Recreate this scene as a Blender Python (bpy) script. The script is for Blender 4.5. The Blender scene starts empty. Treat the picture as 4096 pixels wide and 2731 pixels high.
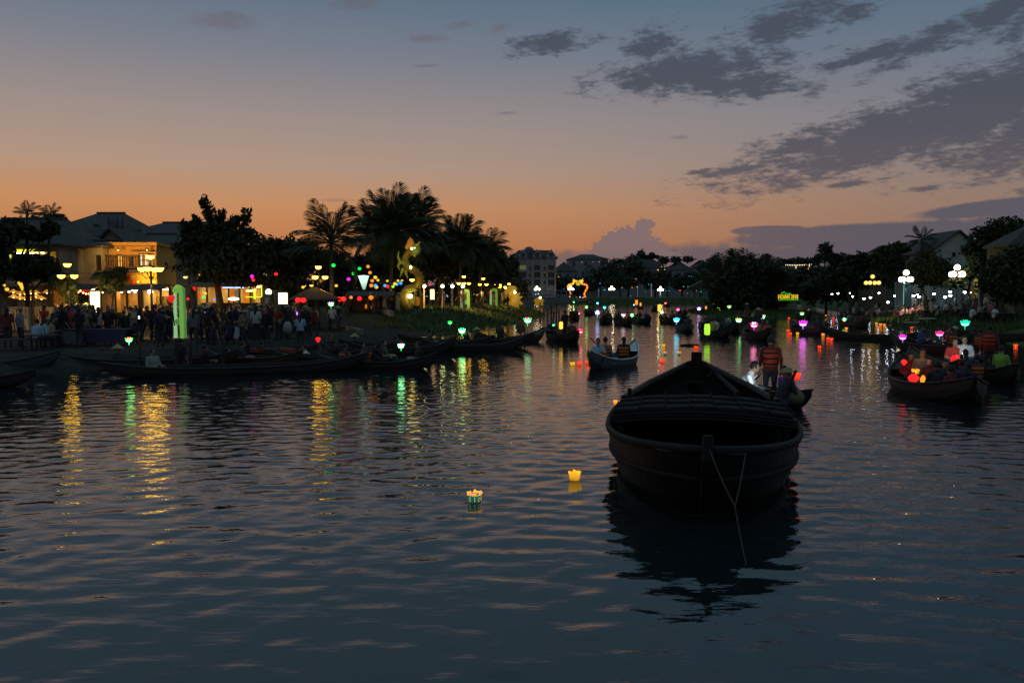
import bpy, bmesh, math, random
import numpy as np
from mathutils import Vector, Matrix, Euler
random.seed(7); RNG = np.random.default_rng(7)
SC = bpy.context.scene
COL = SC.collection
R = math.radians
# ------------------------------------------------------------------ camera
EYE = 2.7; FPX = 800.0; PITCH = math.atan(47/FPX)
cam = bpy.data.cameras.new('camera'); camo = bpy.data.objects.new('camera', cam); COL.objects.link(camo)
camo.location = (0, 0, EYE); camo.rotation_euler = (math.pi/2 - PITCH, 0, 0)
cam.sensor_width = 36; cam.lens = FPX/1024*36; cam.clip_start = .05; cam.clip_end = 8000
SC.camera = camo
SC.view_settings.view_transform = 'Standard'; SC.view_settings.look = 'None'
SC.view_settings.exposure = 0; SC.view_settings.gamma = 1
SC.render.engine = 'CYCLES'
cy = SC.cycles
cy.use_denoising = True
cy.max_bounces = 5; cy.diffuse_bounces = 2; cy.glossy_bounces = 3; cy.transmission_bounces = 3
cy.caustics_reflective = False; cy.caustics_refractive = False
cy.sample_clamp_indirect = 3.0; cy.use_light_tree = True
SP, CP = math.sin(PITCH), math.cos(PITCH)
def ray(px, py):
    a, b = px-512, 341-py
    return Vector((a, FPX*CP+b*SP, -FPX*SP+b*CP))
def P(px, py, D):                # the point at forward distance D on the sight line through a pixel
    r = ray(px, py); return Vector((0, 0, EYE)) + r*(D/r.y)
def W(px, py, z=0.0):            # the point at height z on that sight line
    r = ray(px, py); t = (z-EYE)/r.z; return Vector((0, 0, EYE)) + r*t
def X(px, D): return (px-512)/FPX*D
def Z(py, D): return P(512, py, D).z
def s2l(c):
    return tuple(((v/255)/12.92 if v/255 <= .04045 else ((v/255+.055)/1.055)**2.4) for v in c)
def pxof(p):
    d = Vector(p)-Vector((0, 0, EYE)); f = d.y*CP - d.z*SP
    return 512+FPX*d.x/max(f, .1)
# ------------------------------------------------------------------ dusk sky
def nd(nt, t, **k):
    n = nt.nodes.new(t)
    for a, b in k.items(): setattr(n, a, b)
    return n
def mathn(nt, op, a, b=None, c=None, clamp=False):
    n = nt.nodes.new('ShaderNodeMath'); n.operation = op; n.use_clamp = clamp
    for i, v in enumerate((a, b, c)):
        if v is None: continue
        if isinstance(v, (int, float)): n.inputs[i].default_value = v
        else: nt.links.new(v, n.inputs[i])
    return n.outputs[0]
def mixc(nt, f, a, b):
    n = nt.nodes.new('ShaderNodeMix'); n.data_type = 'RGBA'
    for s, v in ((n.inputs[0], f), (n.inputs[6], a), (n.inputs[7], b)):
        if isinstance(v, (int, float)): s.default_value = v
        elif isinstance(v, tuple): s.default_value = (*v, 1) if len(v) == 3 else v
        else: nt.links.new(v, s)
    return n.outputs[2]
def ramp(nt, fac, stops, interp='LINEAR'):
    n = nt.nodes.new('ShaderNodeValToRGB'); cr = n.color_ramp; cr.interpolation = interp
    while len(cr.elements) < len(stops): cr.elements.new(.5)
    for e, (p, c) in zip(cr.elements, stops): e.position = p; e.color = (*c, 1)
    nt.links.new(fac, n.inputs[0]); return n.outputs[0]
def smooth(nt, v, a, b):
    n = nt.nodes.new('ShaderNodeMapRange'); n.interpolation_type = 'SMOOTHSTEP'
    n.inputs[1].default_value = a; n.inputs[2].default_value = b
    nt.links.new(v, n.inputs[0]); return n.outputs[0]
def build_sky():
    w = bpy.data.worlds.new('World'); SC.world = w; w.use_nodes = True
    nt = w.node_tree; nt.nodes.clear(); L = nt.links.new
    tc = nd(nt, 'ShaderNodeTexCoord'); sep = nd(nt, 'ShaderNodeSeparateXYZ'); L(tc.outputs['Generated'], sep.inputs[0])
    x, y, z = sep.outputs
    el = mathn(nt, 'MULTIPLY', mathn(nt, 'ARCSINE', z), 180/math.pi)          # degrees
    az = mathn(nt, 'MULTIPLY', mathn(nt, 'ARCTAN2', x, y), 180/math.pi)
    t = mathn(nt, 'DIVIDE', el, 90, clamp=True)
    def st(d): return [(e/90, s2l(c)) for e, c in d]
    warm = ramp(nt, t, st([(0, (148, 90, 57)), (3.5, (170, 109, 66)), (6, (176, 124, 84)), (8.6, (157, 131, 113)), (11.6, (140, 126, 120)), (16, (108, 112, 122)), (20, (82, 100, 117)), (32, (92, 119, 132)), (90, (88, 118, 132))]))
    cool = ramp(nt, t, st([(0, (106, 86, 82)), (3.5, (124, 100, 88)), (6, (124, 106, 96)), (8.6, (116, 109, 109)), (11.6, (108, 110, 118)), (16, (86, 101, 117)), (20, (67, 92, 111)), (32, (83, 113, 128)), (90, (88, 118, 132))]))
    far = ramp(nt, t, st([(0, (86, 84, 92)), (8, (84, 88, 98)), (20, (74, 97, 113)), (90, (88, 118, 132))]))
    ca = mathn(nt, 'COSINE', mathn(nt, 'MULTIPLY', mathn(nt, 'ADD', az, 42), math.pi/180))
    c1 = mixc(nt, smooth(nt, ca, .15, .98), cool, warm)
    base = mixc(nt, smooth(nt, ca, -.9, .15), far, c1)
    # clouds, laid out in azimuth and elevation
    comb = nd(nt, 'ShaderNodeCombineXYZ'); L(az, comb.inputs[0]); L(el, comb.inputs[1])
    def noise(scale, sx, sy, rot=0, det=5, rough=.6):
        m = nd(nt, 'ShaderNodeMapping'); m.inputs['Scale'].default_value = (sx, sy, 1); m.inputs['Rotation'].default_value = (0, 0, rot)
        L(comb.outputs[0], m.inputs[0])
        n = nd(nt, 'ShaderNodeTexNoise'); n.inputs['Scale'].default_value = scale; n.inputs['Detail'].default_value = det; n.inputs['Roughness'].default_value = rough
        L(m.outputs[0], n.inputs[0]); return n.outputs['Fac']
    n1 = noise(.5, 1, 2.6, R(-16), 6, .62); n2 = noise(1.5, 1, 3.4, R(-17), 6, .66)
    ns = mathn(nt, 'ADD', mathn(nt, 'MULTIPLY', n1, .7), mathn(nt, 'MULTIPLY', n2, .5))      # about .6
    def ae(px, py):
        r = ray(px, py).normalized(); return math.degrees(math.atan2(r.x, r.y)), math.degrees(math.asin(r.z))
    def blobs(lst):
        cur = None
        for (px, py, rx, ry, rot, wt) in lst:
            a, e = ae(px, py); k = math.degrees(1/FPX)
            m = nd(nt, 'ShaderNodeMapping'); m.vector_type = 'TEXTURE'
            m.inputs['Location'].default_value = (a, e, 0); m.inputs['Rotation'].default_value = (0, 0, R(rot)); m.inputs['Scale'].default_value = (rx*k, ry*k, 1)
            L(comb.outputs[0], m.inputs[0])
            v = nd(nt, 'ShaderNodeVectorMath'); v.operation = 'LENGTH'; L(m.outputs[0], v.inputs[0])
            q = mathn(nt, 'SUBTRACT', wt, v.outputs['Value'])
            cur = q if cur is None else mathn(nt, 'MAXIMUM', cur, q)
        return cur
    wisp = blobs([(548, 44, 62, 14, 6, 1.0), (650, 46, 40, 24, 18, 1.0), (690, 70, 110, 24, 4, 1.15), (735, 84, 95, 18, -4, 1.1), (640, 82, 45, 12, 4, 1.0), (770, 92, 60, 7, 4, .9),
        (790, 22, 85, 24, 14, 1.0), (850, 14, 40, 14, 20, .9), (870, 54, 70, 12, 12, .95), (930, 40, 80, 14, 22, 1.05), (1000, 12, 60, 16, 26, 1.1), (1060, -10, 60, 30, 26, 1.1),
        (905, 130, 180, 32, 14, 1.25), (980, 108, 130, 40, 16, 1.25), (1060, 120, 90, 50, 16, 1.2), (800, 146, 70, 14, 10, 1.05), (735, 170, 70, 8, 7, .95), (700, 172, 30, 6, 5, .8), (830, 168, 50, 8, 6, .9), (985, 165, 60, 11, 4, 1.0),
        (845, 184, 34, 5, 4, .95), (790, 180, 22, 4, 4, .8), (925, 188, 24, 4, 4, .85), (1010, 142, 60, 12, 8, 1.0)])
    mw = smooth(nt, mathn(nt, 'ADD', wisp, mathn(nt, 'MULTIPLY', mathn(nt, 'SUBTRACT', ns, .6), 2.9)), .10, .78)
    thin = blobs([(220, 21, 38, 13, 4, 1.0), (228, 16, 16, 8, 4, 1.0), (358, 2, 32, 11, 4, 1.1), (424, 38, 28, 6, 0, 1.0), (462, 25, 22, 6, 8, .9), (498, 29, 18, 7, 20, 1.0), (422, 66, 30, 3, 4, .8), (338, 200, 34, 3, 0, .9), (508, 113, 22, 3, 2, .8), (680, 137, 16, 3, 0, .9), (575, 93, 26, 4, 2, .7), (740, 150, 14, 3, 0, .8)])
    mt = smooth(nt, mathn(nt, 'ADD', thin, mathn(nt, 'MULTIPLY', mathn(nt, 'SUBTRACT', ns, .6), 2.0)), .05, .9)
    # low bank and the cumulus tower over the far shore
    nb = noise(.9, 1, 1.2, 0, 6, .6); nbs = mathn(nt, 'MULTIPLY', mathn(nt, 'SUBTRACT', nb, .5), 1.1)
    tower = blobs([(612, 244, 13, 14, 0, 1.0), (625, 241, 14, 16, 0, 1.0), (604, 251, 14, 12, 0, 1.0), (640, 243, 13, 18, 0, 1.0), (642, 229, 8, 11, 0, 1.0), (647, 224, 8, 5.5, 0, 1.0), (652, 249, 14, 13, 0, 1.0), (664, 257, 14, 9, 0, 1.0), (628, 260, 56, 16, 0, 1.0)])
    bank = blobs([(740, 288, 330, 48, 1, 1.0), (900, 284, 260, 47, 2, 1.0), (1010, 274, 190, 56, 3, 1.0), (1075, 246, 150, 46, 6, 1.0), (770, 230, 40, 5, 0, 1.0), (840, 235, 110, 11, 2, 1.0), (930, 242, 120, 22, 2, 1.0), (540, 292, 210, 45, 0, 1.0), (1000, 207, 80, 9, 4, .9), (1300, 250, 260, 60, 0, 1.0), (270, 262, 60, 22, 0, .9)])
    mtow = smooth(nt, mathn(nt, 'ADD', tower, mathn(nt, 'MULTIPLY', mathn(nt, 'SUBTRACT', noise(3.2, 1, 1, 0, 6, .62), .5), 1.5)), .0, .13)
    mb = smooth(nt, mathn(nt, 'ADD', bank, mathn(nt, 'MULTIPLY', nbs, .4)), -.02, .24)
    # the same sort of cloud goes on behind the camera
    gen = mathn(nt, 'MULTIPLY', smooth(nt, ns, .66, .95), smooth(nt, mathn(nt, 'ABSOLUTE', az), 60, 85))
    grey = mixc(nt, smooth(nt, el, 3, 14), s2l((86, 77, 82)), s2l((62, 67, 78)))
    low = mixc(nt, smooth(nt, az, -2, 28), s2l((102, 85, 86)), s2l((75, 74, 85)))
    c = mixc(nt, mathn(nt, 'MULTIPLY', mt, .5), base, mixc(nt, smooth(nt, el, 4, 12), s2l((118, 96, 92)), s2l((92, 84, 92))))
    c = mixc(nt, mathn(nt, 'MULTIPLY', mb, .9), c, low)
    c = mixc(nt, mathn(nt, 'MULTIPLY', mtow, .92), c, s2l((112, 94, 95)))
    c = mixc(nt, mathn(nt, 'MULTIPLY', mw, .9), c, grey)
    c = mixc(nt, mathn(nt, 'MULTIPLY', gen, .6), c, grey)
    below = smooth(nt, el, -6, -.5)
    c = mixc(nt, below, s2l((40, 42, 46)), c)
    bg = nd(nt, 'ShaderNodeBackground'); L(c, bg.inputs[0]); bg.inputs[1].default_value = 1.32
    out = nd(nt, 'ShaderNodeOutputWorld'); L(bg.outputs[0], out.inputs[0])
    w.cycles.sampling_method = 'MANUAL'; w.cycles.sample_map_resolution = 512
build_sky()
# ------------------------------------------------------------------ materials
MATS = {}
def mat(name, col, rough=.75, metal=0, grain=None, bump=None, spec=.35, aniso=None, objcol=False, trans=0):
    if name in MATS: return MATS[name]
    m = bpy.data.materials.new(name); m.use_nodes = True; nt = m.node_tree; b = nt.nodes['Principled BSDF']
    b.inputs['Roughness'].default_value = rough; b.inputs['Metallic'].default_value = metal; b.inputs['Specular IOR Level'].default_value = spec
    c = (*col, 1)
    b.inputs['Base Color'].default_value = c
    src = None
    if objcol:
        oi = nd(nt, 'ShaderNodeObjectInfo'); src = oi.outputs['Color']
    if grain or bump:
        tc = nd(nt, 'ShaderNodeTexCoord'); mp = nd(nt, 'ShaderNodeMapping'); nt.links.new(tc.outputs['Object'], mp.inputs[0])
        if aniso: mp.inputs['Scale'].default_value = aniso
    if grain:
        sc, amt = grain
        n = nd(nt, 'ShaderNodeTexNoise'); n.inputs['Scale'].default_value = sc; n.inputs['Detail'].default_value = 6; n.inputs['Roughness'].default_value = .65
        nt.links.new(mp.outputs[0], n.inputs[0])
        f = nd(nt, 'ShaderNodeMapRange'); f.inputs[1].default_value = .25; f.inputs[2].default_value = .75; f.inputs[3].default_value = 1-amt; f.inputs[4].default_value = 1+amt
        nt.links.new(n.outputs['Fac'], f.inputs[0])
        v = nd(nt, 'ShaderNodeVectorMath'); v.operation = 'SCALE'
        if src is not None: nt.links.new(src, v.inputs[0])
        else: v.inputs[0].default_value = col
        nt.links.new(f.outputs[0], v.inputs['Scale']); src = v.outputs[0]
    if src is not None: nt.links.new(src, b.inputs['Base Color'])
    if bump:
        sc, h = bump
        n = nd(nt, 'ShaderNodeTexNoise'); n.inputs['Scale'].default_value = sc; n.inputs['Detail'].default_value = 4
        nt.links.new(mp.outputs[0], n.inputs[0])
        bp = nd(nt, 'ShaderNodeBump'); bp.inputs['Distance'].default_value = h; nt.links.new(n.outputs['Fac'], bp.inputs['Height']); nt.links.new(bp.outputs[0], b.inputs['Normal'])
    MATS[name] = m; return m
def em(name, col, s, base=None):
    if name in MATS: return MATS[name]
    m = bpy.data.materials.new(name); m.use_nodes = True; b = m.node_tree.nodes['Principled BSDF']
    b.inputs['Base Color'].default_value = (*(base or tuple(min(1, c*.6) for c in col)), 1); b.inputs['Roughness'].default_value = .6
    b.inputs['Emission Color'].default_value = (*col, 1); b.inputs['Emission Strength'].default_value = s
    if not name.startswith(('ceiling_tube', 'warm_lamp', 'cool_lamp', 'lightbox', 'cyan_tube')): m.cycles.emission_sampling = 'NONE'
    MATS[name] = m; return m
def foliage(name, col):
    if name in MATS: return MATS[name]
    m = mat(name, col, .65, grain=(.9, .55), spec=.25); return m
# ------------------------------------------------------------------ mesh helpers
class MB:
    def __init__(s): s.v = []; s.f = []; s.m = []
    def add(s, vs, fs, mi=0):
        o = len(s.v); s.v += [tuple(q) for q in vs]; s.f += [tuple(i+o for i in f) for f in fs]; s.m += [mi]*len(fs); return s
    def box(s, c, d, mi=0, rot=None, taper=1.0):
        hx, hy, hz = d[0]/2, d[1]/2, d[2]/2
        vs = [Vector((x*hx*(taper if z > 0 else 1), y*hy*(taper if z > 0 else 1), z*hz)) for z in (-1, 1) for y in (-1, 1) for x in (-1, 1)]
        if rot is not None: vs = [rot @ q for q in vs]
        c = Vector(c); vs = [q+c for q in vs]
        return s.add(vs, [(0, 2, 3, 1), (4, 5, 7, 6), (0, 1, 5, 4), (2, 6, 7, 3), (0, 4, 6, 2), (1, 3, 7, 5)], mi)
    def tube(s, pts, rad, n=8, mi=0, cap=True, flat=None):
        pts = [Vector(p) for p in pts]; k = len(pts)
        if isinstance(rad, (int, float)): rad = [rad]*k
        vs = []; pu = None
        for i, p in enumerate(pts):
            t = (pts[min(i+1, k-1)]-pts[max(i-1, 0)])
            t = t.normalized() if t.length > 1e-9 else Vector((0, 0, 1))
            if pu is None:
                u = t.orthogonal().normalized()
                if abs(t.z) < .9: u = t.cross(Vector((0, 0, 1))).normalized()
            else:
                u = (pu-t*pu.dot(t)); u = u.normalized() if u.length > 1e-6 else t.orthogonal().normalized()
            pu = u; w = t.cross(u); fl = flat or (1, 1)
            for j in range(n):
                a = 2*math.pi*j/n; vs.append(p+u*(math.cos(a)*rad[i]*fl[0])+w*(math.sin(a)*rad[i]*fl[1]))
        fs = [(i*n+j, i*n+(j+1) % n, (i+1)*n+(j+1) % n, (i+1)*n+j) for i in range(k-1) for j in range(n)]
        if cap: fs += [tuple(range(n-1, -1, -1)), tuple(range((k-1)*n, k*n))]
        return s.add(vs, fs, mi)
    def lathe(s, c, prof, n=12, mi=0, sx=1, sy=1):
        c = Vector(c); vs = []
        for r, z in prof:
            for j in range(n):
                a = 2*math.pi*j/n; vs.append(c+Vector((r*math.cos(a)*sx, r*math.sin(a)*sy, z)))
        k = len(prof)
        fs = [(i*n+j, i*n+(j+1) % n, (i+1)*n+(j+1) % n, (i+1)*n+j) for i in range(k-1) for j in range(n)]
        fs += [tuple(range(n-1, -1, -1)), tuple(range((k-1)*n, k*n))]
        return s.add(vs, fs, mi)
    def ball(s, c, r, n=10, m=6, mi=0):
        if isinstance(r, (int, float)): r = (r, r, r)
        prof = [(math.sin(math.pi*i/m), -math.cos(math.pi*i/m)) for i in range(m+1)]; prof[0] = (.02, -1); prof[-1] = (.02, 1)
        c = Vector(c); vs = []
        for q, z in prof:
            for j in range(n):
                a = 2*math.pi*j/n; vs.append(c+Vector((q*math.cos(a)*r[0], q*math.sin(a)*r[1], z*r[2])))
        k = len(prof)
        fs = [(i*n+j, i*n+(j+1) % n, (i+1)*n+(j+1) % n, (i+1)*n+j) for i in range(k-1) for j in range(n)]
        fs += [tuple(range(n-1, -1, -1)), tuple(range((k-1)*n, k*n))]
        return s.add(vs, fs, mi)
    def prism(s, poly, axis, a, b, mi=0):      # poly in the other two axes, extruded from a to b
        def mk(u, v, w): return {'x': (w, u, v), 'y': (u, w, v), 'z': (u, v, w)}[axis]
        n = len(poly); vs = [mk(u, v, a) for u, v in poly]+[mk(u, v, b) for u, v in poly]
        fs = [tuple(range(n-1, -1, -1)), tuple(range(n, 2*n))]+[(i, (i+1) % n, n+(i+1) % n, n+i) for i in range(n)]
        return s.add(vs, fs, mi)
    def mesh(s, name, mats, smooth=False):
        me = bpy.data.meshes.new(name); me.from_pydata(s.v, [], s.f)
        for m in (mats if isinstance(mats, (list, tuple)) else [mats]): me.materials.append(m)
        if any(s.m): me.polygons.foreach_set('material_index', s.m)
        if smooth: me.polygons.foreach_set('use_smooth', [True]*len(s.f))
        me.validate(); me.update(); return me
    def build(s, name, mats, parent=None, smooth=False, loc=None):
        return obj(name, s.mesh(name, mats, smooth), parent, loc)
def obj(name, me, parent=None, loc=None, rz=0, rot=None, sc=None):
    o = bpy.data.objects.new(name, me); COL.objects.link(o)
    if parent: o.parent = parent
    if loc is not None: o.location = loc
    if rot is not None: o.rotation_euler = rot
    elif rz: o.rotation_euler = (0, 0, rz)
    if sc is not None: o.scale = (sc,)*3 if isinstance(sc, (int, float)) else sc
    return o
def npmesh(name, V, F, m, smooth=False, mi=None):   # V (n,3), F (k,4) or (k,3)
    me = bpy.data.meshes.new(name); k, q = F.shape
    me.vertices.add(len(V)); me.vertices.foreach_set('co', np.ascontiguousarray(V, dtype=np.float32).ravel())
    me.loops.add(k*q); me.loops.foreach_set('vertex_index', np.ascontiguousarray(F, dtype=np.int32).ravel())
    me.polygons.add(k); me.polygons.foreach_set('loop_start', np.arange(0, k*q, q, dtype=np.int32))
    me.polygons.foreach_set('loop_total', np.full(k, q, dtype=np.int32))
    if smooth: me.polygons.foreach_set('use_smooth', np.ones(k, dtype=bool))
    for x in (m if isinstance(m, (list, tuple)) else [m]): me.materials.append(x)
    if mi is not None: me.polygons.foreach_set('material_index', mi)
    me.update(calc_edges=True); me.validate(); return me
LAB = []
def tag(o, label, cat, group=None, kind=None):
    if label: o['label'] = label; LAB.append(o)
    if cat: o['category'] = cat
    if group: o['group'] = group
    if kind: o['kind'] = kind
    return o
def thing(name, label, cat, loc=(0, 0, 0), rz=0, group=None):
    return tag(obj(name, None, None, loc, rz), label, cat, group)
def structure(o): o['kind'] = 'structure'; return o
WOOD = mat('dark_wood', (.028, .020, .015), .62, grain=(7, .5), bump=(30, .006), aniso=(1, 6, 6))
WOOD2 = mat('brown_wood', (.045, .03, .02), .6, grain=(8, .45), bump=(30, .004), aniso=(1, 6, 6))
METAL = mat('dark_metal', (.03, .032, .03), .45, .6)
WHITE = mat('white_paint', (.62, .6, .56), .6, grain=(3, .12))
ROPE = mat('rope_fibre', (.06, .05, .042), .9, grain=(40, .4))
PLASTER_Y = mat('ochre_plaster', (.46, .26, .07), .85, grain=(1.3, .22), bump=(20, .01))
PLASTER_G = mat('grey_plaster', (.22, .21, .17), .88, grain=(1.1, .3), bump=(20, .01))
PLASTER_B = mat('beige_plaster', (.36, .29, .2), .88, grain=(1.2, .25))
PLASTER_W = mat('pale_plaster', (.24, .24, .24), .85, grain=(.5, .2))
TRUNK = mat('bark', (.06, .05, .035), .9, grain=(6, .5), bump=(14, .03))
PALMT = mat('palm_bark', (.09, .075, .055), .9, grain=(3, .4), bump=(12, .03), aniso=(1, 1, 6))
def tilemat():
    m = mat('roof_tile', (.06, .054, .05), .8, grain=(2.2, .5)); nt = m.node_tree; b = nt.nodes['Principled BSDF']
    tc = nd(nt, 'ShaderNodeTexCoord'); wv = nd(nt, 'ShaderNodeTexWave'); wv.inputs['Scale'].default_value = 1.6; wv.inputs['Distortion'].default_value = .6
    nt.links.new(tc.outputs['Object'], wv.inputs[0])
    bp = nd(nt, 'ShaderNodeBump'); bp.inputs['Distance'].default_value = .05; nt.links.new(wv.outputs['Fac'], bp.inputs['Height']); nt.links.new(bp.outputs[0], b.inputs['Normal']); return m
TILE = tilemat()
GLASS = mat('window_glass', (.02, .024, .028), .08, spec=.6)
# ------------------------------------------------------------------ ground and water
LEFT = [(-19, 20), (-17.3, 26.5), (-13.6, 30), (-11, 33.7), (-8.75, 40.7), (-5.9, 51.4), (-2.5, 61.7), (.75, 74.5), (4, 100), (4.1, 125), (2, 165), (-2, 205), (-6, 238), (-14, 238.5), (-600, 238.5), (-600, -300), (-40, -300), (-24, -20)]
RIGHT = [(25.5, 20), (25.5, 36), (27, 43), (31.5, 55), (30.6, 65), (36, 80), (45.6, 108), (55, 140), (67, 180), (70, 240), (700, 240), (700, -300), (30, -300)]
FARB = [(-600, 238), (-6, 238), (20, 236), (52, 225), (72, 205), (700, 205), (3800, 3800), (-3800, 3800)]
ISLE = [(24, 96), (30, 92), (38, 96), (42, 110), (44, 140), (50, 175), (44, 180), (34, 150), (26, 120)]
def sdist(poly, x, y):
    d = np.full(x.shape, 1e9); ins = np.zeros(x.shape, bool); n = len(poly)
    for i in range(n):
        (ax, ay), (bx, by) = poly[i], poly[(i+1) % n]
        ex, ey = bx-ax, by-ay; t = np.clip(((x-ax)*ex+(y-ay)*ey)/(ex*ex+ey*ey), 0, 1)
        d = np.minimum(d, np.hypot(x-ax-ex*t, y-ay-ey*t))
        c = ((ay > y) != (by > y)); xx = ax+(y-ay)*ex/(ey if ey else 1e-9); ins ^= c & (x < xx)
    return np.where(ins, d, -d)
def sst(v, a, b):
    t = np.clip((v-a)/(b-a), 0, 1); return t*t*(3-2*t)
def gz(x, y):
    x = np.asarray(x, float); y = np.asarray(y, float)
    jx = x+.25*np.sin(y*.9)+.15*np.sin(y*2.3+x); jy = y+.25*np.sin(x*.8)
    def prof(sd, H, L): return np.where(sd < 0, np.maximum(-1.3, sd*.45), H*sst(sd, -.15*L, L))
    hl = .5+.9*sst(y, 52, 64)-.3*sst(y, 90, 120); hl = hl+.012*np.clip(y-60, 0, 40)*0
    ll = 1.6+4.2*sst(y, 48, 62)
    a = prof(sdist(LEFT, jx, jy), hl, ll); b = prof(sdist(RIGHT, jx, jy), 1.0, 7.0)
    c = prof(sdist(FARB, x, y), 1.7, 1.2); d = prof(sdist(ISLE, jx, jy), .35, 2)
    return np.maximum(np.maximum(a, b), np.maximum(c, d))
def G(x, y): return float(gz(np.array([x]), np.array([y]))[0])
def on(px, D):                       # standing on the ground at forward distance D
    x = X(px, D); return Vector((x, D, G(x, D)))
def ground():
    def axis(lo, hi, fine, out):
        a = list(np.arange(lo, hi+1e-6, fine)); st = fine
        l, h = a[0], a[-1]; pre = []; post = []
        while l > -out or h < out:
            st *= 1.22
            if l > -out: l -= st; pre.append(l)
            if h < out: h += st; post.append(h)
        return np.array(pre[::-1]+a+post)
    xs = axis(-48, 84, .8, 3800); ys = axis(22, 252, 1.15, 3800)
    xx, yy = np.meshgrid(xs, ys); zz = gz(xx, yy)
    V = np.stack([xx, yy, zz], -1).reshape(-1, 3); nx, ny = len(xs), len(ys)
    i = np.arange(ny-1)[:, None]*nx+np.arange(nx-1)[None]; i = i.ravel()
    F = np.stack([i, i+1, i+nx+1, i+nx], 1)
    m = mat('bank_ground', (.05, .06, .025), .95, spec=.1); nt = m.node_tree; b = nt.nodes['Principled BSDF']
    g = nd(nt, 'ShaderNodeNewGeometry'); sp = nd(nt, 'ShaderNodeSeparateXYZ'); nt.links.new(g.outputs['Position'], sp.inputs[0])
    n = nd(nt, 'ShaderNodeTexNoise'); n.inputs['Scale'].default_value = .8; n.inputs['Detail'].default_value = 8; nt.links.new(g.outputs['Position'], n.inputs[0])
    gr = ramp(nt, n.outputs['Fac'], [(.3, (.03, .04, .014)), (.55, (.05, .075, .022)), (.75, (.085, .08, .04))])
    n2 = nd(nt, 'ShaderNodeTexNoise'); n2.inputs['Scale'].default_value = 2.5; n2.inputs['Detail'].default_value = 8; nt.links.new(g.outputs['Position'], n2.inputs[0])
    pv = ramp(nt, n2.outputs['Fac'], [(.3, (.02, .019, .016)), (.7, (.05, .045, .038))])
    msk = mathn(nt, 'MULTIPLY', smooth(nt, mathn(nt, 'ADD', sp.outputs[1], mathn(nt, 'MULTIPLY', sp.outputs[0], .9)), 52, 44), smooth(nt, sp.outputs[0], 8, 0))
    nt.links.new(mixc(nt, msk, gr, pv), b.inputs['Base Color'])
    bp = nd(nt, 'ShaderNodeBump'); bp.inputs['Distance'].default_value = .12; nt.links.new(n2.outputs['Fac'], bp.inputs['Height']); nt.links.new(bp.outputs[0], b.inputs['Normal'])
    structure(obj('ground', npmesh('ground', V, F, m, True)))
ground()
WC = []
def _waves():
    N = 84
    for i in range(N):
        lam = .24*(2.6/.24)**((i+random.random())/N); a = random.gauss(R(-84), R(33))
        wt = math.exp(-((math.log(lam)-math.log(.43))/.6)**2)
        WC.append((lam, a, wt, random.random()*6.28))
    s = math.sqrt(sum(w*w for _, _, w, _ in WC)/2)
    for i, (l, a, w, p) in enumerate(WC): WC[i] = (2*math.pi/l*math.cos(a), 2*math.pi/l*math.sin(a), RMS*w/s*l/(2*math.pi), p, l)
RMS = .054
_waves()
def water():
    rows = [.6, 1.2, 1.8, 2.4, 3.0, 3.4]; r = 3.6
    while r < 78: rows.append(r); r += max(.055, .0036*r)
    while r < 5000: rows.append(r); r *= 1.14
    rows = np.array(rows)
    fa = np.linspace(R(-43), R(43), 430); ra = np.linspace(R(43), R(317), 120)[1:-1]
    an = np.concatenate([fa, ra]); na = len(an)
    rr, aa = np.meshgrid(rows, an, indexing='ij'); x = rr*np.sin(aa); y = rr*np.cos(aa)
    z = np.zeros_like(x); D = np.abs(rr)
    cell = np.where(D < 78, np.maximum(.055, .0036*D), D*.14); side = 1-sst(np.abs(((aa+math.pi) % (2*math.pi))-math.pi), R(38), R(43))
    env = .78+.3*np.sin(x*.13+1.3*np.sin(y*.05))*np.sin(y*.11+.6)
    wob = .9*np.sin(x*.35+.6*np.sin(y*.21))
    for kx, ky, A, p, l in WC:
        z += A*np.sin(kx*x+ky*y+p+wob)*np.clip((l/cell-2.0)/2.5, 0, 1)
    z *= side*env
    V = np.stack([x, y, z], -1).reshape(-1, 3); nr = len(rows)
    j = np.arange(na); i = np.arange(nr-1)[:, None]*na; jn = (j+1) % na
    F = np.stack([(i+j).ravel(), (i+jn).ravel(), (i+na+jn).ravel(), (i+na+j).ravel()], 1)[:, ::-1]
    V = np.vstack([V, [[0, 0, 0]]]); c = len(V)-1
    m = mat('river_water', (.007, .015, .017), .03, spec=.5); nt = m.node_tree; b = nt.nodes['Principled BSDF']; b.inputs['IOR'].default_value = 1.6
    g = nd(nt, 'ShaderNodeNewGeometry')
    def nz(scale, sx, det):
        mp = nd(nt, 'ShaderNodeMapping'); mp.inputs['Scale'].default_value = (sx, 1, 1); nt.links.new(g.outputs['Position'], mp.inputs[0])
        n = nd(nt, 'ShaderNodeTexNoise'); n.inputs['Scale'].default_value = scale; n.inputs['Detail'].default_value = det; nt.links.new(mp.outputs[0], n.inputs[0]); return n.outputs['Fac']
    sp = nd(nt, 'ShaderNodeSeparateXYZ'); nt.links.new(g.outputs['Position'], sp.inputs[0])
    far = smooth(nt, sp.outputs[1], 22, 70)
    h = mathn(nt, 'ADD', mathn(nt, 'MULTIPLY', nz(6.5, .4, 3), .008), mathn(nt, 'MULTIPLY', mathn(nt, 'MULTIPLY', nz(1.1, .5, 3), far), .075))
    bp = nd(nt, 'ShaderNodeBump'); bp.inputs['Distance'].default_value = 1.0; bp.inputs['Strength'].default_value = 1.0
    nt.links.new(h, bp.inputs['Height']); nt.links.new(bp.outputs[0], b.inputs['Normal'])
    me = npmesh('river_water', V, F, m, True)
    structure(obj('river_water', me))
water()
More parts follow.
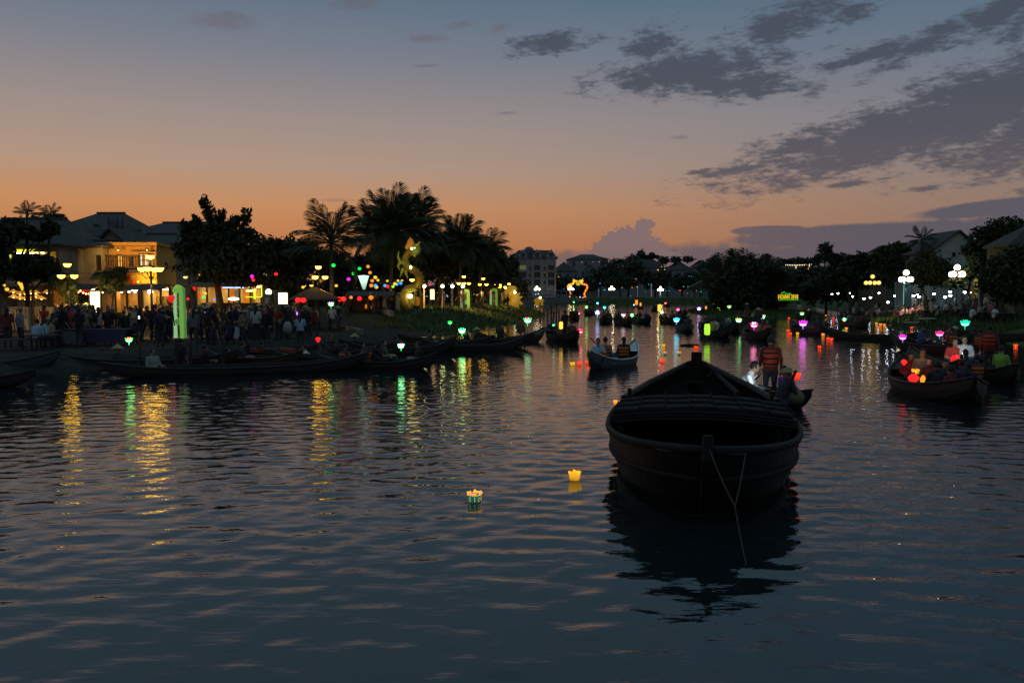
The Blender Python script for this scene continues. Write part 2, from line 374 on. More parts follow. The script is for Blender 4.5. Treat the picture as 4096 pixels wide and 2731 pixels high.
# ------------------------------------------------------------------ foliage
LEAF_D = foliage('leaves_dark', (.028, .038, .016)); LEAF_G = foliage('leaves_green', (.045, .062, .022)); LEAF_B = foliage('leaves_blue_green', (.04, .056, .036)); FROND = foliage('palm_leaf', (.04, .055, .024))
def leaves(cl, n, size, rng):
    """cl: list of (centre, radii); diamond leaves through the clumps, thicker towards the outside"""
    vol = np.array([r[0]*r[2] for _, r in cl]); cnt = np.maximum(20, (n*vol/vol.sum()).astype(int)); out = []
    for (c, r), k in zip(cl, cnt):
        d = rng.normal(size=(k, 3)); d /= np.linalg.norm(d, axis=1)[:, None]
        lump = 1+.22*np.sin(d[:, 0]*5+c[0])*np.cos(d[:, 2]*6+c[1])+.12*rng.normal(size=k)
        q = d*(rng.random(k)**.45*lump)[:, None]*np.array(r)+np.array(c); out.append(q)
    C = np.vstack(out); k = len(C)
    a = rng.normal(size=(k, 3)); a /= np.linalg.norm(a, axis=1)[:, None]; b = rng.normal(size=(k, 3)); b -= a*(a*b).sum(1)[:, None]; b /= np.linalg.norm(b, axis=1)[:, None]
    s = size*(.55+.9*rng.random(k))[:, None]
    V = np.stack([C-a*s, C+b*s*.5, C+a*s, C-b*s*.5], 1).reshape(-1, 3)
    return V, np.arange(4*k).reshape(-1, 4)
def tree(px, D, clumps, label, n=2600, size=.2, m=None, base=None, trunk_r=.2, group=None, deep=.8, kind='tree', limbs=True, cat='tree'):
    b = Vector(base) if base else on(px, D)
    root = thing(kind, label, cat, b, 0, group); rng = np.random.default_rng(int(px*7+D*13) & 65535)
    cl = []
    for (cx, cy_, rx, ry) in clumps:
        dd = D+random.uniform(-.3, .3)*rx*D/FPX
        c = P(cx, cy_, dd)-b; k = D/FPX; cl.append((tuple(c), (rx*k, max(rx, ry)*k*deep, ry*k)))
    V, F = leaves(cl, n, size, rng)
    obj('crown', npmesh('crown', V, F, m or LEAF_D), root)
    mb = MB(); low = min(c[2] for c, _ in cl); top = Vector((cl[0][0][0]*.5, 0, max(.3, low*.8)))
    mb.tube([(0, 0, -.3), (random.uniform(-.1, .1), 0, top.z*.5), top], [trunk_r*1.3, trunk_r, trunk_r*.75], 8)
    if limbs:
        for c, r in cl:
            c = Vector(c); mid = top.lerp(c, .55)+Vector((random.uniform(-.2, .2), random.uniform(-.2, .2), -.1*r[2]))
            mb.tube([top-Vector((0, 0, .2)), mid, c+Vector((0, 0, r[2]*.4))], [trunk_r*.55, trunk_r*.3, trunk_r*.08], 5)
    mb.build('trunk', TRUNK, root, True); return root
def frond_mesh(L, droop, n=30, wid=.62, seed=0):
    rn = random.Random(seed); V = []; Fc = []
    def spine(t): # arc in local x-z; starts along +x
        a = -droop*t*t; return Vector((L*(t-.22*droop*t**3), 0, -L*droop*.42*t*t))
    pts = [spine(i/12) for i in range(13)]
    mb = MB(); mb.tube(pts, [.05*(1-i/13)+.008 for i in range(13)], 4)
    for i in range(n):
        t = .14+.86*i/(n-1); p = spine(t); tg = (spine(min(1, t+.02))-spine(t-.02)).normalized()
        ll = wid*L*.42*(math.sin(math.pi*min(1, (t*.86+.12)))**.7+.1)
        for sgn in (-1, 1):
            side = Vector((0, sgn, 0)); up = side.cross(tg)*sgn
            d = (tg*.75+side*.8+Vector((0, 0, -.25-.55*t*rn.random()))).normalized(); e = p+d*ll
            m1 = p+d*ll*.5+Vector((0, 0, .05)); wv = tg*.03*(L/3)
            mb.add([p-wv*.4, m1-wv, e+Vector((0, 0, -.1*ll)), m1+wv], [(0, 1, 2, 3)])
    return mb.mesh('frond', FROND)
FRONDS = [frond_mesh(1.0*3, d, 44, w, s) for s, (d, w) in enumerate(((.55, 1.0), (.8, .95), (1.05, .9), (.3, .8), (1.3, .9)))]
for me in FRONDS: me.name = 'frond'
def palm(cx, cy_, D, scale, label, base_px=None, n=24, lo=-25, hi=80, group=None, kind='coconut_palm', tr=.16, base=None, spread=360):
    c = P(cx, cy_, D); b = Vector(base) if base else on(base_px if base_px else cx, D)
    root = thing(kind, label, 'palm tree', b, 0, group); top = c-b; mid = top*.5+Vector((random.uniform(-.15, .15), 0, 0))-Vector((top.x*.2, 0, 0))
    MB().tube([(0, 0, -.3), mid*.5, mid, top.lerp(mid, .4), top+Vector((0, 0, .15))], [tr*1.5, tr*1.1, tr, tr*.9, tr*.95], 8).build('trunk', PALMT, root, True)
    for i in range(n):
        el = lo+(hi-lo)*((i+.5)/n)**.9; az = i*137.5+random.uniform(-12, 12)
        k = 0 if el > 55 else (1 if el > 20 else 2); k = random.choice((k, k, min(4, k+1)))
        if el > 60: k = random.choice((3, 0, 3))
        s = scale/3*random.uniform(.85, 1.12)
        o = obj('frond', FRONDS[k], root, top, rot=Euler((random.uniform(-.3, .3), -R(el), R(az)), 'XYZ'), sc=s)
    return root
# ------------------------------------------------------------------ people
SKIN = mat('skin', (.34, .2, .13), .6, grain=(9, .08), spec=.3)
SHIRT = mat('shirt_cloth', (.3, .3, .3), .9, objcol=True, grain=(5, .18), bump=(9, .02))
PANTS = mat('trouser_cloth', (.04, .04, .05), .9, grain=(5, .3))
HAIR = mat('hair', (.012, .010, .009), .55, grain=(30, .4), aniso=(1, 1, .15))
STRAW = mat('straw', (.32, .25, .14), .85, grain=(20, .2))
EYEM = mat('eye', (.01, .008, .007), .3)
def vestmat(name, col, band):
    m = mat(name, col, .8, grain=(14, .2)); nt = m.node_tree; b = nt.nodes['Principled BSDF']
    tc = nd(nt, 'ShaderNodeTexCoord'); sp = nd(nt, 'ShaderNodeSeparateXYZ'); nt.links.new(tc.outputs['Object'], sp.inputs[0])
    f = mathn(nt, 'FRACT', mathn(nt, 'MULTIPLY', sp.outputs[2], 1/band))
    nt.links.new(mixc(nt, mathn(nt, 'GREATER_THAN', f, .66), col, (.015, .012, .012)), b.inputs['Base Color']); return m
VEST_O = vestmat('orange_vest_cloth', (.62, .13, .02), .12)
VEST_R = vestmat('red_vest_cloth', (.5, .055, .02), .13)
def skel(kind):
    """joints in metres, facing -Y; bones as (a, b, ra, rb, part)"""
    J = {}
    sit = kind.startswith('sit') or kind in ('row', 'kneel')
    if sit:
        ph = .42 if kind == 'sit_chair' else .26
        lean = {'sit': .03, 'sit_chair': -.08, 'sit_fwd': -.16, 'row': -.06, 'sit_down': -.2, 'sit_lap': -.02}.get(kind, 0)
        J['pel'] = (0, 0, ph); J['chest'] = (0, lean, ph+.36); J['neck'] = (0, lean*1.25, ph+.53); J['head'] = (0, lean*1.25-.03-(.05 if kind in ('sit_down', 'sit_lap') else 0), ph+.67)
        for s, q in ((1, 'r'), (-1, 'l')):
            J['hip'+q] = (s*.09, -.02, ph); J['sh'+q] = (s*.175, lean*1.15, ph+.46)
            if kind == 'sit_chair': J['kn'+q] = (s*.11, -.42, ph+.03); J['an'+q] = (s*.11, -.4, .07)
            else: J['kn'+q] = (s*.14, -.4, ph+.16); J['an'+q] = (s*.13, -.5, .06)
            J['toe'+q] = (J['an'+q][0], J['an'+q][1]-.16, J['an'+q][2]-.04)
            if kind == 'row': J['el'+q] = (s*.24, -.24, ph+.26); J['wr'+q] = (s*.12+.1, -.46, ph+.3)
            elif kind in ('sit_fwd', 'sit_down'): J['el'+q] = (s*.25, lean-.12, ph+.2); J['wr'+q] = (s*.09, lean-.34, ph+.2)
            elif kind == 'sit_lap': J['el'+q] = (s*.24, .02, ph+.2); J['wr'+q] = (s*.1, -.26, ph+.14)
            elif kind == 'sit_chair': J['el'+q] = (s*.25, -.1, ph+.18); J['wr'+q] = (s*.14, -.34, ph+.26)
            else: J['el'+q] = (s*.25, -.02, ph+.18); J['wr'+q] = (s*.17, -.27, ph+.2)
    elif kind == 'bent':
        J.update(pel=(0, .1, .62), chest=(0, -.22, .82), neck=(0, -.38, .86), head=(0, -.5, .86))
        for s, q in ((1, 'r'), (-1, 'l')):
            J['hip'+q] = (s*.1, .1, .6); J['kn'+q] = (s*.13, -.16, .34); J['an'+q] = (s*.13, .08, .07); J['toe'+q] = (s*.14, -.1, .03)
            J['sh'+q] = (s*.17, -.3, .84); J['el'+q] = (s*.2, -.34, .58); J['wr'+q] = (s*.12, -.48, .4)
    else:
        J.update(pel=(0, 0, .9), chest=(0, .0, 1.24), neck=(0, .0, 1.42), head=(0, -.02, 1.555))
        for s, q in ((1, 'r'), (-1, 'l')):
            st = {'walk': .18}.get(kind, .0)*s
            J['hip'+q] = (s*.09, 0, .88); J['kn'+q] = (s*.1, -.03-st, .48); J['an'+q] = (s*.11, .03-st*.6+(.1 if st < 0 else 0), .08); J['toe'+q] = (s*.13, J['an'+q][1]-.17, .035)
            J['sh'+q] = (s*.18, 0, 1.36); J['el'+q] = (s*.24, .05+st*.5, 1.09); J['wr'+q] = (s*.25, -.05+st*.9, .85)
            if kind == 'phone' and s > 0: J['elr'] = (.25, -.14, 1.16); J['wrr'] = (.12, -.3, 1.36)
            if kind == 'arms': J['el'+q] = (s*.25, -.04, 1.1); J['wr'+q] = (-s*.03, -.2, 1.14+.03*s)
            if kind == 'pole': J['el'+q] = (s*.22, -.14, 1.12); J['wr'+q] = (.1, -.34, 1.0+.16*s)
            if kind == 'akimbo': J['el'+q] = (s*.34, .06, 1.12); J['wr'+q] = (s*.19, -.02, .95)
    B = [('pel', 'chest', .155, .165, 't'), ('chest', 'neck', .15, .07, 't'), ('neck', 'head', .055, .055, 's')]
    for q in 'rl':
        B += [('hip'+q, 'kn'+q, .095, .062, 'p'), ('kn'+q, 'an'+q, .06, .042, 'p'), ('an'+q, 'toe'+q, .042, .034, 'f'), ('chest', 'sh'+q, .11, .072, 't'),
              ('sh'+q, 'el'+q, .062, .046, 't'), ('el'+q, 'wr'+q, .042, .029, 'a'), ('pel', 'hip'+q, .12, .105, 'p')]
    return {k: Vector(v) for k, v in J.items()}, B
BODY = {}
def body(kind, sleeves=False):
    key = (kind, sleeves)
    if key in BODY: return BODY[key]
    J, B = skel(kind); mb = MB()
    for a, b, ra, rb, _ in B:
        pa, pb = J[a], J[b]; k = 4; d = (pb-pa); d = d.normalized()
        pts = [pa-d*ra*.6]+[pa.lerp(pb, i/k) for i in range(k+1)]+[pb+d*rb*.6]
        rr = [ra*.7]+[ra+(rb-ra)*i/k for i in range(k+1)]+[rb*.7]
        mb.tube(pts, rr, 10)
    h = J['head']; hd = (h-J['neck']).normalized(); tilt = Vector((0, -1, 0)) if kind != 'bent' else Vector((0, -.4, -.9)).normalized()
    mb.ball(h, (.078, .095, .118), 14, 9); mb.ball(h+Vector((0, -.035, -.06)), (.055, .06, .06), 10, 6)
    for q in 'rl':
        wr = J['wr'+q]; d = (wr-J['el'+q]).normalized(); mb.ball(wr+d*.05, (.034, .034, .034), 8, 5)
    raw = obj('raw', mb.mesh('raw', [SKIN, SHIRT, PANTS, EYEM]))
    md = raw.modifiers.new('r', 'REMESH'); md.mode = 'VOXEL'; md.voxel_size = .027
    sm = raw.modifiers.new('s', 'SMOOTH'); sm.factor = .5; sm.iterations = 2
    dg = bpy.context.evaluated_depsgraph_get(); ev = raw.evaluated_get(dg); me = bpy.data.meshes.new_from_object(ev)
    bpy.data.objects.remove(raw)
    nf = len(me.polygons); cen = np.zeros(nf*3); me.polygons.foreach_get('center', cen); cen = cen.reshape(-1, 3)
    best = np.full(nf, 1e9); mi = np.zeros(nf, np.int32); code = {'t': 1, 's': 0, 'p': 2, 'a': 1 if sleeves else 0, 'f': 3}
    for a, b, ra, rb, c in B:
        pa, pb = np.array(J[a]), np.array(J[b]); e = pb-pa; t = np.clip(((cen-pa)@e)/max(e@e, 1e-9), 0, 1)
        d = np.linalg.norm(cen-pa-t[:, None]*e, axis=1)-(ra+(rb-ra)*t); u = d < best; best[u] = d[u]; mi[u] = code[c]
    d = np.linalg.norm(cen-np.array(h), axis=1)-.1; mi[d < np.minimum(best, .02)] = 0
    for q in 'rl':
        d = np.linalg.norm(cen-np.array(J['wr'+q]), axis=1); mi[(d < .11) & (mi == 1)] = 0 if not sleeves else 1
        wr = np.array(J['wr'+q]); dd = np.array((J['wr'+q]-J['el'+q]).normalized()); pr = (cen-wr)@dd; mi[(pr > 0) & (np.linalg.norm(cen-wr, axis=1) < .13)] = 0
    if kind in ('stand', 'walk', 'phone', 'arms', 'pole', 'akimbo'):
        zc = cen[:, 2]; mi[(mi == 1) & (zc < .855) & (np.abs(cen[:, 0]) < .2)] = 2; mi[(mi == 2) & (zc >= .855)] = 1
    # features and fingers, joined into the one body mesh
    fb = MB()
    fb.ball(h+Vector((0, -.098, -.018)), (.014, .02, .022), 6, 4, 0)
    for s in (1, -1):
        fb.ball(h+Vector((s*.032, -.083, .008)), (.012, .008, .006), 6, 4, 1); fb.ball(h+Vector((s*.079, .008, -.012)), (.01, .022, .032), 6, 4, 0)
        fb.ball(h+Vector((s*.032, -.086, .026)), (.018, .008, .004), 6, 4, 1)
    fb.ball(h+Vector((0, -.09, -.062)), (.023, .009, .006), 6, 4, 2)
    for q, s in (('r', 1), ('l', -1)):
        wr = J['wr'+q]; d = (wr-J['el'+q]).normalized(); sd = d.cross(Vector((0, 0, 1)))
        sd = sd.normalized() if sd.length > .1 else Vector((0, 1, 0)); up = sd.cross(d)
        for i, (o, ln) in enumerate(((-.027, .062), (-.009, .075), (.009, .07), (.027, .055))):
            a = wr+d*.07+sd*o; fb.tube([a, a+d*ln*.5-up*.01, a+d*ln*.85-up*.035], [.0095, .009, .007], 5, 0)
        a = wr+d*.035+sd*.03*s; fb.tube([a, a+sd*.03*s+d*.03, a+sd*.032*s+d*.058-up*.015], [.011, .01, .008], 5, 0)
    bm = bmesh.new(); bm.from_mesh(me)
    for f, k in zip(bm.faces, mi): f.material_index = int(k)
    t2 = fb.mesh('t', [SKIN, EYEM, SKIN]); b2 = bmesh.new(); b2.from_mesh(t2)
    vm = {v: bm.verts.new(v.co) for v in b2.verts}
    for f in b2.faces:
        try: nf_ = bm.faces.new([vm[v] for v in f.verts]); nf_.material_index = 3 if f.material_index == 1 else 0
        except ValueError: pass
    me2 = bpy.data.meshes.new('person'); bm.to_mesh(me2); bm.free(); b2.free()
    for m in (SKIN, SHIRT, PANTS, EYEM): me2.materials.append(m)
    me2.polygons.foreach_set('use_smooth', [True]*len(me2.polygons)); me2.update()
    # clothing and hair shapes that go with the pose
    hr = MB(); hb = h+Vector((0, .014, .018))
    prof = [(.086*math.sin(math.pi*(.5+.5*i/6)), .118*-math.cos(math.pi*(.5+.5*i/6))) for i in range(7)]; prof[-1] = (.004, .122)
    hr.lathe(hb, [(.083, -.055), (.089, -.02)]+prof, 14, 0, 1, 1.14)
    # pull the fringe up off the face
    hr.v = [(x, (y if y > h.y-.045 or z > h.z+.055 else h.y-.045), z) for x, y, z in hr.v]
    short = hr.mesh('hair', HAIR, True)
    lg = MB(); lg.v, lg.f, lg.m = list(hr.v), list(hr.f), list(hr.m)
    back = (J['neck']-J['chest']).normalized()
    lg.tube([hb+Vector((0, .02, .02)), hb+Vector((0, .055, -.08)), J['neck']+Vector((0, .085, -.02)), J['chest']+Vector((0, .15, .02))], [.08, .085, .085, .05], 8, flat=(1.05, .55))
    long_ = lg.mesh('hair', HAIR, True)
    vs = MB(); c0 = J['pel'].lerp(J['chest'], .3); c1 = J['chest']; c2 = J['chest'].lerp(J['neck'], .62)
    vs.tube([c0-(c1-c0)*.2, c0, c1, c1.lerp(c2, .5), c2], [.175, .19, .205, .2, .13], 14, flat=(1.12, .9))
    vest = [vs.mesh('life_vest', m, True) for m in (VEST_O, VEST_R)]
    hat = MB(); hat.lathe(h+Vector((0, .01, .05)), [(.23, -.01), (.225, 0), (.11, .085), (.012, .16)], 16)
    sun = MB(); sun.lathe(h+Vector((0, .01, .05)), [(.19, 0), (.188, .012), (.1, .02), (.094, .08), (.03, .11)], 16)
    cap = MB(); cap.lathe(h+Vector((0, .01, .04)), [(.094, 0), (.09, .05), (.05, .095), (.01, .1)], 12); cap.box(h+Vector((0, -.12, .05)), (.13, .1, .012))
    BODY[key] = dict(body=me2, short=short, long=long_, vest=vest, hat=hat.mesh('conical_hat', STRAW, True), sunhat=sun.mesh('sun_hat', STRAW, True), cap=cap.mesh('cap', mat('cap_cloth', (.05, .05, .06), .9), True), J=J)
    return BODY[key]
CLOTH = {'white': (.62, .62, .6), 'pale blue': (.35, .42, .5), 'grey': (.24, .24, .24), 'black': (.02, .02, .022), 'dark': (.045, .042, .045), 'red': (.42, .04, .03), 'maroon': (.16, .03, .03), 'blue': (.06, .09, .22), 'navy': (.03, .04, .09),
         'green': (.05, .12, .05), 'lime green': (.22, .38, .05), 'yellow': (.5, .36, .05), 'tan': (.4, .27, .16), 'brown': (.12, .07, .045), 'pink': (.5, .2, .24), 'purple': (.22, .06, .42), 'orange': (.55, .17, .03), 'teal': (.04, .2, .19), 'cream': (.48, .44, .36)}
def person(loc, kind='stand', col='grey', rz=0, label=None, hair='short', vest=None, hat=None, sc=1.0, group=None, sleeves=False):
    bd = body(kind, sleeves); o = obj('person', bd['body'], None, loc, rz, sc=sc)
    o.color = (*CLOTH[col], 1)
    if hat != 'sunhat' or hair == 'long': obj('hair', bd[hair], o)
    if vest is not None: obj('life_vest', bd['vest'][vest], o)
    if hat: obj({'hat': 'conical_hat', 'sunhat': 'sun_hat', 'cap': 'cap'}[hat], bd[hat], o)
    tag(o, label, 'person', group); return o
# ------------------------------------------------------------------ lamps and lanterns
def lotus_meshes():
    def petal(w, h, out, mtl, nm):
        mb = MB(); n = 6; L_ = []; 
        for i in range(n+1):
            t = i/n; ww = w*math.sin(math.pi*min(1, t*.92+.08))**.8*(1-.25*t); r = out*(.2+t**.7*.8); z = h*t**1.3
            L_ += [(-ww, r-.02*math.cos(t), z), (0, r+.05*w, z-.01), (ww, r-.02*math.cos(t), z)]
        V = L_+[(x, y+.012, z-.012) for x, y, z in L_]; o = len(L_); F = []
        for i in range(n):
            for j in range(2):
                a = i*3+j; F += [(a, a+1, a+4, a+3), (o+a+3, o+a+4, o+a+1, o+a)]
        mb.add(V, F); return mb.mesh(nm, mtl, True)
    return petal
_petal = lotus_meshes(); LOT = {}
def led(col, st):
    nm = 'led_%s_%.2f' % (col, st)
    if nm in MATS: return MATS[nm]
    c = LC[col]; m = em(nm, c, st); nt = m.node_tree; b = nt.nodes['Principled BSDF']; tc = nd(nt, 'ShaderNodeTexCoord'); sp = nd(nt, 'ShaderNodeSeparateXYZ'); nt.links.new(tc.outputs['Object'], sp.inputs[0])
    w = tuple(.45+.55*v for v in c); lo = tuple(v*.30 for v in c)
    cr = ramp(nt, sp.outputs[2], [(0, tuple(v*.55 for v in c)), (.10, w), (.2, c), (.34, lo), (.40, c), (.5, c)]); nt.links.new(cr, b.inputs['Emission Color']); return m
LC = {'green': (.01, 1, .10), 'white green': (.13, 1, .30), 'pink': (1, .03, .3), 'magenta': (.9, .02, .8), 'white': (1, .85, .95), 'blue': (.05, .45, 1), 'violet': (.3, .2, 1), 'red': (1, .018, .02), 'yellow': (1, .6, .05), 'orange': (1, .3, .02), 'cyan': (.03, .75, 1), 'turquoise': (.02, .9, .5), 'lime': (.45, 1, .05)}
def lotus(loc, outer, inner, stem, size, label, group='LED lotus lamps on poles', s=6.0, pole=0.0, glow=0):
    s = s*.72; size *= .74
    key = (outer, inner, stem, s)
    if key not in LOT:
        LOT[key] = (_petal(.17, .42, .36, led(outer, s), 'petal'), _petal(.14, .5, .17, led(inner, s*.8), 'bud_petal'),
                    MB().tube([(0, 0, -.3), (.02, 0, -.15), (0, 0, .02)], [.02, .022, .05], 6).mesh('stem', em('led_'+stem+str(s*.6), LC[stem], s*.6)),
                    MB().tube([(0, 0, -1), (0, 0, 0)], .02, 6).mesh('pole', METAL))
    a, b, c, d = LOT[key]; t = thing('lotus_lamp', label, 'lotus lamp', loc, random.uniform(0, 6), group); t.scale = (size,)*3
    for i in range(7): obj('petal', a, t, rz=i*2*math.pi/7)
    for i in range(5): obj('bud_petal', b, t, rz=i*2*math.pi/5+.3)
    obj('stem', c, t)
    if glow: ld = bpy.data.lights.new('led_glow', 'POINT'); ld.energy = glow; ld.color = LC[outer]; ld.shadow_soft_size = .12; obj('led_glow', ld, t, (0, 0, .1))
    if pole: o = obj('pole', d, t, (0, 0, -.4)); o.scale = (1, 1, pole/size)
    return t
PAP = {}
def paper_lantern(loc, col, size, label, group='paper lanterns floating on the river', rz=None):
    if col not in PAP:
        cc = {'red': (1, .05, .01), 'orange': (1, .24, .01), 'yellow': (1, .42, .02), 'teal': (.0, .20, .16)}[col]; k = {'teal': .5, 'yellow': .85}.get(col, 1.15)
        side = em('lit_paper_'+col, cc, k, base=tuple(min(.6, c*.5+.01) for c in cc)); rim = em('lit_paper_rim_'+('orange' if col == 'teal' else col), (1, .42, .08) if col == 'teal' else cc, .95 if col == 'teal' else k*1.3)
        nt = side.node_tree; tc = nd(nt, 'ShaderNodeTexCoord'); sp = nd(nt, 'ShaderNodeSeparateXYZ'); nt.links.new(tc.outputs['Object'], sp.inputs[0]); nz_ = nd(nt, 'ShaderNodeTexNoise'); nz_.inputs['Scale'].default_value = 3.5; nt.links.new(tc.outputs['Object'], nz_.inputs[0])
        nt.links.new(ramp(nt, mathn(nt, 'ADD', mathn(nt, 'MULTIPLY', sp.outputs[2], .8), mathn(nt, 'MULTIPLY', nz_.outputs['Fac'], .5)), [(.1, tuple(v*.4 for v in cc)), (.45, tuple(v*.75 for v in cc)), (.66, (min(1, cc[0]*1.2), cc[1]*1.25, cc[2])), (.95, tuple(v*.7 for v in cc))]), nt.nodes['Principled BSDF'].inputs['Emission Color'])
        ps = MB(); V = []
        for z, w in ((0, .36), (.35, .4), (.62, .44)):
            V += [(-w, -w*1.02, z), (0, -w*1.14, z), (w, -w*1.02, z)]
        ps.add(V, [(0, 1, 4, 3), (1, 2, 5, 4), (3, 4, 7, 6), (4, 5, 8, 7)])
        pt = MB(); w = .44; top = [(-w, -w*1.02, .62), (-.3, -w*1.25, .86), (-.1, -w*1.12, .78), (.06, -w*1.16, .82), (.28, -w*1.3, .9), (w, -w*1.02, .62), (0, -w*1.14, .6)]
        pt.add(top, [(0, 6, 2, 1), (6, 3, 2), (6, 5, 4, 3)])
        hol = MB()
        for x, z in ((-.2, .16), (-.2, .3), (.2, .2), (.2, .34), (.2, .48), (-.2, .44)): hol.box((x, -.455, z), (.06, .04, .06))
        fl = MB(); fl.lathe((0, 0, .2), [(.07, 0), (.07, .18), (.03, .2), (.06, .28), (.01, .42)], 8)
        bs = MB(); bs.box((0, 0, .02), (.78, .78, .05))
        PAP[col] = (ps.mesh('paper_side', side), pt.mesh('paper_petal', rim), hol.mesh('pinholes', rim), fl.mesh('candle', em('candle_flame', (1, .55, .12), 18)), bs.mesh('float_base', mat('card', (.2, .16, .1))))
    t = thing('floating_lantern', label, 'floating lantern', loc, random.uniform(-.4, .4) if rz is None else rz, group); t.scale = (size,)*3
    ps, pt, hol, fl, bs = PAP[col]
    for i in range(4):
        obj('paper_side', ps, t, rz=i*math.pi/2); obj('paper_petal', pt, t, rz=i*math.pi/2)
        if col == 'teal': obj('pinholes', hol, t, rz=i*math.pi/2)
    obj('candle', fl, t); obj('float_base', bs, t); return t
SILK = {}
def silk(loc, col, size, label, group='silk lanterns hung in the trees', s=3.0, shape='ball', cat='lantern', cord=.25):
    s = s*.52; size *= .86
    key = (col, s, shape)
    if key not in SILK:
        m = em('silk_%s_%.1f' % (col, s), LC[col], s); mb = MB()
        pr = {'ball': [(.12, -.42), (.36, -.3), (.5, 0), (.36, .3), (.12, .42)], 'drop': [(.08, -.6), (.3, -.3), (.5, .1), (.42, .3), (.12, .42)], 'cone': [(.02, -.8), (.25, -.2), (.5, .3), (.3, .5), (.1, .52)], 'tall': [(.2, -.6), (.3, -.5), (.32, 0), (.3, .5), (.2, .6)]}[shape]
        mb.lathe((0, 0, 0), pr, 10)
        cp = MB().lathe((0, 0, 0), [(.14, -.03), (.14, .03)], 8); ts = MB().tube([(0, 0, 0), (0, 0, -.22), (0, 0, -.5)], [.02, .06, .03], 6)
        SILK[key] = (mb.mesh('silk_body', m, True), cp.mesh('cap', METAL), ts.mesh('tassel', mat('tassel_cloth', (.25, .03, .03), .9)), pr[0][1], pr[-1][1], MB().tube([(0, 0, 0), (0, 0, 1)], .02, 4).mesh('cord', METAL))
    a, b, c, lo, hi, cd = SILK[key]; t = thing('silk_lantern', label, cat, loc, 0, group); t.scale = (size,)*3
    obj('silk_body', a, t); obj('cap', b, t, (0, 0, hi)); obj('cap', b, t, (0, 0, lo)); obj('tassel', c, t, (0, 0, lo))
    o = obj('cord', cd, t, (0, 0, hi)); o.scale = (1, 1, cord/size); return t
LAMPM = {}
LAMP_W = em('warm_lamp_glass', (1, .55, .04), 12.0); LAMP_C = em('cool_lamp_glass', (1, .84, .55), 15.0); LAMP_D = em('dim_lamp_glass', (1, .62, .14), 1.5)
def street_lamp(px, D, ytop, bulb, label, style='bowl', arms=4, spread=.78, m=None, base=None, grp='street lamps along the promenade', rz=0.2, power=None):
    b = Vector(base) if base else on(px, D); t = thing('street_lamp', label, 'street lamp', b, rz, grp); H = Z(ytop, D)-b.z
    m = m or LAMP_W
    pl = MB(); pl.lathe((0, 0, 0), [(.14, -.1), (.14, .12), (.09, .2), (.085, .9), (.06, 1.0), (.045, H-.75), (.06, H-.72), (.035, H-.3)], 10); pl.build('pole', METAL, t, True)
    key = (style, bulb, m.name)
    if key not in LAMPM:
        g = MB()
        if style == 'bowl': g.lathe((0, 0, 0), [(bulb*.3, -bulb*.62), (bulb*.72, -bulb*.42), (bulb*.97, 0), (bulb, bulb*.3)], 12)
        else: g.ball((0, 0, 0), bulb, 14, 9)
        c = MB()
        if style == 'bowl': c.lathe((0, 0, bulb*.3), [(bulb*1.08, .002), (bulb*.9, bulb*.14), (bulb*.2, bulb*.4), (.02, bulb*.6)], 12)
        else: c.lathe((0, 0, -bulb*.95), [(bulb*.55, -bulb*.16), (bulb*.5, 0)], 10)
        LAMPM[key] = (g.mesh('lamp_glass', m, True), c.mesh('lamp_cap', METAL, True))
    gm, cm = LAMPM[key]; zb = -bulb*.62 if style == 'bowl' else -bulb*1.1
    pos = [(0, 0, H)]+[(spread*math.cos(2*math.pi*i/arms), spread*math.sin(2*math.pi*i/arms), H-.62) for i in range(arms)]
    for i, p in enumerate(pos):
        p = Vector(p); obj('lamp_glass', gm, t, p); obj('lamp_cap', cm, t, p)
        if i:
            q = p+Vector((0, 0, zb)); MB().tube([(0, 0, H-.95), (q.x*.5, q.y*.5, H-1.12), (q.x, q.y, q.z-.14), q], .022, 6).build('arm', METAL, t, True)
        else: MB().tube([(0, 0, H-.4), (0, 0, H+zb)], .03, 6).build('arm', METAL, t)
    ld = bpy.data.lights.new('lamp_light', 'SPOT'); ld.energy = power if power is not None else {LAMP_W: 800, LAMP_C: 900}.get(m, 90); ld.color = (1, .55, .17) if m != LAMP_C else (1, .80, .55); ld.shadow_soft_size = .3; ld.spot_size = R(148); ld.spot_blend = .35
    if power != 0: obj('lamp_light', ld, t, (0, 0, H-1.35), rot=(R(34 if px < 540 else 0), 0, -rz))
    return t
def bulbs_on_wire(pts, label, sag=.15, n=10, r=.05, m=None, grp='strings of bulbs', first=True):
    t = thing('string_lights', label, 'string lights', pts[0], 0, grp); o = Vector(pts[0]); path = []
    for a, b in zip(pts[:-1], pts[1:]):
        a, b = Vector(a)-o, Vector(b)-o
        path += [a.lerp(b, i/8)-Vector((0, 0, sag*4*(i/8)*(1-i/8))) for i in range(8)]
    path.append(Vector(pts[-1])-o); MB().tube(path, .012, 4).build('wire', METAL, t)
    m = m or em('string_bulb', (1, .62, .2), 5); me = MB().ball((0, 0, -.06), r, 8, 5).mesh('bulb', m, True)
    for i in range(n):
        f = (i+.5)/n*(len(path)-1); k = int(f); p = path[k].lerp(path[min(k+1, len(path)-1)], f-k); obj('bulb', me, t, p)
    return t
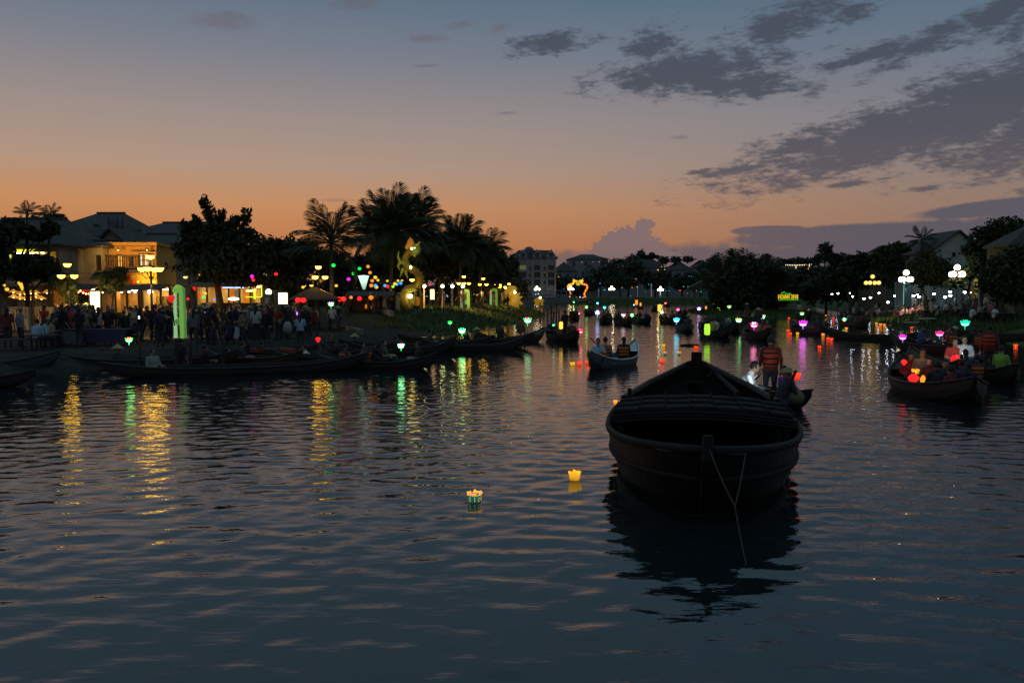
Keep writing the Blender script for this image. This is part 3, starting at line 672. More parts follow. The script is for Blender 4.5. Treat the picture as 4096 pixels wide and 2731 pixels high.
# ------------------------------------------------------------------ boats
def boat(p0, p1, beam, free=.34, r0=.45, r1=.55, label='', m=None, m2=None, cat='boat', group='wooden sampans on the river', name='sampan', thw=4, deck=True, pw=2.6):
    p0, p1 = Vector((*p0[:2], 0)), Vector((*p1[:2], 0)); L_ = (p1-p0).length; c = (p0+p1)/2; ax = p1-p0
    t = thing(name, label, cat, c, math.atan2(ax.y, ax.x), group); N = 18; m = m or WOOD; m2 = m2 or WOOD2
    def st(i):
        u = 2*i/N-1; e = abs(u); rise = (r1 if u > 0 else r0)*e**3
        w = beam/2*max(.05, (1-e**pw)); zg = free+rise; zb = -.16+(zg+.1)*e**4*.82
        return u*L_/2*(1+.0*e), w, zg, zb
    sec = [(1, 1.0), (.97, .62), (.86, .28), (.55, .05), (0, 0)]
    V = []; F = []; K = 9
    def secpts(i, th):
        x, w, zg, zb = st(i); w = max(.015, w-th); o = []
        for a, h in sec: o.append((x, w*a, (zb+th)+(zg-zb-th)*h))
        return o+[(px_, -py_, pz_) for px_, py_, pz_ in o[-2::-1]]
    for i in range(N+1): V += secpts(i, 0)
    o2 = len(V)
    for i in range(N+1): V += secpts(i, .035)
    for i in range(N):
        for j in range(K-1):
            a = i*K+j; F += [(a, a+1, a+K+1, a+K), (o2+a+K, o2+a+K+1, o2+a+1, o2+a)]
        for j in (0, K-1):
            a = i*K+j; F.append((a, a+K, o2+a+K, o2+a))
    mb = MB(); mb.add(V, F); mb.build('hull', m, t)
    for s in (1, -1):
        MB().tube([(st(i)[0], s*(st(i)[1]+.012), st(i)[2]+.01) for i in range(N+1)], .03, 6).build('gunwale', m2, t)
    for k in range(thw):
        u = -.62+1.24*(k+.5)/thw; i = (u+1)*N/2; x, w, zg, zb = st(i); MB().box((x, 0, zg-.14), (.2, 2*w-.06, .035)).build('thwart', m2, t)
    if deck:
        for s in (1, -1):
            g = MB(); V = []
            for i in range(5):
                ii = N/2+s*(N/2)*(.70+.28*i/4); x, w, zg, zb = st(ii); V += [(x, w-.02, zg-.03), (x, -w+.02, zg-.03)]
            g.add(V, [(2*i, 2*i+1, 2*i+3, 2*i+2) for i in range(4)]); g.build('end_deck', m2, t)
    return t
def boat_px(px, yw, wpx, label, flip=1, L_=5.2, beam=1.25, **k):
    """boat whose waterline is seen at row yw, spanning wpx pixels: its heading follows from how foreshortened it looks"""
    D = EYE*FPX/(yw-294); D += .3; lat = wpx*D/FPX; best = min((abs(L_*abs(math.cos(a))+beam*.8*abs(math.sin(a))-lat), a) for a in [R(q) for q in range(4, 89, 2)])[1]
    a = best if flip > 0 else math.pi-best; D2 = D+math.sin(best)*L_/2*.8+.2; c = Vector((X(px, D2), D2, 0)); d = Vector((math.cos(a), math.sin(a), 0))*L_/2
    t = boat(c-d, c+d, beam, label=label, **k); return t, c, d
def crew(c, d, lst, z=.14):
    """lst: (offset along the boat -1..1, sideways m, pose, colour, facing 'cam'/'away'/'fwd'/'back'/deg, label, extra)"""
    dn = d.normalized(); sd = Vector((-dn.y, dn.x, 0)); out = []
    for (u, s, kind, col, face, label, *ex) in lst:
        p = c+d*u+sd*s+Vector((0, 0, z)); ex = ex[0] if ex else {}
        if face == 'cam': rz = -math.atan2(p.x, p.y)
        elif face == 'away': rz = math.pi-math.atan2(p.x, p.y)
        elif face == 'fwd': rz = math.atan2(dn.y, dn.x)+math.pi/2
        elif face == 'back': rz = math.atan2(dn.y, dn.x)-math.pi/2
        else: rz = R(face)
        out.append(person(p, kind, col, rz+random.uniform(-.15, .15), label, **ex))
    return out
def paddle(a, b, label, blade=True, group='paddles and poles held on the boats', r=.02):
    a, b = Vector(a), Vector(b); t = thing('paddle', label, 'paddle', a, 0, group); v = b-a
    MB().tube([(0, 0, 0), v], r, 6).build('shaft', WOOD2, t)
    if blade: MB().tube([v*.96, v*1.1, v*1.28], [.03, .07, .06], 6, flat=(1.2, .25)).build('blade', WOOD2, t)
    return t
# the big cargo boat in front
def big_boat():
    o = Vector((2.29, 9.28, 0)); ax = Vector((.215, 1, 0)).normalized(); rz = math.atan2(ax.y, ax.x)
    t = thing('cargo_boat', 'big dark wooden cargo boat moored in front, bow towards us, with panelled canopy', 'boat', o, rz)
    LEN = 9.5
    def w(u):
        if u < 4: return 1.46*max(0, 1-(1-u/4)**2.2)**.6
        return 1.46*max(0, 1-((u-4)/5.6)**2.4)**.85
    def zg(u): return .64+.22*max(0, 1-u/3.2)**1.7+.42*max(0, (u-5.2)/4.3)**2
    def pt(u, s, side, off=0.0):
        zz = zg(u)*(1-s)-.4*s; ww = w(u)*(1-.24*s**1.5); uu = u+.95*s**1.1*max(0, 1-u/3)-.9*s*max(0, (u-6.5)/3)
        return Vector((uu-off*.4*max(0, 1-u/2), side*(ww+off), zz))
    us = [0, .02, .06, .12, .22, .35, .5, .7, .95, 1.25, 1.6, 2, 2.5, 3, 3.6, 4.2, 5, 5.8, 6.6, 7.4, 8.1, 8.7, 9.2, 9.5]
    HW = mat('tarred_wood', (.012, .0095, .009), .5, grain=(5, .55), bump=(22, .01), aniso=(.5, 5, 5), spec=.16)
    DULL = mat('bilge_wood', (.010, .008, .007), .95, grain=(5, .5), spec=.02)
    HW2 = mat('worn_wood', (.019, .017, .0155), .7, grain=(6, .5), bump=(26, .006), aniso=(.6, 6, 6), spec=.15)
    NS = 7
    hull = obj('hull', None, t); 
    for side in (1, -1):
        for k in range(NS):
            s0, s1 = k/NS, (k+1)/NS; V = []; lo = .022
            for u in us:
                V += [pt(u, s0+.004, side, .002), pt(u, (s0+s1)/2, side, lo*.5), pt(u, s1, side, lo), pt(u, s1, side, -.03)]
            F = []
            for i in range(len(us)-1):
                for j in range(3):
                    a = i*4+j; F.append((a, a+1, a+5, a+4) if side > 0 else (a+4, a+5, a+1, a))
            MB().add(V, F).build('plank', HW, hull)
        # inner skin
        V = []
        for u in us:
            for s in (0, .3, .6, .85): p = pt(u, s, side, -.06); V.append(p)
        F = [(i*4+j, i*4+4+j, i*4+5+j, i*4+1+j) for i in range(len(us)-1) for j in range(3)]
        MB().add(V, F).build('inner_skin', DULL, hull)
        # rub rail and lower wale
        for nm, s, off, hh, ww in (('gunwale', .0, .02, .055, .05), ('wale', .30, .035, .04, .035)):
            pts = [pt(u, s, side, off)+Vector((0, 0, .02 if s == 0 else 0)) for u in us]
            MB().tube(pts, [hh]*len(pts), 8, flat=(.8, 1)).build(nm, HW2, t, True)
    # stem post with rope bitts, floor, breasthook
    MB().tube([pt(0, 0, 1)+Vector((-.03, 0, .2)), pt(0, 0, 1)+Vector((-.06, 0, -.05)), pt(0, .4, 1)+Vector((-.05, 0, 0)), pt(0, .8, 1)+Vector((-.04, 0, 0)), pt(0, 1, 1)], [.06, .075, .08, .08, .07], 8).build('stem_post', HW, t)
    V = []
    for u in us[4:]:
        V += [Vector((u, w(u)*.86, .02)), Vector((u, -w(u)*.86, .02))]
    MB().add(V, [(2*i, 2*i+1, 2*i+3, 2*i+2) for i in range(len(V)//2-1)]).build('floor_boards', DULL, t)
    for k in range(9):          # fore deck behind the canopy, board by board
        u0 = 5.5+k*.42; V = []; z0 = -.06
        for u in (u0, u0+.40): V += [Vector((u, w(u)*.96, zg(u)+z0-.12)), Vector((u, -w(u)*.96, zg(u)+z0-.12))]
        V += [q-Vector((0, 0, .03)) for q in V]
        MB().add(V, [(0, 1, 3, 2), (4, 6, 7, 5), (0, 4, 5, 1), (2, 3, 7, 6)]).build('deck_board', DULL, t)
    # canopy: woven panels in three courses
    cp = obj('canopy', None, t); PAN = mat('woven_mat', (.03, .029, .03), .95, grain=(26, .35), bump=(60, .012), spec=.05)
    def cz(u, v):
        f = (u-2.45)/2.85; return (1.02-.13*f)-.10*(abs(v)/1.4)**2.0
    for r_ in range(3):
        u0 = 2.45+r_*.93; u1 = u0+1.02
        for k in range(7):
            a0, a1 = -1+2*k/7+.006, -1+2*(k+1)/7-.006; V = []; 
            for i in range(3):
                for j in range(4):
                    u = u0+(u1-u0)*i/2+random.uniform(-.01, .01); ww = 1.30+.10*(u-2.45)/2.85; v = (a0+(a1-a0)*j/3)*ww+.16*(u-3.9)*.0
                    V.append(Vector((u, v, cz(u, v)+(.03-.02*i)*1.0+.010*(k % 2)+random.uniform(-.006, .006))))
            F = [(i*4+j, i*4+j+1, i*4+5+j, i*4+4+j) for i in range(2) for j in range(3)]; n = len(V); V2 = V+[q-Vector((0, 0, .035)) for q in V]
            F2 = [tuple(reversed(f)) for f in F]; F2 = F2+[tuple(q+n for q in f) for f in F]
            bd = [0, 1, 2, 3, 7, 11, 10, 9, 8, 4]; F2 += [(bd[i], bd[(i+1) % 10], n+bd[(i+1) % 10], n+bd[i]) for i in range(10)]
            MB().add(V2, F2).build('roof_panel', PAN, cp)
    for k in range(8):          # battens over the seams
        v = -1+2*k/7; MB().tube([(2.43, v*1.30, cz(2.43, v*1.30)+.045), (3.9, v*1.35, cz(3.9, v*1.35)+.045), (5.3, v*1.40, cz(5.3, v*1.40)+.045)], .006+.004*random.random(), 5).build('batten', PAN, cp)
    for j in range(3):
        u = 2.43; MB().tube([(u-.02, v/8*1.32, cz(u, v/8*1.32)-.05-.045*j+.0) for v in range(-8, 9)], .022, 6).build('edge_pole', HW2, cp)
    for u in (2.55, 5.2):
        for v in (-1.2, -1.08, 1.2) if u < 3 else (-1.25, 1.25): MB().box((u, v, .55), (.07, .07, .86)).build('canopy_post', HW2, t)
    MB().box((8.95, 0, 1.05), (.24, .25, .7), taper=.92).build('mooring_post', HW, t)
    MB().box((8.7, .17, 1.0), (.1, .07, .42)).build('bitt', HW, t)
    wl = MB(); wl.box((6.9, .05, .78), (.26, .3, .28)); wl.box((6.9, .05, .93), (.32, .38, .04)); wl.box((6.9, .05, .66), (.34, .36, .05)); wl.build('windlass', DULL, t)
    for s in (1, -1): MB().tube([(5.35, s*1.36, .78), (7.0, s*1.02, .86), (8.9, s*.14, 1.16)], [.06, .07, .06], 6).build('bow_rail', HW, t)
    # ropes are moored to the boat: a thing of their own
    M = t.matrix_basis
    def wp(u, v, z): return Matrix.Translation(o) @ Matrix.Rotation(rz, 4, 'Z') @ Vector((u, v, z))
    rp = thing('mooring_rope', 'pale mooring rope hanging from the bow of the cargo boat down into the water', 'rope', wp(0, 0, .8))
    a = wp(-.05, 0, .95); b = wp(.12, -.44, .84); j = P(735, 506, 8.35); e = W(748, 572, -.05); oo = rp.location
    for p, q, sg in ((a, j, .03), (b, j, .04), (j, e, .02), (a, b, .05), (a, wp(.28, .62, .82), .05)):
        MB().tube([(p.lerp(q, i/6)-Vector((0, 0, sg*4*(i/6)*(1-i/6))))-oo for i in range(7)], .0075, 5).build('strand', ROPE, rp)
    pd = thing('oar', 'long worn oar lying across the far deck of the cargo boat', 'oar', wp(6.4, -.75, .78)); ol = pd.location
    MB().tube([(0, 0, 0), P(712, 369, 17.6)-ol], [.05, .04], 6).build('shaft', HW2, pd); MB().tube([P(708, 376, 17.3)-ol, P(716, 368.5, 17.3)-ol], .03, 6).build('crossbar', HW2, pd)
    return t
# ------------------------------------------------------------------ buildings
def facade(mb, x0, x1, z0, z1, y, th, ops):
    xs = sorted({x0, x1, *[v for o in ops for v in (o[0], o[1])]}); zs = sorted({z0, z1, *[v for o in ops for v in (o[2], o[3])]})
    xs = [v for v in xs if x0 <= v <= x1]; zs = [v for v in zs if z0 <= v <= z1]
    for a, b in zip(xs[:-1], xs[1:]):
        run = None
        for c, d in zip(zs[:-1], zs[1:]):
            solid = not any(o[0] <= (a+b)/2 <= o[1] and o[2] <= (c+d)/2 <= o[3] for o in ops)
            if solid and run is None: run = c
            if (not solid or d == zs[-1]) and run is not None:
                e = d if solid else c; mb.box(((a+b)/2, y+th/2, (run+e)/2), (b-a, th, e-run)); run = None
def window(par, x0, x1, z0, z1, y, lit=None, shutters=False, nx=2, nz=2, fm=None):
    fm = fm or WOOD2; f = MB(); t = .07; cx, cz = (x0+x1)/2, (z0+z1)/2
    for x in (x0+t/2, x1-t/2): f.box((x, y+.06, cz), (t, .1, z1-z0))
    for z in (z0+t/2, z1-t/2): f.box((cx, y+.06, z), (x1-x0-2*t, .1, t))
    fr = f.build('window', fm, par)
    for i in range(1, nx): MB().box((x0+(x1-x0)*i/nx, y+.07, cz), (.045, .05, z1-z0-2*t)).build('glazing_bar', fm, fr)
    for i in range(1, nz): MB().box((cx, y+.0735, z0+(z1-z0)*i/nz), (x1-x0-2*t, .04, .04)).build('glazing_bar', fm, fr)
    MB().box((cx, y+.12, cz), (x1-x0-2*t, .02, z1-z0-2*t)).build('pane', lit or GLASS, fr)
    MB().box((cx, y-.03, z0-.04), (x1-x0+.16, .16, .06)).build('sill', PLASTER_G, fr)
def hip(x0, x1, y0, y1, ze, zr, inset, ov=.35, th=.14):
    """solid hip roof; inset 0 makes a gable running along x"""
    x0 -= ov; x1 += ov; y0 -= ov; y1 += ov; ym = (y0+y1)/2; mb = MB()
    b = [(x0, y0, ze), (x1, y0, ze), (x1, y1, ze), (x0, y1, ze)]; tt = [(x, y, z+th) for x, y, z in b]; rdg = [(x0+inset, ym, zr), (x1-inset, ym, zr)]
    mb.add(b+tt+rdg, [(3, 2, 1, 0), (0, 1, 5, 4), (1, 2, 6, 5), (2, 3, 7, 6), (3, 0, 4, 7), (4, 5, 9, 8), (6, 7, 8, 9), (5, 6, 9), (7, 4, 8)])
    mb.tube([(x0+inset-.05, ym, zr+.04), (x1-inset+.05, ym, zr+.04)], .11, 6)
    return mb
def house(px0, px1, D, depth, ytop, label, wall, wins=(), roof='hip', yridge=None, inset=2.5, zb=None, name='house', fm=None, off=0):
    """walls, openings and roof; the front stands at forward distance D"""
    x0, x1 = X(px0, D), X(px1, D); zt = Z(ytop, D); g = zb if zb is not None else max(.3, G((x0+x1)/2, D))-.2
    t = thing(name, label, 'house', ((x0+x1)/2, D, g)); o = Vector((-(x0+x1)/2, -D, -g)); hw = (x1-x0)/2; H = zt-g
    ops = [(X(a, D)+o.x, X(b, D)+o.x, Z(d, D)-g, Z(c, D)-g) for a, b, c, d, *_ in wins]
    m = MB(); facade(m, -hw, hw, 0, H, 0, .25, ops)
    m.box((-hw+.125, depth/2+.127, H/2), (.25, depth-.254, H)); m.box((hw-.125, depth/2+.127, H/2), (.25, depth-.254, H)); m.box((0, depth+.125, H/2), (2*hw, .25, H))
    m.box((0, depth/2+.13, H*.5), (2*hw-.52, depth-.3, .2)); m.box((0, depth/2+.13, H-.1), (2*hw-.52, depth-.3, .18))
    m.build('wall', wall, t)
    for (a, b, c, d), w in zip(ops, wins):
        k = w[4] if len(w) > 4 else {}
        if k is not None: window(t, a, b, c, d, .03, **k, fm=fm)
    zr = (Z(yridge, D+depth/2)-g) if yridge else H+2
    if roof == 'hip': hip(-hw, hw, 0, depth, H+.01, zr, inset).build('roof', TILE, t)
    elif roof == 'gable': hip(-hw, hw, 0, depth, H+.01, zr, 0).build('roof', TILE, t)
    elif roof == 'front':            # gable end towards the river
        MB().prism([(-hw, H+.005), (hw, H+.005), (off, zr-.22)], 'y', .02, .24).build('gable_wall', wall, t)
        rf = MB(); ov = .45
        for s, xe in ((-1, -hw-ov), (1, hw+ov)):
            ze = H-(zr-H)*ov/hw; rf.add([(off, -.4, zr), (xe, -.4, ze), (xe, depth+.3, ze), (off, depth+.3, zr), (off, -.4, zr-.18), (xe, -.4, ze-.16), (xe, depth+.3, ze-.16), (off, depth+.3, zr-.18)], [(0, 1, 2, 3), (7, 6, 5, 4), (0, 4, 5, 1), (1, 5, 6, 2), (2, 6, 7, 3)])
        rf.build('roof', TILE, t)
    elif roof == 'flat': MB().box((0, depth/2, H+.13), (2*hw+.3, depth+.5, .22)).build('parapet', wall, t)
    return t, o, g
ROOM_Y = em('lit_room_yellow', (1, .55, .12), .8); ROOM_W = em('lit_room_white', (1, .75, .4), 1.1); TUBE_W = em('ceiling_tube', (1, .56, .16), 34); TUBE_Y = em('ceiling_tube_amber', (1, .48, .09), 60)
LED_Y = em('yellow_led_strip', (.85, .9, .03), 1.3); OLIVE = mat('olive_wall', (.28, .25, .05), .85, grain=(2, .25))
# --- the row of town houses on the left
t, o, g = house(-60, 61, 53, 8, 246, 'house with yellow-lit upper balcony above the hat shop at the far left', PLASTER_G, [(13, 58, 251, 273, None)], 'hip', 219, 2.2)
MB().box((X(36, 53)+o.x, 2.2, Z(262, 53)-g), (X(58, 53)-X(13, 53)+.4, .1, 2.2)).build('balcony_wall', OLIVE, t)
MB().box((X(24, 53)+o.x, .9, Z(252, 53)-g), (1.8, .3, .06)).build('ceiling_light', TUBE_W, t)
st_ = MB(); st_.box((X(24.5, 53)+o.x, -.03, Z(250.3, 53)-g), (X(37, 53)-X(12, 53), .04, .16)); st_.box((X(12.6, 53)+o.x, -.032, Z(255.5, 53)-g), (.1, .04, .72)); st_.build('led_strip', LED_Y, t)
r_ = MB(); zz = Z(272, 53)-g
for i in range(16): r_.box((X(13, 53)+o.x+(i+.5)*.19, -.06, zz+.3), (.04, .04, .6))
r_.box((X(36, 53)+o.x, -.06, zz+.62), (X(58, 53)-X(13, 53), .06, .06)); r_.build('balcony_rail', WOOD2, t)
t, o, g = house(61.5, 104, 56, 4, 247.5, 'plain grey house with one dark window beside the ochre house', PLASTER_G, [(97.5, 103, 254.5, 273.5, dict(nx=1, nz=3))], 'gable', 241)
for q, x in enumerate((68, 72.3)):
    silk(P(x, 252.5, 55.4), 'orange', .2, 'round amber lantern on the grey house wall, %s of two' % ('left' if q == 0 else 'right'), 'amber lanterns on the grey house wall', 2.0)
t, o, g = house(104.5, 158, 57, 3, 245.5, 'ochre house with lit windows and a balcony behind the tall street lamp', PLASTER_Y,
    [(118, 124.5, 254, 267, dict(lit=ROOM_Y)), (139.5, 154.5, 253, 266, dict(lit=ROOM_W, nx=3)), (130.5, 135.5, 256, 272, dict(nx=1))], 'flat')
bl = MB(); zz = Z(266.5, 57)-g; xa, xb = X(104.8, 57)+o.x, X(158, 57)+o.x
for i in range(24): bl.box((xa+(xb-xa)*(i+.5)/24, -.62, zz+.38), (.045, .045, .75))
bl.box(((xa+xb)/2, -.62, zz+.78), (xb-xa, .07, .07)); bl.box(((xa+xb)/2, -.62, zz+.4), (xb-xa, .03, .03)); bl.build('balcony_rail', WOOD2, t)
MB().box(((xa+xb)/2, -.34, zz-.06), (xb-xa, .66, .12)).build('balcony_floor', WOOD2, t)
MB().box((X(147, 57)+o.x, -.3, Z(250.5, 57)-g), (X(156, 57)-X(137, 57), .6, .07)).build('window_hood', WOOD2, t)
for x, c in ((134, 'red'), (138, 'lime'), (143, 'orange'), (149, 'orange'), (154, 'lime')):
    q = silk(P(x, 281.5, 56.4), c, .2, {134: 'red', 138: 'first lime green', 143: 'first orange', 149: 'second orange', 154: 'last lime green'}[x]+' light low on the ochre house front', 'coloured lights along the ochre house front', 4)
    ld = bpy.data.lights.new('uplight', 'SPOT'); ld.energy = 60; ld.color = (1, .52, .1) if c == 'orange' else LC[c]; ld.shadow_soft_size = .1; ld.spot_size = R(110); ld.spot_blend = .6; obj('uplight', ld, q, (0, -1.2, 1.6), rot=(R(105), 0, 0))
    if c != 'orange': ld.energy = 22
for x, e in ((118, 150), (147, 190)):
    q = thing('eave_lamp', 'amber lamp under the eaves of the ochre house, %s one' % ('left' if x < 130 else 'right'), 'lamp', P(x, 249, 56.2), 0, 'eave lamps on the ochre house'); MB().lathe((0, 0, 0), [(.04, .12), (.1, 0), (.09, -.02)], 8).build('lamp_shade', METAL, q); MB().ball((0, 0, -.03), .05, 8, 5).build('bulb', em('hat_bulb', (1, .6, .15), 10), q)
    ld = bpy.data.lights.new('lamp_light', 'SPOT'); ld.energy = e*1.2; ld.color = (1, .5, .1); ld.shadow_soft_size = .15; ld.spot_size = R(150); ld.spot_blend = .5; obj('lamp_light', ld, q, (0, -1.6, -.2), rot=(R(72), 0, 0))
aw = obj('awning', None, t); zz = Z(270, 57)-g
for i in range(14): MB().box((xa+(xb-xa)*(i+.5)/14, -.75, zz-.0), ((xb-xa)/14-.03, 1.3, .04), rot=Matrix.Rotation(R(16), 3, 'X')).build('awning_board', TILE, aw)
house(95, 133, 60.6, 5, 246, 'beige gabled house behind the ochre house', PLASTER_B, [], 'front', 229.5, off=0)
house(136, 176, 61.5, 5, 245, 'dark low roof right of the beige gable', PLASTER_G, [], 'hip', 234, 1.2)
house(52, 124, 76, 10, 232, 'hip roofed house with the highest ridge behind the grey house', PLASTER_G, [], 'hip', 213, 2.4)
house(120, 214, 77, 10, 236, 'long hip roofed house behind the ochre house and the tall tree', PLASTER_G, [], 'hip', 222.5, 2.6)
house(70, 128, 70, 4, 238, 'low roofed annex under the water tank', PLASTER_B, [], 'gable', 231)
house(80, 100, 66.5, 3, 241, 'small stepped roof between the grey house and the beige gable', PLASTER_B, [], 'hip', 225.5, 1.0)
house(74, 98, 61.8, 2.5, 246.5, 'low pale roof directly above the grey house wall', PLASTER_B, [], 'hip', 237, .5)
house(20, 60, 66, 5, 236, 'dark roof behind the balcony house and areca palms', PLASTER_G, [], 'hip', 215.5, 1.2)
house(138, 158, 66.0, 3, 243, 'small roof above the ochre house at its right', PLASTER_B, [], 'hip', 234, .6)
house(165, 262, 70, 8, 262, 'dim house wall behind the sprouting tree', PLASTER_G, [(172, 178, 250+16, 276, {}), (200, 206, 266, 276, {})], 'hip', 247, 3)
wt = thing('water_tank', 'square rooftop water tank with corner posts against the orange sky', 'water tank', P(115.8, 228, 72)); s = 72/FPX
MB().box((0, 0, .38), (8*s, .8, 6*s+.1)).build('tank', mat('tank_sheet', (.12, .10, .14), .6), wt)
for x in (-4.6, 4.6):
    for y in (-.45, .45): MB().box((x*s, y, .45), (.06, .06, 1.15)).build('post', METAL, wt)
MB().box((0, 0, -.15), (.8, .9, .5)).build('stand', TILE, wt)
# --- shop fronts at street level
def shop(px0, px1, D, ytop, label, back, lamp, dep=3.0, posts=5, goods=None, eave=1.4, tube=.9):
    x0, x1 = X(px0, D), X(px1, D); g = G((x0+x1)/2, D); t = thing('shop_front', label, 'shop', ((x0+x1)/2, D, g)); hw = (x1-x0)/2; H = Z(ytop, D)-g
    MB().box((0, dep, H/2), (2*hw, .1, H)).build('back_wall', back, t)
    for s in (-1, 1): MB().box((s*(hw-.05), dep/2, H/2), (.1, dep-.1, H)).build('side_wall', back, t)
    MB().box((0, dep/2, H+.06), (2*hw+.2, dep+.3, .1)).build('ceiling', WOOD2, t)
    a = obj('awning', None, t); n = max(5, int(2*hw/.55))
    for i in range(n): MB().box((-hw+(i+.5)*2*hw/n, -eave/2, H+.02-.0), (2*hw/n-.025, eave, .04), rot=Matrix.Rotation(R(15), 3, 'X')).build('awning_board', TILE, a)
    for i in range(posts): MB().box((-hw+.08+(2*hw-.16)*i/(posts-1), -.05, H/2), (.11, .11, H)).build('post', WOOD2, t)
    nl = max(1, int(hw*tube))
    for i in range(nl): MB().box((-hw+(i+.5)*2*hw/nl, dep*.55, H-.12), (1.3, .3, .06)).build('ceiling_light', lamp, t)
    k = MB()
    k.box((0, .7, .45), (2*hw-.5, .6, .9)); k.build('counter', WOOD2, t)
    return t, g, H, hw
WALL_O = mat('orange_wall', (.5, .27, .06), .85, grain=(1.5, .25)); WALL_C = mat('cream_wall', (.55, .47, .26), .85, grain=(1.5, .2)); WALL_D = mat('tan_wall', (.36, .24, .1), .85, grain=(1.5, .3))  # last wall material is one even tan, browner than the cream
t, g, H, hw = shop(-40, 54, 52, 284, 'amber-lit hat shop with balustrade at the far left', WALL_O, TUBE_Y, 3.2, 6)
for k in range(2): MB().box((0, 3.0, 1.5+.62*k), (2*hw-.6, .3, .04)).build('shelf', WOOD2, t)
ped = mat('balustrade_stone', (.5, .42, .28), .8, grain=(4, .15)); bz = Z(312.5, 49.5)-G(X(30, 49.5), 49.5)
bt = thing('balustrade', 'stone balustrade with turned balusters in front of the hat shop', 'balustrade', on(32, 49.5)); bw = X(51, 49.5)-X(11, 49.5); bo = X(31, 49.5)-X(32, 49.5); bh = Z(306.5, 49.5)-bt.location.z
bm_ = MB().lathe((0, 0, 0), [(.07, 0), (.07, .06), (.04, .1), (.085, .28), (.045, .5), (.07, .58), (.07, .64)], 8).mesh('baluster', ped, True)
for i in range(14): obj('baluster', bm_, bt, (bo-bw/2+(i+.5)*bw/14, 0, bh-.76))
MB().box((bo, 0, bh-.06), (bw, .26, .12)).build('rail', ped, bt); MB().box((bo, 0, (bh-.76)/2), (bw, .24, bh-.76)).build('plinth', ped, bt)
for x in (-bw/2, 0, bw/2): MB().box((bo+x, 0, bh/2), (.3, .3, bh)).build('pier', ped, bt)
HATL = MB().lathe((0, 0, 0), [(.30, 0), (.29, .01), (.01, .22)], 14); HATM = HATL.mesh('hat_shade', em('lit_straw_hat', (1, .45, .06), .5, base=(.45, .28, .08)), True); HBU = MB().ball((0, 0, .0), .06, 8, 5).mesh('bulb', em('hat_bulb', (1, .6, .15), 10), True)
for i, (x, y) in enumerate([(13.5, 292), (13.5, 297), (20, 294), (20, 298.3), (25.3, 293.6), (25.3, 299), (30, 299), (36, 296.5), (36, 293), (41.5, 298.6), (47, 292.5), (31, 293)]):
    t = thing('hat_lamp', None, 'lamp', P(x, y, 51.4), 0, 'conical hat lamps in the amber shop'); t['_auto'] = 'straw hat lamp in the amber shop, %s row' % ('upper' if y < 295 else 'lower'); obj('hat_shade', HATM, t); obj('bulb', HBU, t, (0, 0, .02))
silk(P(22, 284.5, 50.2), 'yellow', .58, 'large heart-shaped yellow lantern under the hat shop awning', None, 2.2, 'cone')
for x, y in ((3.5, 285), (7, 289)): silk(P(x, y, 50.5), 'yellow', .3, 'small amber lantern hung at the far left of the hat shop, %s one' % ('upper left' if x < 5 else 'lower right'), 'small amber lanterns at the hat shop', 2.0)
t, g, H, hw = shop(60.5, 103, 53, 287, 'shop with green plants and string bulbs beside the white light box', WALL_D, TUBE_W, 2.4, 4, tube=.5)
for x in (73, 77, 82, 86): silk(P(x, 289.5+random.random()*2, 52.5), 'red', .3, None, 'small silk lanterns inside the plant shop', 1.2)['_auto'] = 'small red silk lantern inside the plant shop'
pls = [(72.5, 299, 4, 5), (80, 298, 5, 5), (86, 298.5, 3.5, 5)]
for i, (x, y, a, b) in enumerate(pls): tree(x, 52.6, [(x, y, a, b)], ['leafy potted plant at the left of the plant shop', 'leafy potted plant in the middle of the plant shop', 'leafy potted plant next to the white light box'][i], 260, .11, LEAF_G, None, .03, 'potted plants in the shop', .8, 'potted_plant', False, 'plant')
bulbs_on_wire([P(70, 290, 51.5), P(80, 289, 51.5), P(92, 291, 51.5), P(104, 290, 51.5)], 'string of warm bulbs above the plant shop and white light box', .16, 13, .055)
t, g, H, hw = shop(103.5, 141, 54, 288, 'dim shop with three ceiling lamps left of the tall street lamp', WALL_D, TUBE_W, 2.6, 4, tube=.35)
for x in (121.5, 129, 135): silk(P(x, 291.5, 53), 'white', .2, None, 'three white bulbs in the dim shop', 8)['_auto'] = 'white ceiling bulb in the dim shop'
t, g, H, hw = shop(142, 172, 52, 287, 'cream-lit stall hung with clothes behind the tall street lamp', WALL_C, TUBE_W, 2.2, 4, tube=1.0)
for i in range(9): MB().box((-hw+.35+i*(2*hw-.7)/8, 1.9, H-1.15), (.3, .05, 1.15), taper=1.2).build('hung_dress', mat('hung_cloth%d' % (i % 3), [(.3, .22, .05), (.08, .07, .05), (.35, .3, .2)][i % 3], .9), t)
silk(P(150.3, 291.3, 50.5), 'white', .36, 'bare bright bulb in front of the cream stall', None, 12)
t, g, H, hw = shop(196, 263, 60, 284.5, 'long yellow-lit stall with picture panels behind the sprouting tree', WALL_C, TUBE_W, 3, 7, tube=.8)
for i, (a, b, c, m) in enumerate([(203, 207, 1.2, (.12, .3, .5)), (210, 216, 1.5, (.5, .42, .25)), (217, 221, 1.1, (.5, .2, .04)), (222, 226, 1.0, (.12, .18, .3)), (231, 238, 1.4, (.6, .3, .04)), (239, 243, 1.6, (.1, .16, .05))]):
    xc = X((a+b)/2, 60)-t.location.x; MB().box((xc, 2.9, H-.35-c/2), (X(b, 60)-X(a, 60), .05, c)).build('picture_panel', mat('picture%d' % i, m, .7, grain=(3, .6)), t)
MB().box((X(231, 60)-t.location.x, -.3, H-.15), (2.2, .08, .16)).build('blue_strip_light', em('blue_tube', (.35, .55, 1), 3), t)
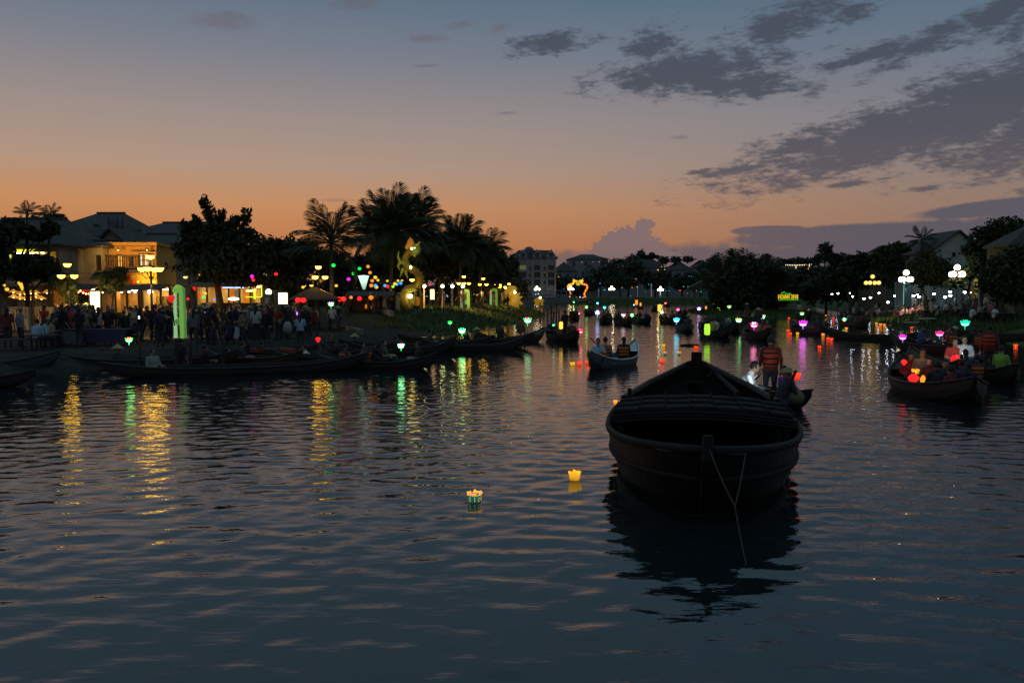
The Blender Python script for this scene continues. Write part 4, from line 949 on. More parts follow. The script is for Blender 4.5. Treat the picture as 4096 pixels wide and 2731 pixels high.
f_ = MB(); xa, xb = X(246.5, 58.5)-t.location.x, X(262, 58.5)-t.location.x; zz = Z(296.5, 58.5)-t.location.z
f_.box(((xa+xb)/2, -1.5, zz), (xb-xa, .06, .06)); f_.box((xb, -1.5, zz+.45), (.07, .06, .84)); f_.box((X(255, 58.5)-t.location.x, -1.5, zz+.2), (.12, .07, .7)); f_.build('led_frame', LED_Y, t)
bulbs_on_wire([P(246, 289.6, 59), P(256, 288.6, 59)], 'short row of orange bulbs over the yellow framed counter', .03, 5, .08, em('orange_bulb', (1, .4, .12), 8))
lb = thing('light_sign', 'white oval light sign in front of the yellow-lit stall', 'sign', on(234, 54)); zz = Z(298.5, 54)-lb.location.z
MB().prism([(.36*math.cos(a)*1.0*(1)+(.0), .11*math.sin(a)) for a in [i*math.pi/8 for i in range(16)]], 'y', -.08, .08).build('lit_face', em('white_sign', (1, .86, .6), 2.5), lb, loc=(0, 0, zz)); MB().box((0, 0, (zz-.12)/2), (.06, .06, zz-.12)).build('post', METAL, lb)
# bright boards
def lightbox(px0, px1, y0, y1, D, label, c=(1, .88, .6), s=2.2, dark_frame=True):
    b = on((px0+px1)/2, D); t = thing('light_box', label, 'sign', b); w = X(px1, D)-X(px0, D); za, zb_ = Z(y1, D)-b.z, Z(y0, D)-b.z
    MB().box((0, 0, (za+zb_)/2), (w, .1, zb_-za)).build('lit_face', em('lightbox%.1f%.1f' % (s, c[2]), c, s), t)
    f = MB()
    for x in (-w/2-.035, w/2+.035): f.box((x, .0, zb_/2), (.06, .16, zb_+.1))
    f.box((0, 0, zb_+.04), (w, .14, .07)); f.box((0, 0, za-.04), (w, .14, .07)); f.build('frame', METAL, t); return t
lightbox(91.3, 100.8, 291.5, 315.5, 46, 'tall bright white light box between the plant shop and the dim shop')
t = lightbox(279, 288, 292.5, 303.5, 55, 'bright white billboard left of the dark pavilion', s=2.6)
lightbox(430.5, 434.5, 289, 299, 72, 'narrow bright light box right of the dragon sculpture', (1, .72, .35), 2.2)
bn = thing('banner', 'blue vertical banner with yellow letters on a post left of the billboard', 'sign', on(267.5, 56)); zz = bn.location.z
MB().box((0, 0, Z(300.5, 56)-zz), (.42, .05, .95)).build('cloth', mat('banner_blue', (.03, .10, .2), .8), bn); MB().box((-.25, .04, Z(296, 56)/2-zz/2), (.04, .04, Z(296, 56)-zz)).build('post', METAL, bn)
def text(parent, body_, size, mtl, loc, rot, name='lettering', ext=.01, align='CENTER'):
    cu = bpy.data.curves.new('lettering', 'FONT'); cu.body = body_; cu.size = size; cu.extrude = ext; cu.align_x = align; cu.align_y = 'CENTER'; cu.resolution_u = 2
    tmp = bpy.data.objects.new('tmp', cu); COL.objects.link(tmp); me = bpy.data.meshes.new_from_object(tmp.evaluated_get(bpy.context.evaluated_depsgraph_get())); bpy.data.objects.remove(tmp)
    me.name = name; me.materials.clear(); me.materials.append(mtl); return obj(name, me, parent, loc, rot=rot)
text(bn, 'bal', .36, mat('yellow_letters', (.6, .45, .08), .7), (0, -.035, Z(300.5, 56)-zz), (math.pi/2, math.pi/2, 0))
# lit gate
def gate(px, D, ytop, label, wpx, tall=1.0, rz=.5, s=.9):
    b = on(px, D); t = thing('lit_gate', label, 'gate', b, rz, 'green-lit gate frames along the promenade'); H = Z(ytop, D)-b.z; w = wpx*D/FPX*1.25
    GM = em('green_lit_panel_%.2f' % s, (.42, 1, .14), s*.36, base=(.08, .16, .05)); GM2 = em('pale_green_lit_panel_%.2f' % s, (.5, 1, .5), s*.52, base=(.12, .2, .1)); GM3 = em('deep_green_lit_panel_%.2f' % s, (.24, .6, .18), s*.3, base=(.06, .14, .06))
    for x, y, m, q in ((-w*.42, .25, GM2, .12), (w*.3, -.22, GM, .13), (w*.62, .05, GM3, .10)):
        MB().tube([(x*1.06, y, 0), (x, y, H*.5), (x*.9, y, H*.97)], [q, q*1.05, q*.95], 4).build('post', m, t)
    MB().tube([(-w*.38, .25, H*.93), (0, .0, H*.99), (w*.3, -.22, H*.97)], [.17, .22, .18], 8, flat=(1, .8)).build('lintel', GM, t); MB().tube([(w*.28, -.2, H*.96), (w*.56, .05, H*.95)], [.15, .12], 6).build('lintel', GM3, t)
    lt = MB(); n = 10; p0, p1 = Vector((-w*.3, .2, 0)), Vector((w*.18, -.12, 0)); z0, z1 = H*.16, H*.88
    for i in range(n):
        za, zb_ = Vector((0, 0, z0+(z1-z0)*i/n)), Vector((0, 0, z0+(z1-z0)*(i+1)/n)); lt.tube([p0+za, p1+zb_], .02, 4); lt.tube([p1+za+Vector((0, .02, 0)), p0+zb_+Vector((0, .02, 0))], .02, 4)
    lt.build('lattice', mat('lattice_paint', (.10, .18, .08), .7), t)
    MB().lathe((0, 0, 0), [(.17, -.05), (.2, 0), (.17, .05)], 14).build('medallion', GM3, t).matrix_basis = Matrix.Translation((0, -.05, H*.33)) @ Matrix.Rotation(math.pi/2, 4, 'X'); return t
gate(179, 40.3, 287, 'tall pale green lit gate frame on the quay, the largest one', 6.6, rz=.35, s=.9)
gate(465.5, 76, 290, 'green lit gate frame right of the dragon, under the palms', 5.5, rz=.6, s=.8)
gate(494, 92, 289, 'yellow-green lit gate frame at the end of the promenade', 4.5, rz=.6, s=.6)
# street lamps on the left bank
street_lamp(69, 44, 264.5, .19, 'warm street lamp of bowl lamps in front of the grey house', arms=2, spread=.34, rz=.1)
street_lamp(152, 41, 256.5, .20, 'tallest warm street lamp in front of the ochre house', arms=4, spread=.44, rz=.06)
street_lamp(319, 50, 267, .18, 'warm street lamp left of the white lotus-petal lantern', arms=3, spread=.4, rz=.25)
street_lamp(307, 66, 277.5, .17, 'dim brass street lamp behind the pavilion', arms=3, spread=.4, m=LAMP_D, rz=.2)
street_lamp(190, 60, 268.5, .16, 'dim amber street lamp under the sprouting tree', arms=3, spread=.5, m=LAMP_D, rz=.4)
street_lamp(415, 70, 272.5, .19, 'warm street lamp half hidden behind the dragon sculpture', arms=3, spread=.45, rz=.1)
street_lamp(464, 74, 276.3, .17, 'warm street lamp over the green gate right of the dragon', arms=4, spread=.46, rz=.05)
street_lamp(483.3, 86, 278.3, .18, 'warm street lamp, middle one of the promenade row', arms=2, spread=.36, rz=.2)
street_lamp(496.2, 95, 279.4, .2, 'warm street lamp before the end of the promenade', arms=3, spread=.45, rz=.3)
street_lamp(501.5, 106, 282, .2, 'warm street lamp overlapping the one at the promenade end', arms=3, spread=.5, rz=.0)
street_lamp(509, 112, 283.5, .2, 'last warm street lamp of the promenade above the gold statue', arms=3, spread=.45, rz=.6)
GW = em('green_white_lamp', (.85, 1, .35), 12)
for i, x in enumerate((424.5, 442.7, 452.5, 463)):
    t = thing('post_lamp', ['pole lamp with round greenish globe, nearest the dragon', 'pole lamp with round greenish globe left of the green gate pair', 'pole lamp with round greenish globe just left of the green gate', 'pole lamp with round greenish globe on the green gate'][i], 'lamp', on(x, 71), 0, 'round globe lamps on thin poles'); H = Z(285.8, 71)-t.location.z
    MB().tube([(0, 0, 0), (0, 0, H-.1)], .07, 8).build('pole', mat('pink_pole', (.3, .2, .16), .7), t); MB().ball((0, 0, H), .15, 10, 6).build('globe', GW, t, True)
t = thing('post_lamp', 'pole lamp with one round white globe left of the billboard', 'lamp', on(269, 57)); H = Z(291.6, 57)-t.location.z
MB().tube([(0, 0, 0), (0, 0, H-.2)], .04, 8).build('pole', METAL, t); MB().ball((0, 0, H), .22, 12, 8).build('globe', em('white_globe', (1, .85, .5), 4), t, True)
# --- pavilion
pv = thing('pavilion', 'dark pavilion with pointed thatched roof on the quay', 'pavilion', on(315, 50)); zz = pv.location.z; k = 50/FPX
MB().lathe((0, 0, 0), [(27*k, Z(299.5, 50)-zz), (26.5*k, Z(298.5, 50)-zz), (12*k, Z(291, 50)-zz), (1.5*k, Z(286.5, 50)-zz)], 8).build('roof', mat('thatch', (.05, .042, .03), .95, grain=(8, .4), bump=(20, .04)), pv)
for i in range(8): a = i*math.pi/4+.3; MB().box((22*k*math.cos(a), 22*k*math.sin(a), (Z(299, 50)-zz)/2), (.12, .12, Z(299, 50)-zz)).build('post', WOOD, pv)
for i, (x, y, d) in enumerate([(298, 299.6, 47.5), (303.4, 299.8, 47.5), (339, 298.8, 52), (343.6, 298.6, 52), (359.5, 298.2, 56)]): silk(P(x, y, d), 'red', .42, ['red round lantern under the pavilion eave, left one of the near pair', 'red round lantern under the pavilion eave, right one of the near pair', 'red round lantern right of the pavilion, left one of a pair', 'red round lantern right of the pavilion, right one of a pair', 'single red round lantern left of the dragon'][i], 'red lanterns around the pavilion', 2.2)
silk(P(371, 297.2, 58), 'orange', .45, 'flat amber lantern under the stall roof left of the dragon', None, 1.6)
silk(P(171.2, 298, 40), 'red', .45, 'big red drop lantern beside the green gate', None, 1.5, 'drop')
for x, y, l in ((194.5, 288, 'red lantern hung left in the long yellow stall'), (215.5, 288, 'red lantern hung beside the forked trunk'), (220.5, 287.5, 'red lantern hung at the main trunk')): silk(P(x, y, 57), 'red', .32, l, 'red lanterns at the long stall', 1.4, 'drop')
for x, y, c in ((199.5, 295, 'red'), (204, 297, 'green'), (205.5, 293, 'yellow'), (214, 299, 'violet'), (188, 298.5, 'red')): silk(P(x, y, 52), c, .22, ('small %s toy light above the crowd heads' % c)+(' right of the gate' if x == 188 else ''), 'toy lights above the crowd', 2.5)
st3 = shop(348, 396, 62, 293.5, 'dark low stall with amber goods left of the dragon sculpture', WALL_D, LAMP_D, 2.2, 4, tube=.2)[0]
for x, y in ((366, 306), (372, 306)): silk(P(x, y, 61), 'orange', .3, 'amber drum lantern on the dark stall counter, %s one' % ('left' if x == 366 else 'right'), 'amber drum lanterns on the stall', 1.0, 'tall')
# coloured lanterns strung in the trees
LNT = [(190, 268.5, 'yellow', 55), (199, 274, 'yellow', 55), (237, 273, 'lime', 55), (242.6, 274.5, 'violet', 55), (244.6, 278, 'lime', 53), (252, 276, 'magenta', 50), (253.2, 279.6, 'red', 50), (265, 274.3, 'yellow', 56), (276, 273.6, 'red', 56),
    (282.5, 264.3, 'orange', 60), (287, 264.5, 'orange', 60), (333.5, 265, 'green', 52), (347, 258.6, 'orange', 56), (359.5, 268.3, 'green', 55), (353.5, 273.2, 'green', 56), (368, 266.2, 'orange', 55), (370, 272.3, 'orange', 55), (375.3, 277, 'yellow', 56), (372.2, 280.4, 'orange', 54), (371.3, 285.2, 'orange', 52),
    (375.4, 285.1, 'blue', 56), (376.3, 286.6, 'yellow', 57), (385, 285.2, 'blue', 60), (387.6, 286.2, 'red', 58), (394.8, 283.4, 'yellow', 60), (393, 286.2, 'lime', 58), (396.8, 284, 'blue', 62), (400.7, 282.8, 'blue', 62), (348.6, 278.8, 'magenta', 56), (336.3, 285.3, 'yellow', 55), (303, 286.8, 'yellow', 56), (378, 279.7, 'yellow', 62), (387.3, 280.5, 'yellow', 66), (398, 280.4, 'yellow', 66), (402, 280.3, 'yellow', 66), (430, 284, 'red', 85), (461, 291.5, 'red', 80), (490.2, 292, 'red', 90), (477, 294.5, 'orange', 95), (351, 297, 'orange', 58), (495, 284, 'red', 100), (522, 281.6, 'orange', 130), (510.5, 266, 'orange', 120)]
for x, y, c, d in LNT:
    big = .30 if d < 58 else .28
    silk(P(x, y, d), c, big*random.uniform(.85, 1.15), None, 'silk lanterns hung in the trees', 2.1, 'ball', cord=.4)['_auto'] = '%s silk lantern hung %s' % ({'lime': 'lime green'}.get(c, c), 'in the sprouting tree' if x < 260 else 'in the dark trees left of the coconut palm' if x < 300 else 'under the leaning coconut palm' if x < 352 else 'beside the white petal lantern' if x < 378 else 'on the wire left of the dragon' if x < 405 else 'along the promenade right of the dragon')
def wire(pts, label, r=.014):
    t = thing('lantern_wire', label, 'wire', pts[0], 0, 'thin wires that carry lanterns'); o = Vector(pts[0]); path = []
    for a, b in zip(pts[:-1], pts[1:]): path += [Vector(a).lerp(Vector(b), i/6)-o-Vector((0, 0, .3*4*(i/6)*(1-i/6))) for i in range(6)]
    MB().tube(path+[Vector(pts[-1])-o], r, 4).build('cable', METAL, t)
wire([P(333, 262, 52), P(360, 264, 55), P(372, 276, 56), P(405, 280, 64)], 'thin wire strung from the leaning palm past the petal lantern'); wire([P(186, 265, 55), P(222, 268, 54), P(268, 270, 56), P(290, 262, 60)], 'thin wire strung through the sprouting tree'); wire([P(-10, 262, 48), P(60, 268, 50), P(150, 272, 50)], 'power cable sagging across the left house fronts'); wire([P(372, 281, 58), P(405, 280, 66)], 'short wire of blue and yellow lanterns left of the dragon')
# the white petal lantern
pl = thing('petal_lantern', 'big white tapering petal lantern hung left of the dragon', 'lantern', P(364, 282, 54)); k = 54/FPX
for i in range(5):
    a = -.62+i*.31; m = MB(); V = []
    for j in range(6):
        t_ = j/5; r = .12+.40*t_; V += [Vector((r*math.sin(a-.17*t_-.03), -r*math.cos(a-.17)*.5, -.47+.95*t_*(1-.06*abs(a)))), Vector((r*math.sin(a+.17*t_+.03), -r*math.cos(a+.17)*.5, -.47+.95*t_*(1-.06*abs(a))))]
    m.add(V+[v+Vector((0, .03, 0)) for v in V], [(2*j, 2*j+1, 2*j+3, 2*j+2) for j in range(5)]+[(12+2*j+2, 12+2*j+3, 12+2*j+1, 12+2*j) for j in range(5)]); m.build('petal', em('white_petal_cloth', (.62, 1, .78), 1.15), pl)
MB().tube([(-.42, .2, .62), (-.3, .2, .0), (-.1, .16, -.52)], .03, 5).build('frame_rib', METAL, pl); MB().tube([(0, 0, .5), (0, .1, 1.3)], .02, 5).build('cord', METAL, pl)
# ------------------------------------------------------------------ trees on the left and centre
tree(222, 52, [(215, 248, 34, 22), (245, 256, 26, 24), (195, 250, 20, 20), (222, 268, 44, 16), (186, 228, 7, 9), (196, 222, 6, 8), (190, 238, 9, 9), (204, 202, 5, 8), (209, 213, 6, 10), (215, 226, 9, 12), (222, 216, 4, 7), (230, 228, 8, 9), (236, 221, 5, 7), (246, 216, 5, 9), (243, 231, 9, 10), (252, 236, 6, 7), (212, 236, 16, 12)], 'tall tree with upright sprouting branches in front of the long stall', 9000, .17, LEAF_D, None, .24)
tree(272, 60, [(268, 258, 22, 18), (290, 262, 22, 22), (258, 272, 22, 12), (285, 280, 20, 10), (305, 256, 10, 10)], 'low dark tree between the sprouting tree and the coconut palm', 5200, .2, LEAF_D)
tree(300, 72, [(300, 254, 18, 14), (282, 247, 16, 9), (272, 243, 8, 5), (322, 262, 20, 14)], 'dark bushy tree behind the leaning coconut palm', 3600, .22, LEAF_D)
tree(2, 46, [(-14, 240, 24, 24), (0, 233, 13, 13), (-14, 265, 24, 20), (0, 272, 9, 9)], 'dense dark tree at the far left edge', 5200, .18, LEAF_D)
tree(34, 49, [(30, 266, 20, 13), (46, 268, 13, 12), (22, 274, 12, 9), (52, 276, 10, 7)], 'small dark tree in front of the lit balcony', 3800, .13, LEAF_D, None, .1)
tree(66, 47, [(66, 284, 10, 10), (70, 293, 7, 10), (58, 280, 8, 6)], 'shrubby tree under the first street lamp', 1500, .12, LEAF_G, None, .08)
tree(113, 47, [(112, 278, 10, 9), (120, 274, 7, 7), (106, 286, 7, 6), (116, 286, 9, 5)], 'small feathery tree in front of the dim shop', 1500, .13, LEAF_G, None, .06)
tree(45, 62, [(40, 224, 18, 8), (56, 222, 10, 7)], 'round dark treetop behind the balcony house', 1500, .2, LEAF_D, None, .15)
tree(28, 50, [(10, 229, 14, 10), (26, 232, 9, 7), (50, 229, 8, 7), (4, 240, 10, 8), (38, 236, 9, 5)], 'dark leafy tree over the roof of the balcony house', 4200, .17, LEAF_D, None, .14)
for x, y, s_, l in ((27, 214, .95, 'small areca palm over the left roofs, left one of two'), (49.5, 215.5, .88, 'small areca palm over the left roofs, right one of two')): palm(x, y, 50.5, s_, l, None, 12, 5, 80, 'areca palms above the roofs', 'areca_palm', .08)
palm(331, 242, 54, 3.1, 'coconut palm left of the tall palm group, leaning fronds', None, 23, -30, 86)
palm(394, 232, 72, 4.1, 'tallest coconut palm above the dragon sculpture', 389, 46, -36, 87)
palm(415, 231, 76, 4.0, 'tall coconut palm just right of the tallest one', 416, 42, -30, 87)
palm(377, 238, 79, 3.9, 'coconut palm just left of the tallest one', 384, 32, -34, 84)
palm(461, 242, 82, 3.3, 'coconut palm in the middle of the right palm group', 458, 38, -34, 87)
palm(486, 251, 86, 3.1, 'coconut palm at the right end of the palm group', 480, 34, -40, 76)
palm(440, 248, 84, 3.1, 'short coconut palm between the two tall groups', 440, 30, -34, 80)
tree(392, 84, [(386, 262, 22, 18), (410, 262, 22, 22), (432, 264, 24, 20), (396, 246, 16, 14), (424, 246, 16, 14)], 'dense dark tree behind the dragon and tall palms', 6500, .25, LEAF_D)
tree(470, 92, [(456, 264, 22, 20), (480, 266, 22, 20), (498, 268, 14, 18), (470, 250, 20, 14), (492, 254, 12, 10)], 'dense dark tree filling the right palm group', 6500, .26, LEAF_D)
tree(356, 76, [(350, 270, 20, 12), (372, 266, 18, 14), (340, 262, 14, 10)], 'dark tree behind the petal lantern', 3600, .22, LEAF_D)
tree(505, 120, [(500, 276, 12, 9), (510, 268, 9, 12)], 'dark tree at the promenade end', 1600, .3, LEAF_D)
def hedge(x0, x1, D, ytop, ybot, label, n=3000, size=.3, m=None, step=14):
    b = on((x0+x1)/2, D); t = thing('hedge', label, 'hedge', b); cl = []; x = x0; k = D/FPX; rng = np.random.default_rng(int(x0))
    while x < x1:
        h = (ybot-ytop)/2*random.uniform(.8, 1.15); cl.append((tuple(P(x, ybot-h, D+random.uniform(-1, 1))-b), (step*.8*k, 1.0, h*k))); x += step*random.uniform(.7, 1.1)
    V, F = leaves(cl, n, size, rng); obj('leaves', npmesh('leaves', V, F, m or LEAF_D), t)
hedge(425, 520, 116, 280, 304, 'dark hedge closing the view behind the palms', 5200, .34)
hedge(256, 425, 88, 272, 310, 'dark bushes behind the pavilion and petal lantern', 7000, .3)
hedge(812, 1030, 116, 274, 304, 'dark bushes behind the dining tables on the right bank', 8000, .34)
hedge(165, 262, 66, 276, 300, 'dark bushes behind the long yellow stall', 3000, .25)
# ------------------------------------------------------------------ dragon sculpture
def serpent(name, label, D, path, rad, gold, extra=None, seg=10):
    t = thing(name, label, 'sculpture', P(path[0][0], path[0][1], D)); o = t.location
    pts = [P(x, y, D)-o+Vector((0, dy, 0)) for x, y, dy in path]; fine = []; rr = []
    for i in range(len(pts)-1):
        p0, p1, p2, p3 = pts[max(0, i-1)], pts[i], pts[i+1], pts[min(len(pts)-1, i+2)]
        for j in range(5):
            q = j/5; fine.append(.5*((2*p1)+(p2-p0)*q+(2*p0-5*p1+4*p2-p3)*q*q+(3*p1-p0-3*p2+p3)*q**3)); rr.append((rad[i]+(rad[i+1]-rad[i])*q)*(1.0 if j % 2 else 1.1))
    fine.append(pts[-1]); rr.append(rad[-1]); MB().tube(fine, rr, seg).build('body', gold, t, True)
    for i in range(2, len(fine)-2, 2):
        tg = (fine[i+1]-fine[i-1]).normalized(); up = Vector((0, 1, 0)).cross(tg); r = rr[i]
        if up.length > .1: up.normalize(); a = fine[i]+up*r*.85; m = MB(); w = tg*r*.45; m.add([a-w, a+w, a+up*r*.75-tg*r*.3, a-w+Vector((0, .05, 0)), a+w+Vector((0, .05, 0))], [(0, 1, 2), (4, 3, 2), (1, 4, 2), (3, 0, 2), (0, 3, 4, 1)]); m.build('back_fin', gold, t)
    return t, o, fine
GOLD = em('gilded_cloth', (.85, .5, .02), .012, base=(.30, .19, .018)); GOLDB = em('bright_gilded_cloth', (1, .5, .02), .2, base=(.5, .32, .05)); GLIM = em('green_gold_cloth', (.6, .65, .03), .07, base=(.30, .30, .03)); FLAME = em('flame_cloth', (1, .3, .01), .22, base=(.5, .2, .03)); SPOT = em('sculpture_spotlight', (.9, 1, .6), 12)
D_ = 66
t, o, _ = serpent('dragon_sculpture', 'tall gilded dragon sculpture rearing on white cloud forms at the waterside', D_, [(409, 309, 0), (405, 303, -.3), (404, 295, -.35), (408, 288, .1), (415, 286, .4), (419.5, 281, .2), (418.5, 274, -.1), (412.5, 270, -.35), (406.5, 266, -.2), (404.5, 259, 0), (408, 252.5, .1), (412, 250, -.1)], [.28, .32, .32, .27, .25, .27, .27, .25, .24, .22, .23, .27], GOLD)
def at(px, py, dy=0): return P(px, py, D_)-o+Vector((0, dy, 0))
hd = MB(); hd.ball(at(414, 248.5, -.15), (.34, .34, .3), 10, 7); hd.tube([at(414.5, 250, -.3), at(417, 251.5, -.6), at(418, 252.5, -.9)], [.3, .24, .14], 8); hd.tube([at(414, 253, -.3), at(416, 256, -.7)], [.2, .1], 7); H_ = hd.build('head', GLIM, t, True)
for a, b, c in (((412, 246), (410, 243), (409.5, 240.5)), ((416, 245.5), (418.5, 243), (420, 241))): MB().tube([at(*a), at(*b, .1), at(*c, .2)], [.08, .06, .02], 6).build('horn', GOLDB, H_)
for x in (412.6, 415.4): MB().ball(at(x, 248.6, -.5), .09, 8, 5).build('eye', SPOT, H_, True)
for i in range(9): a = -1.2+i*.5; MB().tube([at(414, 249, .1), at(414+5.4*math.sin(a), 249-5.4*math.cos(a), .25), at(414+7*math.sin(a+.2), 249-6.6*math.cos(a+.2), .3)], [.13, .09, .02], 5).build('mane', GLIM, H_)
for i, (x, y) in enumerate([(406.5, 244), (408, 240), (410, 237.5), (412, 239), (413, 242.5), (405, 247), (409.5, 243)]):
    b = at(409.5, 247, .1); e = at(x, y-.5, .1); MB().tube([b, b.lerp(e, .55)+Vector((random.uniform(-.08, .08), -.1, 0)), e], [.16, .22, .03], 7).build('flame', FLAME, t, True)
for pts in ([(405, 263), (400.5, 262), (398.5, 256), (399.5, 251)], [(403.5, 268), (402, 273), (400.5, 277)], [(406, 270), (407, 275), (408.5, 278)], [(408, 268), (412, 270), (413, 273)], [(401, 262), (398.5, 266), (400.5, 270)]):
    MB().tube([at(x, y, -.35) for x, y in pts], [.14, .13, .09, .03][:len(pts)] if len(pts) == 4 else [.14, .1, .03], 7).build('claw', GLIM, t, True)
for i in range(8): MB().tube([at(411, 291, -.4), at(411+6*math.cos(.2+i*.4), 291-3*math.sin(.2+i*.4)-1, -.5)], [.12, .02], 5).build('whisker', GLIM, t)
gl = MB(); gl.ball(at(411.2, 300, .3), (.38, .22, .6), 12, 8); gl.build('lower_body', GOLD, t, True)
MB().ball(at(411, 295.8, -.5), .17, 10, 6).build('pearl', SPOT, t, True); MB().ball(at(411.5, 268, -.5), (.1, .1, .22), 10, 6).build('spotlight', em('sculpture_spot2', (.9, 1, .3), 8), t, True)
for px_, py_, dy_, e_ in ((411.5, 296, -1.6, 26), (408, 266, -2.0, 22), (418, 249, -1.6, 12), (417, 291, -1.2, 14)):
    ld = bpy.data.lights.new('sculpture_light', 'SPOT'); ld.energy = e_*2.2; ld.color = (1, .72, .12); ld.shadow_soft_size = .12; ld.spot_size = R(80); ld.spot_blend = .7; obj('sculpture_light', ld, t, at(px_, py_, dy_-.6), rot=(R(98), 0, 0))
CLD = mat('white_cloud_board', (.42, .42, .36), .8, grain=(3, .2))
def fan(pts, nm, th=.15):
    V = [at(x, y, dy) for x, y, dy in pts]; n = len(V); W_ = V+[v+Vector((0, th, 0)) for v in V]; MB().add(W_, [tuple(range(n)), tuple(range(2*n-1, n-1, -1))]+[(i, n+i, n+(i+1) % n, (i+1) % n) for i in range(n)]).build(nm, CLD, t)
fan([(408.5, 309, -.5), (407.8, 314, -.6), (404.5, 317, -.7), (404.8, 321.5, -.75), (402.6, 326, -.8), (399, 325.6, -.8), (397.6, 322.5, -.8), (399.5, 320.3, -.75), (398, 318.6, -.7), (400, 314.5, -.6), (404.5, 311, -.5)], 'cloud_form')
fan([(409.3, 309.3, -.35), (415, 309, -.35), (415.3, 316.5, -.45), (412.5, 318.4, -.5), (409.6, 317.2, -.45)], 'cloud_form'); fan([(415.6, 309.2, -.3), (418, 313.3, -.35), (421.8, 314.8, -.4), (422.5, 317, -.4), (419, 317.2, -.4), (416.2, 313.5, -.35)], 'cloud_form')
bs_ = MB(); bs_.box(at(411, 320, .6), (1.6, 1.0, 1.9)); bs_.build('pedestal', mat('stone_base', (.08, .08, .075), .9), t)
dr = thing('drum', 'orange-lit round drum on a stand behind the dragon sculpture', 'drum', on(417.5, 69)); zz = dr.location.z
MB().lathe((0, 0, 0), [(.34, -.3), (.38, 0), (.34, .3)], 18).build('shell', FLAME, dr, True).matrix_basis = Matrix.Translation((0, 0, Z(301, 69)-zz)) @ Matrix.Rotation(R(80), 4, 'X'); MB().box((0, .1, (Z(304, 69)-zz)/2), (.5, .3, Z(304, 69)-zz)).build('stand', WOOD2, dr)
for i, x in enumerate((420.4, 422.2)):
    b = thing('bamboo_post', 'yellow-lit bamboo post right of the dragon, %s of two' % ('left' if i == 0 else 'right'), 'post', on(x, 68.5), 0, 'lit bamboo posts'); MB().tube([(0, 0, 0), (.05, 0, (Z(289, 68)-b.location.z)*.5), (-.05, 0, Z(289.5+i, 68)-b.location.z)], [.08, .075, .07], 8).build('culm', mat('bamboo', (.34, .26, .05), .6), b)
t2, o2, _ = serpent('gold_statue', 'small bright gold dragon column statue on the promenade tip', 104, [(506, 305.5, 0), (511, 305, -.4), (515.5, 301, 0), (513, 296.5, .5), (509, 295, .2), (508.5, 291.5, -.3), (511, 289, 0), (513, 288.5, -.3)], [.3, .55, .62, .6, .55, .5, .42, .35], GOLDB)
q = MB(); q.ball(P(513.2, 288.4, 103.4)-o2, (.5, .5, .4), 8, 6); q.build('head', GOLDB, t2, True); MB().tube([P(510, 287, 104)-o2, P(510.6, 283.5, 104)-o2], [.16, .05], 6).build('horn', GOLDB, t2); MB().box(P(511, 306.4, 104)-o2, (2.0, 1.2, .35)).build('base', GOLDB, t2); MB().ball(P(515, 292, 103)-o2, .14, 8, 5).build('pearl', SPOT, t2, True)
# ------------------------------------------------------------------ far shore
def far_block():
    D = 250; k = D/FPX; b = Vector((X(534, D), D, 1.4)); t = thing('hotel_building', 'grey four-storey building with three gabled bays and round attic windows', 'building', b); zz = b.z; H = Z(258, D)-zz; hw = 22*k
    ops = []; bays = (523, 537, 551)
    def ox(p): return X(p, D)-b.x
    for c in bays:
        for y in (267, 274.5, 282): ops.append((ox(c-3.2), ox(c+3.2), Z(y+2.6, D)-zz, Z(y-2.4, D)-zz))
    for c in (514.5, 530, 544.5):
        for y in (268, 275, 282): ops.append((ox(c-1), ox(c+1), Z(y+1.6, D)-zz, Z(y-1.6, D)-zz))
    m = MB(); facade(m, -hw, hw, 0, H, 0, .4, ops); m.box((0, 8, H/2), (2*hw, .4, H)); m.box((-hw+.2, 4.2, H/2), (.4, 7.2, H)); m.box((hw-.2, 4.2, H/2), (.4, 7.2, H)); m.build('wall', PLASTER_W, t)
    for i, (a, e, c, d) in enumerate(ops): window(t, a, e, c, d, .12, nx=3 if i < 9 else 1, lit=em('lit_room_dim', (.5, .6, .2), .14) if i == 0 else None, fm=METAL)
    hip(-hw, hw, 0, 8.2, H+.02, H+2.6, 2.5, .6).build('roof', TILE, t)
    for c in bays:
        x = ox(c); MB().prism([(x-4.2*k, H-.2), (x+4.2*k, H-.2), (x+4.2*k, H+1.0), (x, H+2.9), (x-4.2*k, H+1.0)], 'y', -.5, 1.2).build('gable', PLASTER_W, t)
        MB().lathe((0, 0, 0), [(.75, -.05), (.75, .08)], 14).build('round_window', GLASS, t).matrix_basis = Matrix.Translation((x, -.52, H+1.05)) @ Matrix.Rotation(math.pi/2, 4, 'X')
        for s in (-1, 1): MB().box((x+s*4.0*k, -.26, H*.5-.1), (.5, .5, H-.25)).build('pilaster', PLASTER_W, t)
        for y in (270.7, 278.4): MB().box((x, -.6, Z(y, D)-zz), (7*k, .9, .25)).build('balcony', PLASTER_W, t)
    MB().lathe((ox(529), 3, H+1.2), [(1.5, 0), (1.55, 1.5), (1.2, 2.2), (.4, 2.6)], 12).build('roof_tank', mat('tank_sheet', (.12, .1, .14)), t)
far_block()
def villa(px0, px1, D, ytop, yr, label, wins, ins=4, lit=()):
    t, o, g = house(px0, px1, D, 9, ytop, label, PLASTER_W, [(a, b, ytop+2.5, ytop+6, {}) for a, b in wins], 'hip', yr, ins, zb=1.4)
    return t
villa(568, 608, 290, 259, 254.5, 'wide pale villa with lit eaves behind the dragon arch', [(572, 575), (584, 587), (600, 603)], 5)
villa(553, 576, 275, 271, 262, 'lower pale house between the hotel and the wide villa', [(558, 561), (566, 569)], 4)
